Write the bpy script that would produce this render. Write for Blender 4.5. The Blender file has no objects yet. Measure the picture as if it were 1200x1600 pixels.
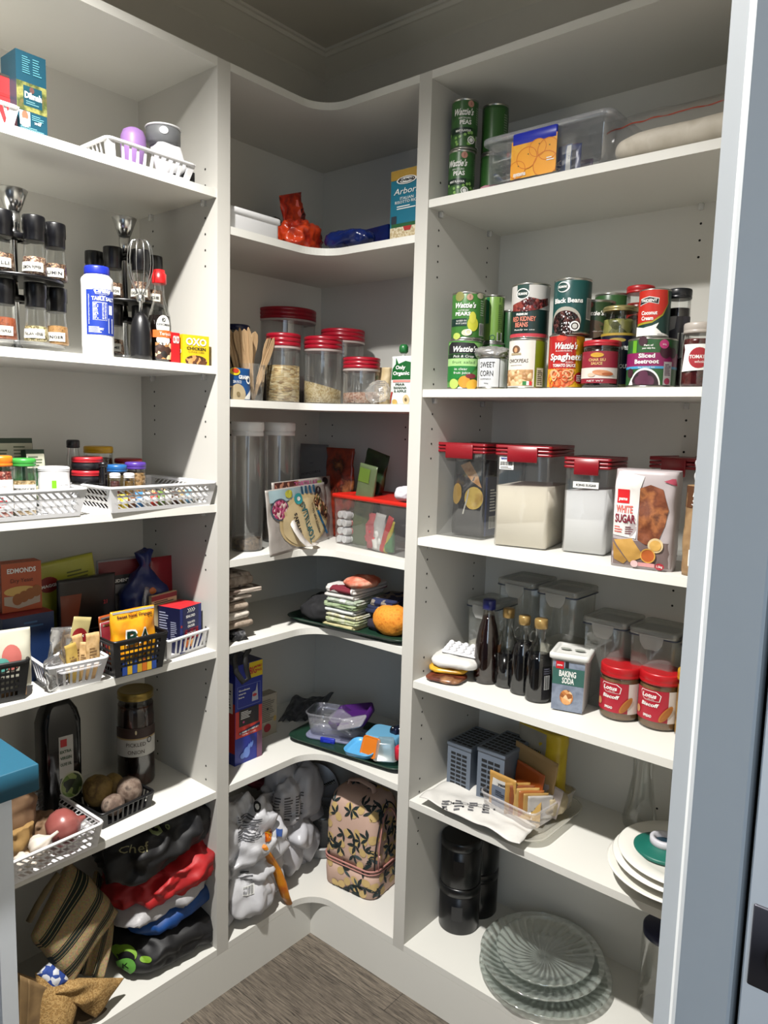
import bpy, bmesh, math, random
from mathutils import Matrix, Vector, noise
from math import sin, cos, pi, radians as R

# ------------------------------------------------------------------ camera
CAM = Vector((1.5639, -1.5584, 1.3232)); YAW, PIT, ROL, FOC = .6974, -.119, .0275, 1159.33
_F = Vector((-sin(YAW)*cos(PIT), cos(YAW)*cos(PIT), sin(PIT))); _R0 = Vector((cos(YAW), sin(YAW), 0)); _U0 = _R0.cross(_F)
_R = _R0*cos(ROL)+_U0*sin(ROL); _U = _U0*cos(ROL)-_R0*sin(ROL)
S = bpy.context.scene; C = S.collection
cd = bpy.data.cameras.new('camera'); cam = bpy.data.objects.new('camera', cd); C.objects.link(cam)
cam.matrix_world = Matrix((( _R.x, _U.x, -_F.x, CAM.x), (_R.y, _U.y, -_F.y, CAM.y), (_R.z, _U.z, -_F.z, CAM.z), (0, 0, 0, 1)))
cd.sensor_fit = 'HORIZONTAL'; cd.sensor_width = 36; cd.lens = FOC/1200*36; cd.clip_start = .02
S.camera = cam
# ------------------------------------------------------------------ light
S.view_settings.view_transform = 'Standard'; S.view_settings.look = 'None'; S.view_settings.gamma = 1
S.view_settings.use_curve_mapping = False; S.view_settings.exposure = 0.0
S.cycles.max_bounces = 14; S.cycles.transparent_max_bounces = 24; S.cycles.diffuse_bounces = 6
w = bpy.data.worlds.new('daylight'); S.world = w; w.use_nodes = True
bg = w.node_tree.nodes['Background']; bg.inputs[0].default_value = (.62, .76, 1, 1); bg.inputs[1].default_value = .065
ld = bpy.data.lights.new('downlight_beam', 'SPOT'); ld.energy = 300; ld.color = (1, .972, .925)
ld.spot_size = R(148); ld.spot_blend = 1; ld.shadow_soft_size = .028
lo = bpy.data.objects.new('downlight_beam', ld); lo.location = (.745, -1.22, 2.288); C.objects.link(lo)

wd = bpy.data.lights.new('window_daylight', 'AREA'); wd.shape = 'RECTANGLE'; wd.size = .9; wd.size_y = 1.3; wd.energy = 2.8; wd.spread = R(70); wd.color = (.66, .82, 1)
wo = bpy.data.objects.new('window_daylight', wd); wo.location = (2.3, -2.5, 1.5); C.objects.link(wo)
wo.rotation_euler = (Vector((1.75, -1.0, 1.2))-wo.location).to_track_quat('-Z', 'Y').to_euler()

def at(px, py, ax, val):                       # the point of a pixel's sight line on a plane of the place
    d = _F+_R*((px-600)/FOC)-_U*((py-800)/FOC)
    return CAM+d*((val-CAM[ax])/d[ax])
# ------------------------------------------------------------------ materials
MT = {}
ALB = 1.0
def hexc(h):
    v = [int(h[i:i+2], 16)/255 for i in (0, 2, 4)]
    return tuple((c/12.92 if c <= .04045 else ((c+.055)/1.055)**2.4) for c in v)+(1,)
def mat(col, rough=.5, metal=0, noise_amt=.06, scale=60, bump=0, name=None, spec=.5):
    key = (col, rough, metal, noise_amt, scale, bump, spec, ALB)
    if key in MT: return MT[key]
    m = bpy.data.materials.new(name or 'm_'+col); m.use_nodes = True; nt = m.node_tree; b = nt.nodes['Principled BSDF']
    c = tuple(x*ALB for x in hexc(col)[:3])+(1,)
    b.inputs['Roughness'].default_value = rough; b.inputs['Metallic'].default_value = metal
    b.inputs['Specular IOR Level'].default_value = spec
    tc = nt.nodes.new('ShaderNodeTexCoord'); n = nt.nodes.new('ShaderNodeTexNoise'); n.inputs['Scale'].default_value = scale
    n.inputs['Detail'].default_value = 4
    nt.links.new(tc.outputs['Object'], n.inputs['Vector'])
    r = nt.nodes.new('ShaderNodeValToRGB')
    r.color_ramp.elements[0].color = tuple(max(0, x*(1-noise_amt)) for x in c[:3])+(1,)
    r.color_ramp.elements[1].color = tuple(min(1, x*(1+noise_amt)) for x in c[:3])+(1,)
    nt.links.new(n.outputs['Fac'], r.inputs['Fac']); nt.links.new(r.outputs['Color'], b.inputs['Base Color'])
    if bump:
        bp = nt.nodes.new('ShaderNodeBump'); bp.inputs['Strength'].default_value = bump; bp.inputs['Distance'].default_value = .004
        nt.links.new(n.outputs['Fac'], bp.inputs['Height']); nt.links.new(bp.outputs['Normal'], b.inputs['Normal'])
    MT[key] = m; return m
def spk(cols, scale=200, rough=.6, kind='V', bump=0.4, stretch=None, pos=None):
    """speckled stuff: grains, beans, prints"""
    key = (tuple(cols), scale, rough, kind, bump, stretch)
    if key in MT: return MT[key]
    m = bpy.data.materials.new('s_'+cols[0]); m.use_nodes = True; nt = m.node_tree; b = nt.nodes['Principled BSDF']
    tc = nt.nodes.new('ShaderNodeTexCoord'); src = tc.outputs['Object']
    if stretch:
        mp = nt.nodes.new('ShaderNodeMapping'); mp.inputs['Scale'].default_value = stretch; nt.links.new(src, mp.inputs[0]); src = mp.outputs[0]
    r = nt.nodes.new('ShaderNodeValToRGB'); r.color_ramp.interpolation = 'CONSTANT' if kind in 'VW' else 'LINEAR'
    if kind == 'V':
        n = nt.nodes.new('ShaderNodeTexVoronoi'); out = n.outputs['Color']
        sx = nt.nodes.new('ShaderNodeSeparateColor'); nt.links.new(out, sx.inputs[0]); out = sx.outputs[0]; hgt = n.outputs['Distance']
    elif kind == 'W':
        n = nt.nodes.new('ShaderNodeTexWave'); out = n.outputs['Fac']; hgt = out
        n.inputs['Distortion'].default_value = 0
    else:
        n = nt.nodes.new('ShaderNodeTexNoise'); n.inputs['Detail'].default_value = 5; out = n.outputs['Fac']; hgt = out
    n.inputs['Scale'].default_value = scale; nt.links.new(src, n.inputs['Vector'])
    e = r.color_ramp.elements; k = len(cols)
    lo_, hi_ = (0, 1) if kind in 'VW' else (.32, .68)
    ps = [(lo_+(hi_-lo_)*i/(k if kind in 'VW' else max(1, k-1))) for i in range(k)]
    _h = lambda q: tuple(x*ALB for x in hexc(q)[:3])+(1,)
    e[0].position = ps[0]; e[0].color = _h(cols[0]); e[1].position = ps[-1] if k > 1 else 1; e[1].color = _h(cols[-1])
    for i in range(1, k-1): x = e.new(ps[i]); x.color = _h(cols[i])
    nt.links.new(out, r.inputs['Fac']); nt.links.new(r.outputs['Color'], b.inputs['Base Color']); b.inputs['Roughness'].default_value = rough
    if bump:
        bp = nt.nodes.new('ShaderNodeBump'); bp.inputs['Strength'].default_value = bump; bp.inputs['Distance'].default_value = .003
        if kind == 'V': bp.invert = True
        nt.links.new(hgt, bp.inputs['Height']); nt.links.new(bp.outputs['Normal'], b.inputs['Normal'])
    MT[key] = m; return m
def clear(tint='f4f6f4', gloss=.9, rough=.05, milk=0.0, base=.04):
    """thin clear plastic or glass wall: see-through with a fresnel sheen, optionally milky"""
    key = ('clear', tint, gloss, rough, milk, base)
    if key in MT: return MT[key]
    m = bpy.data.materials.new('clear_'+tint); m.use_nodes = True; nt = m.node_tree; nt.nodes.clear()
    o = nt.nodes.new('ShaderNodeOutputMaterial'); t = nt.nodes.new('ShaderNodeBsdfTransparent'); t.inputs[0].default_value = tuple(x**.22 for x in hexc(tint)[:3])+(1,)
    g = nt.nodes.new('ShaderNodeBsdfGlossy'); g.inputs['Roughness'].default_value = rough; g.inputs[0].default_value = (gloss,)*3+(1,)
    d = nt.nodes.new('ShaderNodeBsdfDiffuse'); d.inputs[0].default_value = hexc(tint)
    mx = nt.nodes.new('ShaderNodeMixShader'); mx.inputs[0].default_value = milk
    nt.links.new(t.outputs[0], mx.inputs[1]); nt.links.new(d.outputs[0], mx.inputs[2])
    lw = nt.nodes.new('ShaderNodeLayerWeight'); lw.inputs[0].default_value = .25
    mr = nt.nodes.new('ShaderNodeMapRange'); mr.inputs[3].default_value = base; mr.inputs[4].default_value = .55
    nt.links.new(lw.outputs['Fresnel'], mr.inputs[0])
    m2 = nt.nodes.new('ShaderNodeMixShader'); nt.links.new(mr.outputs[0], m2.inputs[0])
    nt.links.new(mx.outputs[0], m2.inputs[1]); nt.links.new(g.outputs[0], m2.inputs[2]); nt.links.new(m2.outputs[0], o.inputs[0])
    MT[key] = m; return m
W_ = 'f4f4f0'
WHITE = mat('cecdc7', .42, noise_amt=.015, scale=9, spec=.35, name='white_melamine')
EDGE = mat('b8b6b0', .6, noise_amt=.01, spec=.2, name='white_edging')
HOLE = mat('15130f', .9, name='hole_gap_dark')
WALL = mat('c2beb4', .85, noise_amt=.02, scale=30, bump=.03, name='wall_paint')
STEEL = mat('c9cac9', .22, 1, .03, name='steel')
BLACK = mat('0c0c0f', .35, name='black_plastic'); PW = mat('d4d4d6', .4, noise_amt=.02, name='white_plastic')
INK = mat('16161a', .5, name='black_ink'); WINK = mat('d8d8d4', .5, name='white_ink')
GLASS = clear('eef2ef', base=.05); CLEAR = clear('eef0f2', milk=.05); MILKY = clear('e6e6ea', milk=.22, rough=.25)
BAGC = clear('f0efec', milk=.10, rough=.12, base=.10)
# ------------------------------------------------------------------ mesh builder
_tc = {}
def text_tris(s, bold=False):
    k = (s, bold)
    if k in _tc: return _tc[k]
    cu = bpy.data.curves.new('t', 'FONT'); cu.body = s; cu.size = 1; cu.resolution_u = 2
    if bold: cu.offset = .028
    ob = bpy.data.objects.new('t', cu); C.objects.link(ob)
    me = bpy.data.meshes.new_from_object(ob.evaluated_get(bpy.context.evaluated_depsgraph_get()))
    vs = [(v.co.x, v.co.y) for v in me.vertices]; fs = [tuple(p.vertices) for p in me.polygons]
    bpy.data.objects.remove(ob); bpy.data.curves.remove(cu); bpy.data.meshes.remove(me)
    if vs:
        x0 = min(v[0] for v in vs); x1 = max(v[0] for v in vs)
    else: x0, x1 = 0, 1
    _tc[k] = (vs, fs, x0, max(x1, x0+1e-3)); return _tc[k]
def flat(y0=0, x0=0, z0=0, rot=0, lean=0):
    c, s = cos(rot), sin(rot)
    return lambda u, v, o: (x0+u*c-v*s, y0-o+lean*v, z0+u*s+v*c)
def side(x0, sgn=1):                                   # a face looking to +x (sgn=1) or -x
    return lambda u, v, o: (x0+sgn*o, sgn*u, v)
def topf(z0, x0=0, y0=0, rot=0):
    c, s = cos(rot), sin(rot)
    return lambda u, v, o: (x0+u*c-v*s, y0+u*s+v*c, z0+o)
def cyl(r, cx=0, cy=0, ph=0):                          # r may be a function of height
    rf = r if callable(r) else (lambda v: r)
    return lambda u, v, o: (cx+(rf(v)+o)*sin(u/rf(v)+ph), cy-(rf(v)+o)*cos(u/rf(v)+ph), v)
class G:
    def __init__(s): s.bm = bmesh.new(); s.ms = []
    def mi(s, m):
        if m not in s.ms: s.ms.append(m)
        return s.ms.index(m)
    def face(s, vs, m, sm=False):
        try: f = s.bm.faces.new(vs)
        except ValueError: return None
        f.material_index = s.mi(m); f.smooth = sm; return f
    def quad(s, pts, m, sm=False): return s.face([s.bm.verts.new(p) for p in pts], m, sm)
    def hexa(s, p, m):                                 # 8 points: bottom 4, top 4
        v = [s.bm.verts.new(x) for x in p]
        for f in ((3, 2, 1, 0), (4, 5, 6, 7), (0, 1, 5, 4), (1, 2, 6, 5), (2, 3, 7, 6), (3, 0, 4, 7)): s.face([v[i] for i in f], m)
    def box(s, x0, x1, y0, y1, z0, z1, m, bev=0):
        if bev:
            s.rr([(z0, x1-x0-2*bev, y1-y0-2*bev, bev), (z0+bev, x1-x0, y1-y0, bev*1.5), (z1-bev, x1-x0, y1-y0, bev*1.5), (z1, x1-x0-2*bev, y1-y0-2*bev, bev)], m, cx=(x0+x1)/2, cy=(y0+y1)/2, n=3)
        else:
            s.hexa([(x0, y0, z0), (x1, y0, z0), (x1, y1, z0), (x0, y1, z0), (x0, y0, z1), (x1, y0, z1), (x1, y1, z1), (x0, y1, z1)], m)
    def loft(s, rings, m, c0=True, c1=True, close=True, sm=True):
        vr = [[s.bm.verts.new(p) for p in r] for r in rings]; n = len(vr[0])
        ms = m if isinstance(m, list) else [m]*(len(vr)-1)
        for i in range(len(vr)-1):
            if ms[i] is None: continue
            for j in range(n if close else n-1):
                k = (j+1) % n; s.face([vr[i][j], vr[i][k], vr[i+1][k], vr[i+1][j]], ms[i], sm)
        if c0: s.face(list(reversed(vr[0])), ms[0])
        if c1: s.face(vr[-1], ms[-1])
        return vr
    def lathe(s, prof, m, n=32, cx=0, cy=0, c0=True, c1=True, sx=1, sy=1):
        return s.loft([[(cx+r*sx*cos(2*pi*j/n), cy+r*sy*sin(2*pi*j/n), z) for j in range(n)] for r, z in prof], m, c0, c1)
    def rr(s, secs, m, cx=0, cy=0, n=5, c0=True, c1=True, f=None, sm=True):
        rings = []
        for sec in secs:
            z, w_, d_, r = sec[:4]; ox, oy = (sec[4], sec[5]) if len(sec) > 4 else (0, 0)
            r = max(1e-4, min(r, w_/2-1e-5, d_/2-1e-5)); ring = []
            for qx, qy, a0 in ((1, -1, -90), (1, 1, 0), (-1, 1, 90), (-1, -1, 180)):
                for i in range(n+1):
                    a = R(a0+90*i/n); p = (cx+ox+qx*(w_/2-r)+r*cos(a), cy+oy+qy*(d_/2-r)+r*sin(a), z)
                    ring.append(f(p) if f else p)
            rings.append(ring)
        return s.loft(rings, m, c0, c1, sm=sm)
    def tube(s, pts, r, m, n=8, closed=False, sx=1):
        pts = [Vector(p) for p in pts]; rings = []; N = len(pts); up = None
        for i, p in enumerate(pts):
            a = pts[(i-1) % N] if (i or closed) else p; b = pts[(i+1) % N] if (i < N-1 or closed) else p
            t = (b-a).normalized()
            if up is None: up = Vector((0, 0, 1)) if abs(t.z) < .9 else Vector((1, 0, 0))
            e1 = t.cross(up).normalized(); e2 = e1.cross(t).normalized(); up = e2
            rr_ = r(i/max(1, N-1)) if callable(r) else r
            rings.append([p+e1*(rr_*sx*cos(2*pi*j/n))+e2*(rr_*sin(2*pi*j/n)) for j in range(n)])
        if closed: rings.append(rings[0])
        s.loft(rings, m, not closed, not closed)
    # --- marks laid on a surface (map gives the point for u, v and a lift)
    def rect(s, mp, u0, u1, v0, v1, m, o=.0004, nu=None, nv=None):
        nu = nu or max(1, int((u1-u0)/.006)); nv = nv or max(1, int((v1-v0)/.010)); g = [[s.bm.verts.new(mp(u0+(u1-u0)*i/nu, v0+(v1-v0)*j/nv, o)) for i in range(nu+1)] for j in range(nv+1)]
        for j in range(nv):
            for i in range(nu): s.face([g[j][i], g[j][i+1], g[j+1][i+1], g[j+1][i]], m, True)
    def ell(s, mp, u, v, a, b, m, o=.0006, n=20, rot=0, ring=0):
        c, sn = cos(rot), sin(rot)
        P = lambda k, t: mp(u+t*(a*cos(k)*c-b*sin(k)*sn), v+t*(a*cos(k)*sn+b*sin(k)*c), o)
        out = [s.bm.verts.new(P(2*pi*i/n, 1)) for i in range(n)]
        if ring:
            inn = [s.bm.verts.new(P(2*pi*i/n, ring)) for i in range(n)]
            for i in range(n): s.face([out[i], out[(i+1) % n], inn[(i+1) % n], inn[i]], m)
        else:
            c0 = s.bm.verts.new(mp(u, v, o)); mid = [s.bm.verts.new(P(2*pi*i/n, .5)) for i in range(n)]
            for i in range(n):
                s.face([out[i], out[(i+1) % n], mid[(i+1) % n], mid[i]], m, True); s.face([mid[i], mid[(i+1) % n], c0], m, True)
    def fill(s, mp, tris, m, o, lim):
        mx_ = s.mi(m); cache = {}
        def vt(p):
            k = (round(p[0], 6), round(p[1], 6))
            if k not in cache: cache[k] = s.bm.verts.new(mp(p[0], p[1], o))
            return cache[k]
        st = [(t, 0) for t in tris]
        while st:
            (a, b, c), dp_ = st.pop(); L = [(a[0]-b[0])**2+(a[1]-b[1])**2, (b[0]-c[0])**2+(b[1]-c[1])**2, (c[0]-a[0])**2+(c[1]-a[1])**2]; k = L.index(max(L))
            if L[k] > lim*lim and dp_ < 12:
                p, q, r_ = ((a, b, c), (b, c, a), (c, a, b))[k]; m_ = ((p[0]+q[0])/2, (p[1]+q[1])/2); st += [((p, m_, r_), dp_+1), ((m_, q, r_), dp_+1)]
            else:
                f = s.face([vt(a), vt(b), vt(c)], m, True)
    def poly(s, mp, pts, m, o=.0006, lim=.006):
        from mathutils.geometry import tessellate_polygon
        s.fill(mp, [tuple(tuple(pts[i]) for i in t) for t in tessellate_polygon([[Vector((u, v, 0)) for u, v in pts]])], m, o, lim)
    def text(s, mp, t, u, v, h, m, wid=None, o=.001, bold=False, al='c', rot=0, slant=0):
        vs, fs, x0, x1 = text_tris(t, bold); k = h/.72; kx = (wid/(x1-x0)) if wid else k
        off = {'c': (x0+x1)/2, 'l': x0, 'r': x1}[al]; c, sn = cos(rot), sin(rot); V = []; Q = []
        for x, y in vs:
            a = (x-off)*kx+slant*y*k; b = y*k; Q.append((u+a*c-b*sn, v+a*sn+b*c))
        if h > .009: s.fill(mp, [(Q[f[0]], Q[f[i]], Q[f[i+1]]) for f in fs for i in range(1, len(f)-1)], m, o, .006); return
        V = [s.bm.verts.new(mp(a, b, o)) for a, b in Q]
        for f in fs: s.face([V[i] for i in f], m)
    def lines(s, mp, u0, u1, v0, v1, n, m, o=.0008, seed=1, th=.45):      # rows of small print
        rd = random.Random(seed)
        for i in range(n):
            v = v1-(v1-v0)*(i+.5)/n; h = (v1-v0)/n*th/2; e = u0+(u1-u0)*rd.uniform(.6, 1)
            s.rect(mp, u0, e, v-h, v+h, m, o)
    def bars(s, mp, u0, u1, v0, v1, m=None, bgm=None, n=12, o=.0008, seed=3):   # a barcode
        s.rect(mp, u0-.001, u1+.001, v0-.001, v1+.001, bgm or WINK, o-.0003)
        rd = random.Random(seed); w_ = (u1-u0)/n
        for i in range(n): s.rect(mp, u0+w_*i, u0+w_*(i+rd.uniform(.3, .65)), v0, v1, m or INK, o, nu=1)
    def build(s, name, parent=None, label=None, loc=None, sub=0, solid=0):
        me = bpy.data.meshes.new(name); bmesh.ops.remove_doubles(s.bm, verts=[v for v in s.bm.verts], dist=1e-6)
        s.bm.to_mesh(me); s.bm.free()
        for m in s.ms: me.materials.append(m)
        o = bpy.data.objects.new(name, me); C.objects.link(o)
        if parent is not None: o.parent = parent
        if loc is not None: o.location = loc
        if label: o['label'] = label
        if sub: md = o.modifiers.new('sub', 'SUBSURF'); md.levels = md.render_levels = sub
        if solid: md = o.modifiers.new('sol', 'SOLIDIFY'); md.thickness = solid
        return o
def thing(name, label, cat, loc=(0, 0, 0), rz=0, group=None):
    o = bpy.data.objects.new(name, None); C.objects.link(o); o.empty_display_size = .02
    o.location = loc; o.rotation_euler = (0, 0, rz); o['label'] = label; o['category'] = cat
    if group: o['group'] = group
    return o
def tag(o, label, cat, loc=None, rz=None, group=None, kind=None):
    o['label'] = label; o['category'] = cat
    if loc is not None: o.location = loc
    if rz is not None: o.rotation_euler = (0, 0, rz)
    if group: o['group'] = group
    if kind: o['kind'] = kind
    return o
def struct(g, name): o = g.build(name); o['kind'] = 'structure'; return o
# ------------------------------------------------------------------ sizes of the place
D, W, V, T = .2904, .5569, .5651, 2.0334; TH = .016
ZL = [1.7825, 1.431, 1.1424, .823, .4997, .1208]; ZC = [1.7181, 1.3652, 1.018, .8239, .5009, .1208]; ZR = [1.7832, 1.3966, 1.0782, .7559, .4755, .1208]
XE, YE = 1.40, -2.0
FL = 0.0; CE = 2.305
# floor of grey oak boards
m = bpy.data.materials.new('grey_oak_planks'); m.use_nodes = True; nt = m.node_tree; b = nt.nodes['Principled BSDF']
tc = nt.nodes.new('ShaderNodeTexCoord'); mp = nt.nodes.new('ShaderNodeMapping'); mp.inputs['Rotation'].default_value = (0, 0, 0)
nt.links.new(tc.outputs['Object'], mp.inputs[0])
br = nt.nodes.new('ShaderNodeTexBrick'); br.inputs['Scale'].default_value = 1; br.inputs['Brick Width'].default_value = 1.2; br.inputs['Row Height'].default_value = .18
br.inputs['Mortar Size'].default_value = .0012; br.inputs['Color1'].default_value = (.30, .30, .30, 1); br.inputs['Color2'].default_value = (.62, .62, .62, 1); br.inputs['Mortar'].default_value = (.02, .02, .02, 1)
br.inputs['Bias'].default_value = 0; nt.links.new(mp.outputs[0], br.inputs['Vector'])
m2 = nt.nodes.new('ShaderNodeMapping'); m2.inputs['Scale'].default_value = (5, 90, 5); nt.links.new(tc.outputs['Object'], m2.inputs[0])
n1 = nt.nodes.new('ShaderNodeTexNoise'); n1.inputs['Scale'].default_value = 3; n1.inputs['Detail'].default_value = 8; n1.inputs['Roughness'].default_value = .75; n1.inputs['Distortion'].default_value = .6
nt.links.new(m2.outputs[0], n1.inputs['Vector'])
rp = nt.nodes.new('ShaderNodeValToRGB'); rp.color_ramp.elements[0].position = .36; rp.color_ramp.elements[0].color = hexc('332d27'); rp.color_ramp.elements[1].position = .64; rp.color_ramp.elements[1].color = hexc('948879')
nt.links.new(n1.outputs['Fac'], rp.inputs[0])
mx = nt.nodes.new('ShaderNodeMix'); mx.data_type = 'RGBA'; mx.blend_type = 'MULTIPLY'; mx.inputs[0].default_value = .75
nt.links.new(rp.outputs[0], mx.inputs[6]); nt.links.new(br.outputs[0], mx.inputs[7]); nt.links.new(mx.outputs[2], b.inputs['Base Color'])
b.inputs['Roughness'].default_value = .6
FLOORM = m
g = G(); g.box(-.1, 3.6, -3.4, .1, -.05, FL, FLOORM); struct(g, 'floor')
g = G(); g.box(-.1, 3.6, -3.4, .1, CE, CE+.05, WALL); struct(g, 'ceiling')
g = G(); g.box(-.1, 0, -3.4, .1, FL, CE, WALL); struct(g, 'wall_left')
g = G(); g.box(0, XE+.064, 0, .1, FL, CE, WALL); struct(g, 'wall_back')
g = G(); g.box(XE+.064, XE+.16, -1.17, .1, FL, CE, WALL); struct(g, 'wall_right')
# cornice along both walls
g = G(); pr = [(0, 2.262), (.006, 2.266), (.055, 2.290), (.060, 2.2905), (.066, 2.297), (.072, 2.298), (.072, CE)]
g.loft([[(a, y, z) for a, z in pr] for y in (-3.3,)]+[[(a, -a, z) for a, z in pr]]+[[(1.46, -a, z) for a, z in pr]], mat('cfcbc0', .8, noise_amt=.01), False, False, close=False, sm=False)
struct(g, 'trim_1')
# door architrave and door beside the camera
JM = mat('d0d2d2', .55, noise_amt=.02, name='frame_paint')
g = G(); y0 = -1.2
prof = [(1.4512, y0+.014), (1.4514, y0+.0034), (1.4595, y0+.0018), (1.4611, y0+.0004), (1.4630, y0-.0003), (1.4860, y0-.0003), (1.4873, y0+.0006), (1.4873, y0+.014)]
g.loft([[(x, y, z) for x, y in prof] for z in (FL, 2.12)], JM, True, True, sm=False); struct(g, 'trim_2')
g = G(); g.box(1.4873, 1.4908, y0+.012, y0+.026, FL, 2.12, HOLE); struct(g, 'gap_shade_strip')  # near-black strip painted for the shade in the gap between frame and door
g = G(); g.box(1.4908, 2.05, y0, y0+.022, .005, 2.10, mat('c2c8ce', .5, noise_amt=.02, name='door_paint'), .0006)
door = struct(g, 'door_1')
g = G(); g.box(1.4937, 1.529, y0-.002, y0, 1.068, 1.108, mat('3e3e46', .4, .6), .0006)
hd = g.build('door_handle', door, 'dark square plate with black round pull')
g = G(); g.lathe([(.0125, 0), (.0125, .003), (.008, .0035)], BLACK, 24); o = g.build('pull', hd, None, (1.514, y0-.002, 1.086)); o.rotation_euler = (pi/2, 0, 0)
# ------------------------------------------------------------------ shelving
def holes(g, mp, us, v0, v1, zs=(), dn=.15, upw=.05, step=.032):
    v = v0
    while v < v1:
        if not any(zz-dn < v < zz+upw and not zz-.022 < v < zz+.006 for zz in zs): v += step; continue
        for u in us: g.ell(mp, u, v, .0025, .0025, HOLE, .0003, 8)
        v += step
SH = thing('shelving_unit', 'tall white left-hand shelving unit along the left wall', 'shelves')
SC = thing('shelving_unit', 'white corner shelving unit with curved L-shaped shelves', 'shelves')
SR = thing('shelving_unit', 'tall white right-hand shelving unit against the back wall, stacked with cans', 'shelves')
yL0, yL1 = YE, -W-.032+TH          # left unit
g = G(); g.box(0, D, yL1-TH, yL1, ZL[5]-TH, T, EDGE); holes(g, lambda u, v, o: (u, yL1-TH-o, v), (.06, D-.04), 1.3801-.032*36, T-.05, ZL[:5]); g.build('side_panel', SH)
g = G(); g.box(0, D, yL0, yL0+TH, ZL[5]-TH, T, EDGE); g.build('side_panel', SH)
g = G(); g.box(.0005, .006, yL0, yL1, ZL[5], T, WHITE); holes(g, lambda u, v, o: (.006+o, u, v), (-1.25,), 1.3801-.032*36, T-.05, ZL[:5]); g.build('back_panel', SH)
for i, z in enumerate([T]+ZL):
    g = G(); dd = D if i in (0, 6) else D-.003
    g.box(.006, dd, yL0+TH, yL1-TH, z-TH, z, WHITE); g.build('top_panel' if i == 0 else 'shelf', SH)
    if 0 < i < 6:
        for xx in (.06, D-.04):
            g = G(); g.lathe([(.0035, -.006), (.0045, 0)], clear('f2f2f2', milk=.3), 10, xx, yL1-TH-.005); g.box(xx-.004, xx+.004, yL1-TH-.009, yL1-TH, -.012, 0, clear('f2f2f2', milk=.3)); g.build('shelf_support', SH, None, (0, 0, z-TH))
g = G(); g.box(D-.016, D, yL0, -D, FL, ZL[5]-TH-.0005, WHITE); struct(g, 'baseboard_left')
# right unit
xR0, xR1 = V+TH, XE
g = G(); g.box(xR0, xR0+TH, -D, 0, ZR[5]-TH, T, EDGE); holes(g, lambda u, v, o: (xR0+TH+o, u, v), (-.06, -D+.04), 1.7296-.032*48, T-.05, ZR[:5]); g.build('side_panel', SR)
g = G(); g.box(xR1-TH, xR1, -D, 0, ZR[5]-TH, T, EDGE); g.build('side_panel', SR)
g = G(); g.box(xR0, xR1, -.006, -.0005, ZR[5], T, WHITE); holes(g, lambda u, v, o: (u, -.006-o, v), (1.055,), 1.7296-.032*48, T-.05, ZR[:5], .12); g.build('back_panel', SR)
for i, z in enumerate([T]+ZR):
    g = G(); dd = D if i in (0, 6) else D-.003
    g.box(xR0+TH, xR1-TH, -dd, -.006, z-TH, z, WHITE); g.build('top_panel' if i == 0 else 'shelf', SR)
    if 0 < i < 6:
        for px_, py_ in ((xR0+TH+.005, -D+.04), (xR0+TH+.005, -.06), (1.055, -.011)):
            g = G(); g.box(px_-.005, px_+.005, py_-.004, py_+.004, -.013, 0, clear('f2f2f2', milk=.3), .001); g.build('shelf_support', SR, None, (0, 0, z-TH))
g = G(); g.box(D-.016, xR1, -D, -D+.016, FL, ZR[5]-TH-.0005, WHITE); struct(g, 'baseboard_back')
# corner unit
g = G(); g.box(0, D, -W-TH, -W, ZC[5]-TH, T, EDGE); holes(g, lambda u, v, o: (u, -W+o, v), (.06, D-.04), .29, T-.05, ZC[:5], .08, 0); g.build('side_panel', SC)
g = G(); g.box(V, V+TH, -D, 0, ZC[5]-TH, T, EDGE); g.build('side_panel', SC)
g = G(); g.box(.0005, .006, -W, 0, ZC[5], T, WHITE); g.box(.006, V, -.006, -.0005, ZC[5], T, WHITE)
holes(g, lambda u, v, o: (u, -.006-o, v), (.06, .33), .29, T-.05, ZC[1:5], .085, 0); holes(g, lambda u, v, o: (.006+o, u, v), (-.06, -.33), .29, T-.05, ZC[1:5], .085, 0); g.build('back_panel', SC)
r = .072
for i, z in enumerate([T]+ZC):
    dd = D-(0 if i in (0, 6) else .002)
    out = [(.006, -.006), (.006, -W), (dd, -W)]+[(dd+r-r*cos(a), -dd-r+r*sin(a)) for a in [pi/2*k/14 for k in range(15)]]+[(V, -dd), (V, -.006)]
    g = G(); g.loft([[(x, y, zz) for x, y in out] for zz in (z-TH, z)], WHITE, sm=False); g.build('top_panel' if i == 0 else 'shelf', SC)
# recessed downlight fitting in the ceiling
dl = thing('downlight', 'round white recessed downlight in the pantry ceiling', 'light', (.745, -1.22, CE))
g = G(); g.lathe([(.048, 0), (.048, -.004), (.040, -.005), (.036, -.001)], PW, 32, c0=False, c1=False); g.build('rim', dl)
# bench: teal-topped open cabinet beside the left unit
TEAL = mat('08485e', .55, noise_amt=.12, scale=220, name='teal_top'); BW = mat('dfe6ee', .5, noise_amt=.02, name='bench_white')
px0, py0, pz0 = .593, -1.117, .85
t = thing('open_cabinet', 'white open-fronted cabinet with a thick teal top, in front of the left shelves', 'cabinet')
g = G(); g.box(.305, px0, py0-.75, py0, pz0-.038, pz0, TEAL, .0012); g.build('worktop', t)
xs_ = px0-.018
g = G(); g.box(.31, xs_, py0-.052, py0-.030, FL, pz0-.038, BW); g.build('side_panel', t)
g = G(); g.box(.31, xs_, py0-.75, py0-.732, FL, pz0-.038, BW); g.build('side_panel', t)
g = G(); g.box(.31, .318, py0-.732, py0-.052, FL, pz0-.038, BW); g.build('back_panel', t)
for zz in (.63, .12):
    g = G(); g.box(.318, xs_-.012, py0-.732, py0-.052, zz-.018, zz, BW); g.build('shelf', t)
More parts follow.
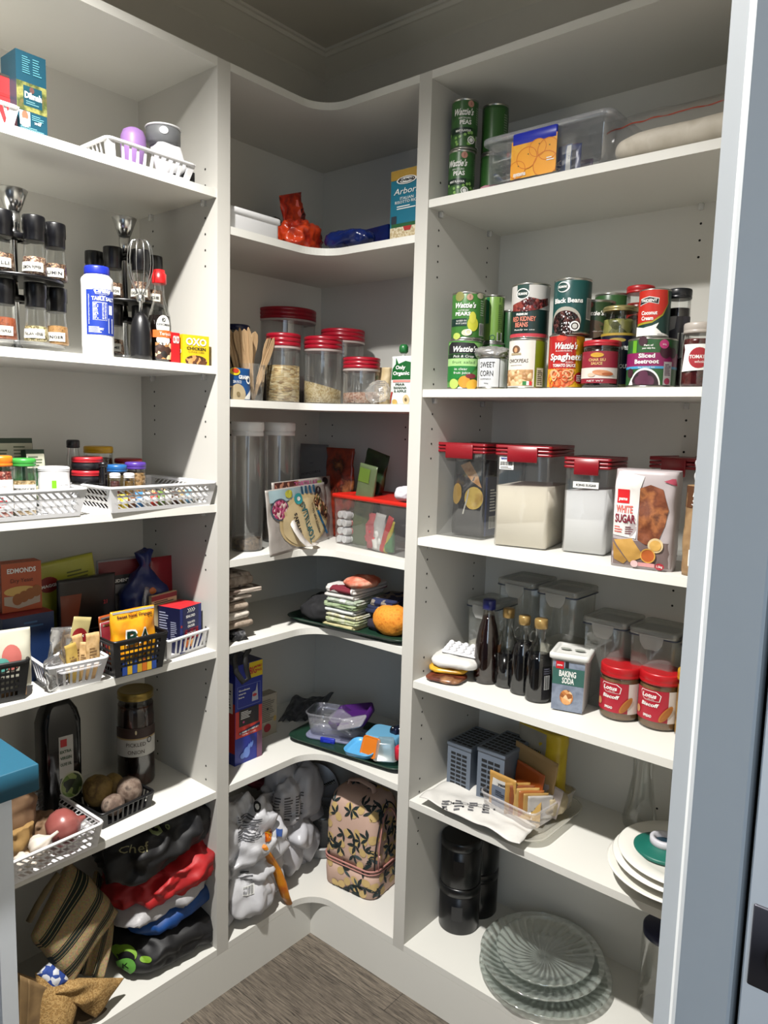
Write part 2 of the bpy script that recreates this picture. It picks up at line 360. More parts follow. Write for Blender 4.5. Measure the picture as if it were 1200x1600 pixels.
g = G(); g.box(.318, xs_-.006, py0-.732, py0-.052, pz0-.06, pz0-.038, BW); g.build('rail', t)
# ------------------------------------------------------------------ placing things
def face_cam(p): return math.atan2(CAM.y-p[1], CAM.x-p[0])+pi/2
def cyb(xl, xr, yb, yt, z):                     # upright round thing whose foot shows
    xm = (xl+xr)/2; n = at(xm, yb, 2, z); d = (n-CAM).dot(_F); r = (xr-xl)/2*d/FOC*.985
    v = Vector((n.x-CAM.x, n.y-CAM.y, 0)).normalized(); c = n+v*r
    # height from the top pixel on the near side
    best = hgt(c, xm, yt); return Vector((c.x, c.y, z)), face_cam(c), r, best-z
def hgt(c, px, py):                             # height at which the sight line passes nearest the upright axis through c
    d = _F+_R*((px-600)/FOC)-_U*((py-800)/FOC); k = ((c.x-CAM.x)*d.x+(c.y-CAM.y)*d.y)/(d.x*d.x+d.y*d.y); return CAM.z+d.z*k
def dep(xc, yt, z, s, unit, r=None):            # foot hidden: s = distance behind the shelf front
    p = at(xc, yt, 0, D-s) if unit == 'L' else at(xc, yt, 1, -D+s)
    return Vector((p.x, p.y, z)), face_cam(p), r, p.z-z
def bxb(A, B, yt, z):                           # box whose front foot shows: A left, B right corner pixel, yt the top above A
    a = at(*A, 2, z); b_ = at(*B, 2, z); w_ = (b_-a).length; h = hgt(a, A[0], yt)-z
    return (a+b_)/2, math.atan2(b_.y-a.y, b_.x-a.x), w_, h

def pressed(n=30):
    """pressed clear glass: radiating ridges in the surface"""
    m = clear('dce6de', gloss=1, rough=.05, milk=.24, base=.26).copy(); nt = m.node_tree; L = nt.links
    tc = nt.nodes.new('ShaderNodeTexCoord'); sp = nt.nodes.new('ShaderNodeSeparateXYZ'); L.new(tc.outputs['Object'], sp.inputs[0])
    def M(op, a, b=None):
        x = nt.nodes.new('ShaderNodeMath'); x.operation = op
        for i, q in enumerate((a, b)):
            if q is None: continue
            if isinstance(q, (int, float)): x.inputs[i].default_value = q
            else: L.new(q, x.inputs[i])
        return x.outputs[0]
    an = M('ARCTAN2', sp.outputs[1], sp.outputs[0]); ln = nt.nodes.new('ShaderNodeVectorMath'); ln.operation = 'LENGTH'; L.new(tc.outputs['Object'], ln.inputs[0])
    sw = M('ABSOLUTE', M('SINE', M('ADD', M('MULTIPLY', an, n/2), M('MULTIPLY', ln.outputs['Value'], 60))))
    rg = M('SINE', M('MULTIPLY', ln.outputs['Value'], 170)); h = M('ADD', M('MULTIPLY', sw, 1.6), M('MULTIPLY', rg, .5))
    bp = nt.nodes.new('ShaderNodeBump'); bp.inputs['Strength'].default_value = 1; bp.inputs['Distance'].default_value = .006; L.new(h, bp.inputs['Height'])
    for nd in nt.nodes:
        if nd.bl_idname in ('ShaderNodeBsdfGlossy', 'ShaderNodeLayerWeight', 'ShaderNodeBsdfDiffuse'): L.new(bp.outputs['Normal'], nd.inputs['Normal'])
    return m
ALB = .74
ORD = ['first', 'second', 'third', 'fourth', 'fifth', 'sixth', 'seventh', 'eighth', 'ninth', 'tenth', 'eleventh', 'twelfth', 'thirteenth', 'fourteenth']
def up(xl, xr, yt, z, s, unit):                 # round thing on a shelf above eye level: its foot is hidden by the shelf edge
    xm = (xl+xr)/2; n = at(xm, yt, 0, D-s) if unit == 'L' else at(xm, yt, 1, -D+s)
    r = (xr-xl)/2*(n-CAM).dot(_F)/FOC*.985; v = Vector((n.x-CAM.x, n.y-CAM.y, 0)).normalized(); c = n+v*r
    h = (hgt(n, xm, yt) if yt < 640 else hgt(c, xm, yt))-z
    return Vector((c.x, c.y, z)), face_cam(c), r, h
def upb(xl, xr, yt, z, s, unit):                # box parallel to the shelf front, foot hidden
    ax, val = (0, D-s) if unit == 'L' else (1, -D+s); a = at(xl, yt, ax, val); b_ = at(xr, yt, ax, val)
    a.z = b_.z = z; m_ = at((xl+xr)/2, yt, ax, val)
    return (a+b_)/2, (pi/2 if unit == 'L' else 0), (b_-a).length, m_.z-z
def rep(P, h=None, r=None):
    P = list(P)
    if h: P[3] = h
    if r: P[2] = r
    return P
# ---------------------------------------------------------------- kinds of things
TIN = mat('b9b8b0', .28, .9, .04, name='tin')
def can(P, col, fn, label, name='food_can', group=None, turn=0):
    loc, rz, r, h = P; t = thing(name, label, 'can', loc, rz+turn, group); b = .0045
    g = G(); g.lathe([(r-.002, 0), (r, .0008), (r, .0025), (r-.0012, .004), (r-.0012, b), (r-.0012, h-b), (r-.0012, h-.004), (r, h-.0025), (r, h-.0008), (r-.001, h), (r-.0025, h-.001), (r-.003, h-.004), (r*.6, h-.0045), (r*.58, h-.0052)], TIN, 40)
    g.build('can_body', t)
    g = G(); g.lathe([(r-.0008, b), (r-.0006, b+.0006), (r-.0006, h-b-.0006), (r-.0008, h-b)], mat(col, .32), 40, c0=False, c1=False)
    if fn: fn(g, cyl(r-.0006), r, h)
    g.build('paper_label', t); return t
def pill(g, z0, z1, w_, d_, m, rad=.01, **k): g.rr([(z0, w_, d_, rad), (z1, w_, d_, rad)], m, **k)
def jar(P, lidcol, label, content=None, fill=.9, fn=None, glassm=None, lidh=.016, neck=.82, name='glass_jar', cat='jar', group=None, body=None, lidr=None, par=None):
    loc, rz, r, h = P; t = par or thing(name, label, cat, loc, rz, group); lr = lidr or min(r, r*neck+.003); b = h-lidh
    shape = body or [(r*.88, 0), (r*.97, .002), (r, .007), (r, b*.78), (r*.97, b*.86), (r*neck, b*.97), (r*neck, h-lidh*.5)]
    g = G(); g.lathe(shape, glassm or GLASS, 36, c1=False)
    if fn and not content: fn(g, cyl(r+.0002), r, h)
    g.build('jar_body', t)
    if content:
        g = G(); zf = b*fill; pr = [(min(rr-.0018, rr*.97), max(z, .002)) for rr, z in shape if z < zf]
        rl = pr[-1][0]; pr += [(rl, zf), (rl*.5, zf+.001), (.0005, zf)]; g.lathe(pr, content, 36); g.build('contents', t)
        if fn: g = G(); fn(g, cyl(r+.0006), r, h); g.build('label_wrap', t)
    g = G(); L = mat(lidcol, .35) if isinstance(lidcol, str) else lidcol
    g.lathe([(lr-.0015, b), (lr, b+.001), (lr, b+lidh*.25), (lr-.0006, b+lidh*.3), (lr, b+lidh*.36), (lr, h-.003), (lr-.001, h-.0008), (lr-.003, h), (lr-.005, h-.0004), (lr*.5, h-.0006), (.0005, h-.0006)], L, 40)
    g.build('lid', t); return t
def carton(P, dep_, col, label, fn=None, name='carton', top=None, sidec=None, group=None, cat='box', rx=0, sfn=None):
    loc, rz, w_, h = P; t = thing(name, label, cat, loc, rz, group); t.rotation_euler.x = rx
    g = G(); m_ = mat(col, .42) if isinstance(col, str) else col; x = w_/2
    v = [g.bm.verts.new(p) for p in ((-x, 0, 0), (x, 0, 0), (x, dep_, 0), (-x, dep_, 0), (-x, 0, h), (x, 0, h), (x, dep_, h), (-x, dep_, h))]
    tm = mat(top, .42) if top else m_; sm_ = mat(sidec, .42) if sidec else m_
    for f, mm in (((3, 2, 1, 0), m_), ((4, 5, 6, 7), tm), ((0, 1, 5, 4), m_), ((1, 2, 6, 5), sm_), ((2, 3, 7, 6), m_), ((3, 0, 4, 7), sm_)): g.face([v[i] for i in f], mm)
    g.box(-x+.001, x-.001, dep_*.45, dep_*.55, h, h+.0004, tm)
    if sfn: sfn(g, lambda u, v_, o: (x+o, u, v_), lambda u, v_, o: (-x-o, dep_-u, v_))
    if fn: fn(g, flat(0), w_, h)
    g.build('box_body', t); return t
class Bag:
    """a filled bag or packet standing up: superelliptic rings with creases; front(u, v, o) maps marks onto its face"""
    def __init__(s, w_, h, d_, seed=0, amp=.003, top='pinch', n=2.6, fr=28, lean=0, taper=0, wav=0):
        s.__dict__.update(w=w_, h=h, d=d_, seed=seed, amp=amp, top=top, n=n, fr=fr, lean=lean, taper=taper, wav=wav)
    def hw(s, v):
        k = v/s.h; a = s.w/2*(1-s.taper*k)
        if s.top == 'tuft': a *= 1 if k < .6 else max(.12, 1-(k-.6)*3.2) if k < .86 else .14+(k-.86)*1.8
        if s.top == 'round': a *= (max(0, 1-max(0, (k-.7)/.3)**2)**.5*.9+.1)
        return a
    def hd(s, v):
        k = v/s.h; b = s.d/2*(.82+.18*min(1, k*8))
        if s.top == 'pinch': b *= max(.0, 1-k**2.6)**.75
        elif s.top == 'block': b *= 1-.12*max(0, (k-.8)/.2)**2
        elif s.top == 'tuft': b *= 1 if k < .6 else max(.14, 1-(k-.6)*3.2) if k < .86 else .2+(k-.86)
        elif s.top == 'round': b *= max(0, 1-max(0, (k-.7)/.3)**2)**.5*.9+.1
        elif s.top == 'flat': b *= 1-.5*k
        return max(b, .0012)
    def nz(s, x, v, k=0):
        a = min(1, v/s.h*6)
        return s.amp*a*(noise.noise(Vector((x*s.fr, v*s.fr, s.seed+k)))*1.3+abs(noise.noise(Vector((x*s.fr*2, v*s.fr*1.3, s.seed+k+5))))*.9)
    def front(s, u, v, o=0, back=False):
        a = s.hw(v); q_ = max(0, 1-min(1, abs(u)/a)**s.n)**(1/s.n); y = s.hd(v)*q_+s.nz(u, v, 9 if back else 0)+o
        return (u, (y if back else -y)+s.lean*v, v)
    def mesh(s, g, m, nu=36, nv=22, open_=False):
        rings = []
        for j in range(nv+1):
            v = s.h*j/nv; ring = []; a = s.hw(v); b = s.hd(v)
            for i in range(nu):
                t = 2*pi*i/nu; c, sn = cos(t), sin(t); x = a*math.copysign(abs(c)**(2/s.n), c); y = b*math.copysign(abs(sn)**(2/s.n), sn)
                q_ = abs(sn); y += (s.nz(x, v, 0 if y < 0 else 9)*(1 if y >= 0 else -1))*min(1, q_*3)
                zz = v+(s.wav*noise.noise(Vector((x*40, s.seed, 3))) if j == nv else 0)
                ring.append((x+s.nz(y, v, 20)*.5*abs(c), y+s.lean*v, zz))
            rings.append(ring)
        g.loft(rings, m, True, not open_)
        return s
def bag(P, d_, m, label, fn=None, name='bag', cat='bag', group=None, rx=0, ry=0, yoff=None, **k):
    loc, rz, w_, h = P; t = thing(name, label, cat, loc, rz, group); t.rotation_euler = (rx, ry, rz)
    b = Bag(w_, h, d_, **k); g = G(); b.mesh(g, mat(m, .35, bump=.15, scale=35) if isinstance(m, str) else m)
    yo = d_/2 if yoff is None else yoff
    if fn: fn(g, b.front, w_, h)
    for v in g.bm.verts: v.co.y += yo
    g.build('bag_body', t); return t
def sachet(loc, rz, w_, h, m, label, fn=None, rx=0, ry=0, name='sachet', d_=.008, cat='sachet', group=None, seed=1, amp=.0015):
    o = bpy.data.objects
    g = G(); b = Bag(w_, h, d_, seed=seed, amp=amp, top='pinch', fr=60); b.mesh(g, mat(m, .3, bump=.1) if isinstance(m, str) else m, 24, 12)
    if fn: fn(g, b.front, w_, h)
    ob = g.build(name); tag(ob, label, cat, loc, None, group); ob.rotation_euler = (rx, ry, rz); return ob
def blob(w_, d_, h, seed=0, amp=.01, fr=12, facet=0, n=2.4, crease=.5, nu=64, nv=32):
    """crumpled heap of cloth or film resting on its flattened base"""
    def f(t, p):
        c, s_ = cos(t), sin(t); cp_, sp_ = cos(p), sin(p)
        x = w_/2*math.copysign(abs(c)**(2/n), c)*abs(cp_)**(2/n); y = d_/2*math.copysign(abs(s_)**(2/n), s_)*abs(cp_)**(2/n)
        z = h/2+h/2*math.copysign(abs(sp_)**.9, sp_); q = Vector((x*fr, y*fr, z*fr+seed*7.3))
        k = amp*(noise.noise(q)+crease*(1-abs(noise.noise(q*2.1))*2)*.6+.35*noise.noise(q*4.3))
        if facet: vd = noise.voronoi(q*1.15)[0]; ve = noise.voronoi(q*2.7)[0]; k += facet*amp*(min(.42, (vd[1]-vd[0])**.7)*2.0-.55)+facet*amp*.22*(min(.4, ve[1]-ve[0])*2-.4)
        l = Vector((x, y, z-h/2)); l = l.normalized() if l.length > 0 else l
        return (x+l.x*k, y+l.y*k, max(0.0004, z+l.z*k))
    return lambda g, m: g.loft([[f(2*pi*i/nu, -pi/2*.98+pi*.98*j/nv) for i in range(nu)] for j in range(nv+1)], m)
def heap(loc, rz, dims, m, label, name, cat, group=None, rx=0, ry=0, fn=None, z=None, **k):
    g = G(); blob(*dims, **k)(g, m)
    if fn: fn(g)
    ob = g.build(name); tag(ob, label, cat, loc, None, group); ob.rotation_euler = (rx, ry, rz); return ob
def folded(loc, rz, w_, d_, h, m, label, name='folded_cloth', cat='cloth', group=None, seed=0, layers=2, amp=.0025, ry=0, rx=0):
    """a folded cloth: a strip that turns back on itself, open layers at one end, round folds at the other"""
    g = G(); th = h/layers
    for L in range(layers):
        def f(p, L=L):
            x, y, z = p; q = Vector((x*22+seed, y*22, L*.6)); return (x+noise.noise(q+Vector((9, 0, 0)))*amp*1.6, y+noise.noise(q+Vector((0, 9, 3)))*amp*1.6, z+noise.noise(q)*amp)
        nx = 12; z0 = L*th; rr_ = th*.48; ins = .004*((seed*7+L*3) % 3)
        secs = [(z0+.0003, w_-2*rr_-ins, d_-2*rr_-ins, .008), (z0+th*.15, w_-.6*rr_-ins, d_-.6*rr_-ins, .01), (z0+th*.5, w_-ins, d_-ins, .011), (z0+th*.85, w_-.6*rr_-ins, d_-.6*rr_-ins, .01), (z0+th-.0003, w_-2*rr_-ins, d_-2*rr_-ins, .008)]
        # dense rings so the weave can ripple
        g.rr(secs, m, n=4, f=f)
    if layers > 1:                                                        # the round fold joining the layers in front
        for L in range(layers-1):
            z0 = (L+.5)*th; pts = [(-w_/2+.006+(w_-.012)*i/16, -d_/2+.003-.003*0, z0+th/2) for i in range(17)]
            g.tube([(x, y+noise.noise(Vector((x*30, seed, L)))*amp, z+noise.noise(Vector((x*22+seed, 0, L)))*amp) for x, y, z in pts], th*.62, m, 8)
    ob = g.build(name); tag(ob, label, cat, loc, None, group); ob.rotation_euler = (rx, ry, rz); return ob
def basket(P, d_, m, label, name='plastic_basket', cat='basket', pat='slot', flare=.012, nslot=8, rows=3, handle=False, rim=.005, rsd=None):
    """open plastic basket: rim, pierced walls, floor. pat = slot, grid or oval"""
    loc, rz, w_, h = P; t = thing(name, label, cat, loc, rz); x = w_/2; th = .0016; r = .010
    g = G()
    def wp(s, u, v, o):                    # side 0 front, 1 right, 2 back, 3 left; u along in -1..1, v height 0..1, o inwards
        f = flare*v; X, Y0, Y1 = x-flare+f-o, flare-f+o, d_-flare+f-o
        if s == 0: return (u*X, Y0, v*h)
        if s == 2: return (-u*X, Y1, v*h)
        yc, yh = (Y0+Y1)/2, (Y1-Y0)/2
        return (X, yc+u*yh, v*h) if s == 1 else (-X, yc-u*yh, v*h)
    def bar(s, u0, v0, u1, v1, u2, v2, u3, v3):
        g.hexa([wp(s, u0, v0, 0), wp(s, u1, v1, 0), wp(s, u1, v1, th), wp(s, u0, v0, th), wp(s, u3, v3, 0), wp(s, u2, v2, 0), wp(s, u2, v2, th), wp(s, u3, v3, th)], m)
    for s in range(4):
        Ln = (w_ if s % 2 == 0 else d_); n = max(3, round(nslot*Ln/w_)); e = min(.4, .014/Ln*2)
        lo_, hi_ = (.16, .84) if pat == 'slot' else (.14, .86)
        bar(s, -1, 0, 1, 0, 1, lo_, -1, lo_); bar(s, -1, hi_, 1, hi_, 1, 1, -1, 1)
        bar(s, -1, lo_, -1+e, lo_, -1+e, hi_, -1, hi_); bar(s, 1-e, lo_, 1, lo_, 1, hi_, 1-e, hi_)
        span = 2-2*e; st = span/n
        if pat in ('slot', 'grid'):
            bw = st*(.30 if pat == 'slot' else .22)
            for i in range(1, n): c = -1+e+st*i; bar(s, c-bw*.7, lo_, c+bw*.7, lo_, c+bw/2, hi_, c-bw/2, hi_)
            if pat == 'grid':
                for j in range(1, rows): v = lo_+(hi_-lo_)*j/rows; k = .035; bar(s, -1+e, v-k, 1-e, v-k, 1-e, v+k, -1+e, v+k)
        else:
            sl = st*1.1
            for i in range(0, n+1):
                for j in range(rows):
                    v0 = lo_+(hi_-lo_)*j/rows; v1 = lo_+(hi_-lo_)*(j+1)/rows; c = -1+e+st*i; q = st*.15
                    a = [c+sl/2/1-q, c+sl/2+q, c-sl/2+q, c-sl/2-q]; a = [min(1-e*.5, max(-1+e*.5, k)) for k in a]
                    bar(s, a[0], v0, a[1], v0, a[2], v1, a[3], v1)
            for j in range(1, rows): v = lo_+(hi_-lo_)*j/rows; k = .045; bar(s, -1+e, v-k, 1-e, v-k, 1-e, v+k, -1+e, v+k)
    g.build('wall', t)
    g = G(); g.box(-x+flare+.001, x-flare-.001, flare+.001, d_-flare-.001, .0005, .002, m); g.build('floor_plate', t)
    g = G(); n = 5; ring = []
    for qx, qy, a0 in ((1, -1, -90), (1, 1, 0), (-1, 1, 90), (-1, -1, 180)):
        for i in range(n+1): a = R(a0+90*i/n); ring.append((qx*(x-r)+r*cos(a), d_/2+qy*(d_/2-r)+r*sin(a), h-.002))
    g.tube(ring, rim*.62, m, 8, closed=True)
    g.build('rim', t); return t
def canister(P, d_, lidm, label, name='storage_container', lidh=.02, bm_=None, clip=None, rad=.012, ov=.003, rings=0, taper=.0, fn=None, milk=None, open_=False, group=None, seal=None, cat='container'):
    loc, rz, w_, h = P; t = thing(name, label, cat, loc, rz, group); B = bm_ or CLEAR; hb = h-(0 if open_ else lidh*.6)
    g = G(); c = dict(cx=0, cy=d_/2); q = 1-taper
    g.rr([(0.0006, w_*q-.006, d_*q-.006, rad), (.003, w_*q, d_*q, rad), (hb, w_, d_, rad)], B, c1=False, **c)
    if open_: g.rr([(hb-.004, w_+.001, d_+.001, rad), (hb-.003, w_+.006, d_+.006, rad+.002), (hb, w_+.006, d_+.006, rad+.002), (hb, w_, d_, rad)], B, c0=False, c1=False, **c)
    if fn: fn(g, flat(0), w_, h)
    g.build('tub', t)
    if not open_:
        g = G(); z = h-lidh; a = ov
        if rings:
            st = lidh/rings
            for i in range(rings): g.rr([(z+st*i, w_+a, d_+a, rad), (z+st*i+.001, w_+2*a, d_+2*a, rad), (z+st*(i+.72), w_+2*a, d_+2*a, rad), (z+st*(i+.8), w_+a, d_+a, rad)], lidm, c0=True, c1=True, **c)
            g.rr([(h-.002, w_+a*2, d_+a*2, rad), (h, w_+a*2, d_+a*2, rad)], lidm, c0=False, c1=False, **c)
        else: g.rr([(z, w_+a, d_+a, rad), (z+.0015, w_+2*a, d_+2*a, rad+.001), (h-.002, w_+2*a, d_+2*a, rad+.001), (h, w_+a, d_+a, rad)], lidm, c1=False, **c); g.rr([(h, w_+a, d_+a, rad), (h+.0003, w_-.006, d_-.006, rad), (h-.003, w_-.010, d_-.010, rad)], lidm, c0=False, **c)
        lid = g.build('lid', t)
        if seal: g = G(); g.rr([(z-.0012, w_+2*a+.001, d_+2*a+.001, rad), (z+.0008, w_+2*a+.001, d_+2*a+.001, rad)], seal, **c); g.build('seal', lid)
        if clip:
            cm, cw, ch = clip; g = G(); g.rr([(-.0025, cw*.96, .0001, .0001), ], cm) if False else None
            g.box(-cw/2, cw/2, -.0075, -.0035, h-ch, h-.003, cm, .001); g.build('clip', lid)
    return t
def mid(xl, xr, yt, yb, s, unit, box=False):     # both top and foot measured on the near side, base height free
    if box:
        P = upb(xl, xr, yt, 0, s, unit); ax, val = (0, D-s) if unit == 'L' else (1, -D+s); zb = at((xl+xr)/2, yb, ax, val).z
        return Vector((P[0].x, P[0].y, zb)), P[1], P[2], P[3]-zb
    P = up(xl, xr, yt, 0, s, unit); ax, val = (0, D-s) if unit == 'L' else (1, -D+s); n = at((xl+xr)/2, yt, ax, val); zt = n.z; zb = at((xl+xr)/2, yb, ax, val).z
    return Vector((P[0].x, P[0].y, zb)), P[1], P[2], zt-zb
# =============================================================== LEFT UNIT, top shelf
z = ZL[0]
P = upb(24, 71, 84, z, .03, 'L')
def f(g, mp, w_, h):
    g.rect(mp, -w_/2, w_/2, h*.30, h*.64, spk(['5a5a2c', '8c8a4a', '3c4a1c', '6e5a34'], 40, .5, 'N', 0), .0003)
    g.rect(mp, -w_*.28, w_*.34, h*.36, h*.60, mat('0d4250', .4), .0005); g.ell(mp, 0, h*.56, .004, .005, mat('5b3a35'), .0008)
    g.text(mp, 'Dilmah', .002, h*.455, .010, WINK, wid=w_*.56, bold=True); g.lines(mp, -w_*.2, w_*.25, h*.38, h*.43, 2, mat('5d8a92'))
    g.rect(mp, -w_*.42, w_*-.08, h*.12, h*.29, WINK, .0005); g.ell(mp, -w_*.25, h*.235, .0055, .008, mat('8a5f48'), .0008); g.ell(mp, -w_*.25, h*.15, .008, .007, mat('d8d8dc'), .0009)
    g.lines(mp, w_*-.02, w_*.40, h*.2, h*.27, 3, mat('5d9aa8')); g.lines(mp, -w_*.4, w_*.42, h*.02, h*.11, 5, mat('6fa7b5')); g.text(mp, 'will', w_*.15, h*.16, .006, WINK, slant=.3)
    g.lines(mp, -w_*.3, w_*-.02, h*.74, h*.95, 8, mat('4a8a98')); g.lines(mp, w_*.05, w_*.35, h*.74, h*.95, 7, mat('4a8a98'), seed=4)
carton(P, .055, '0a4254', 'teal tea box with green band and white brand lettering, on top-left shelf', f, 'tea_box')
P = upb(-40, 20, 110, z+.0, .055, 'L')
def f(g, mp, w_, h): g.rect(mp, -w_/2, w_/2, h*.63, h*.68, mat('8c1216')); g.rect(mp, -w_*.5, w_*.5, h*.96, h, mat('2a2018'))
carton(P, .06, 'c8262a', 'red carton with dark open top behind the small white basket', f, 'carton', top='2a2420')
P = upb(-60, 30, 152, z, .012, 'L'); basket(P, .08, PW, 'small white basket with diagonal slots, at far left of the top shelf', pat='oval', nslot=4, rows=1, flare=.008)
A = at(155, 235, 0, D-.10); P = upb(168, 306, 246, z, .004, 'L')
P = (P[0], pi/2, P[2], .034); t = basket(P, .125, PW, 'white slotted basket holding cup lids, right end of top-left shelf', pat='slot', nslot=10, flare=.010)
p = at(208, 200, 0, D-.075); o = thing('cup_lid', 'round purple silicone cup lid in the white slotted basket', 'lid', (p.x, p.y, z+.003))
g = G(); hh = p.z-z-.003; g.lathe([(.020, 0), (.024, hh*.6), (.0235, hh*.8), (.019, hh*.93), (.010, hh*.99), (.0005, hh)], mat('a77fc0', .45), 28); g.build('cup_body', o)
p = at(255, 205, 0, D-.060); o = thing('drinking_cup_lid', 'grey sippy cup lid with white rim and oval button, in the slotted basket', 'lid', (p.x, p.y, z+.003), pi/2); hh = p.z-z
g = G(); g.lathe([(.026, hh-.034), (.033, hh-.028), (.033, hh-.002), (.031, hh)], mat('77797c', .4), 32); g.ell(cyl(.0332), -.018, hh-.012, .008, .007, PW, .001); g.build('lid_shell', o)
g = G(); g.tube([(.033*cos(a), .033*sin(a), hh) for a in [2*pi*i/30 for i in range(30)]], .002, PW, 6, closed=True); g.build('rim', o)
g = G(); g.rr([(.002, .03, .03, .008, .002, -.010), (.026, .052, .046, .01, .008, -.014), (hh-.033, .050, .045, .01, .002, -.004)], PW); g.build('spout', o)
for i, yy in enumerate((-.012, .006, .024)):
    g = G(); g.rr([(.002, .016, .03, .003), (.026, .016, .03, .003)], mat('131317', .4)); tag(g.build('plastic_part'), ['left', 'middle', 'right'][i]+'most of three black plastic pieces seen through the white slotted basket', 'part', (D-.045, at(285, 250, 0, D-.045).y-.012+yy, z+.002), pi/2, 'black pieces in slotted basket')
# =============================================================== LEFT UNIT, spice shelf
z = ZL[1]
CAPM = mat('0b0b0f', .32); SP = {'br': spk(['4a2f1e', '7b573c', '2b1a10', '9a7a5c'], 420), 'tn': spk(['9c7440', 'b98a4e', '84602f'], 350, .7, 'N'), 'gr': spk(['8f7f4e', 'c9b98a', '6e6236', 'ded0a0'], 380), 'rd': spk(['8a3a18', 'a3501f', '6e2c12'], 300, .7, 'N'), 'pk': spk(['6e4a3c', 'a08268', '50332a', 'c0a58c'], 420)}
def spice(P, sp, fill, label, txt, ph=0):
    loc, rz, r, h = P; t = thing('spice_jar', label, 'jar', loc, rz, None); hb = h*.60; sh = [(r*.86, 0), (r*.98, .001), (r*.98, .004), (r*.92, hb*.25), (r*.78, hb*.75), (r*.74, hb)]
    g = G(); g.lathe(sh, GLASS, 30, c1=False); g.build('jar_body', t)
    zf = hb*fill; rr_ = lambda v: r*(.97-.23*min(1, max(0, (v-.003)/hb)))
    g = G(); g.lathe([(r*.84, .0015), (rr_(.004)-.001, .004), (rr_(zf)-.001, zf), (rr_(zf)*.5, zf+.0015), (.0005, zf+.001)], SP[sp], 28); g.build('spice', t)
    g = G(); mp = cyl(lambda v: rr_(v)+.0004, ph=ph); g.rect(mp, -r*.9, r*.9, hb*.10, hb*.36, mat('d8d6cc'), .0002); g.text(mp, txt, 0, hb*.18, .0052, INK, wid=r*1.45, bold=True); g.build('label_strip', t, 'white name strip')
    g = G(); g.lathe([(r*.78, hb-.002), (r*.80, hb), (r*.80, h*.74), (r*.86, h*.76), (r*.86, h-.002), (r*.83, h), (r*.4, h-.0005)], CAPM, 32); g.build('cap', t)
def carousel(px, yt, s, label, ybot):
    n = at(px, yt, 0, D-s); t = thing('spice_rack', label, 'rack', (n.x, n.y, z)); H = n.z-z; rz = face_cam(n)
    g = G(); g.lathe([(.026, 0), (.026, .003), (.010, .006), (.008, .012)], STEEL, 32); g.build('base', t)
    g = G(); g.lathe([(.0055, .008), (.0055, H-.075), (.011, H-.073), (.011, H-.035)], STEEL, 24); g.build('pole', t)
    g = G(); g.lathe([(.012, H-.036), (.0245, H-.001), (.0238, H), (.006, H-.030)], STEEL, 36); g.build('funnel_top', t)
    for zz in (.008, .119):
        g = G(); g.lathe([(.076, zz), (.079, zz+.001), (.079, zz+.005), (.074, zz+.006), (.01, zz+.006)], CLEAR if zz < .05 else CAPM, 40); g.build('tray', t)
    for zz in (.085, H-.085):
        g = G(); g.box(-.014, .014, -.028, .028, zz, zz+.010, CAPM, .001); g.box(-.028, .028, -.014, .014, zz, zz+.010, CAPM, .001); g.build('bracket', t)
    return n, H
n, H = carousel(19, 296, .085, 'spice carousel with silver funnel top at the left end of the spice shelf', 0)
def sj(c, dx, dy, zz, sp, fill, label, txt, r=.0215, h=.100):
    p = Vector((c.x+dx, c.y+dy, z+zz)); spice((p, face_cam(p)-.25, r, h), sp, fill, label, txt)
zl, zu = .0150, .1260
sj(n, .045, .014, zu, 'pk', .52, 'brown spice jar with white name strip, upper tier of the left carousel', 'LEMON PEPPER')
sj(n, .026, .060, zu, 'br', .50, 'spice jar at the right of the left carousel, upper tier', 'CUMIN')
sj(n, .045, .014, zl, 'gr', .44, 'jar of pale dried herbs, lower tier of the left carousel', 'ITALIAN HERBS')
sj(n, .026, .060, zl, 'tn', .55, 'jar of tan ground spice at the lower right of the left carousel', 'GINGER')
sj(n, .036, -.036, zl, 'rd', .60, 'jar of reddish spice cut by the left edge, lower tier of the carousel', 'SMOKED PAPRIKA')
sj(n, .036, -.036, zu, 'br', .50, 'dark spice jar cut by the left edge, upper tier of the carousel', 'CHILLI')
n, H = carousel(194, 341, .165, 'second spice carousel behind the salt, whisk and sauce bottles', 0)
sj(n, -.044, -.043, zu, 'br', .5, 'black-capped spice jar just above the blue salt lid', 'CLOVES')
sj(n, .026, -.042, zu, 'br', .5, 'spice jar between the salt bottle and the whisk, on second carousel', 'CINNAMON')
sj(n, .052, .004, zu, 'pk', .6, 'brown spice jar behind the whisk wires, on second carousel', 'CAJUN SPICE')
sj(n, .024, .052, zu, 'br', .5, 'black-capped spice jar behind the red-capped sauce bottle', 'SAGE')
sj(n, .026, -.042, zl, 'br', .5, 'spice jar low beside the salt bottle, lower tier of second carousel', 'THYME')
sj(n, .052, .004, zl, 'br', .5, 'spice jar low behind the whisk handle, second carousel', 'MINT')
sj(n, .024, .052, zl, 'gr', .5, 'spice jar low behind the sauce bottle, second carousel', 'OREGANO')
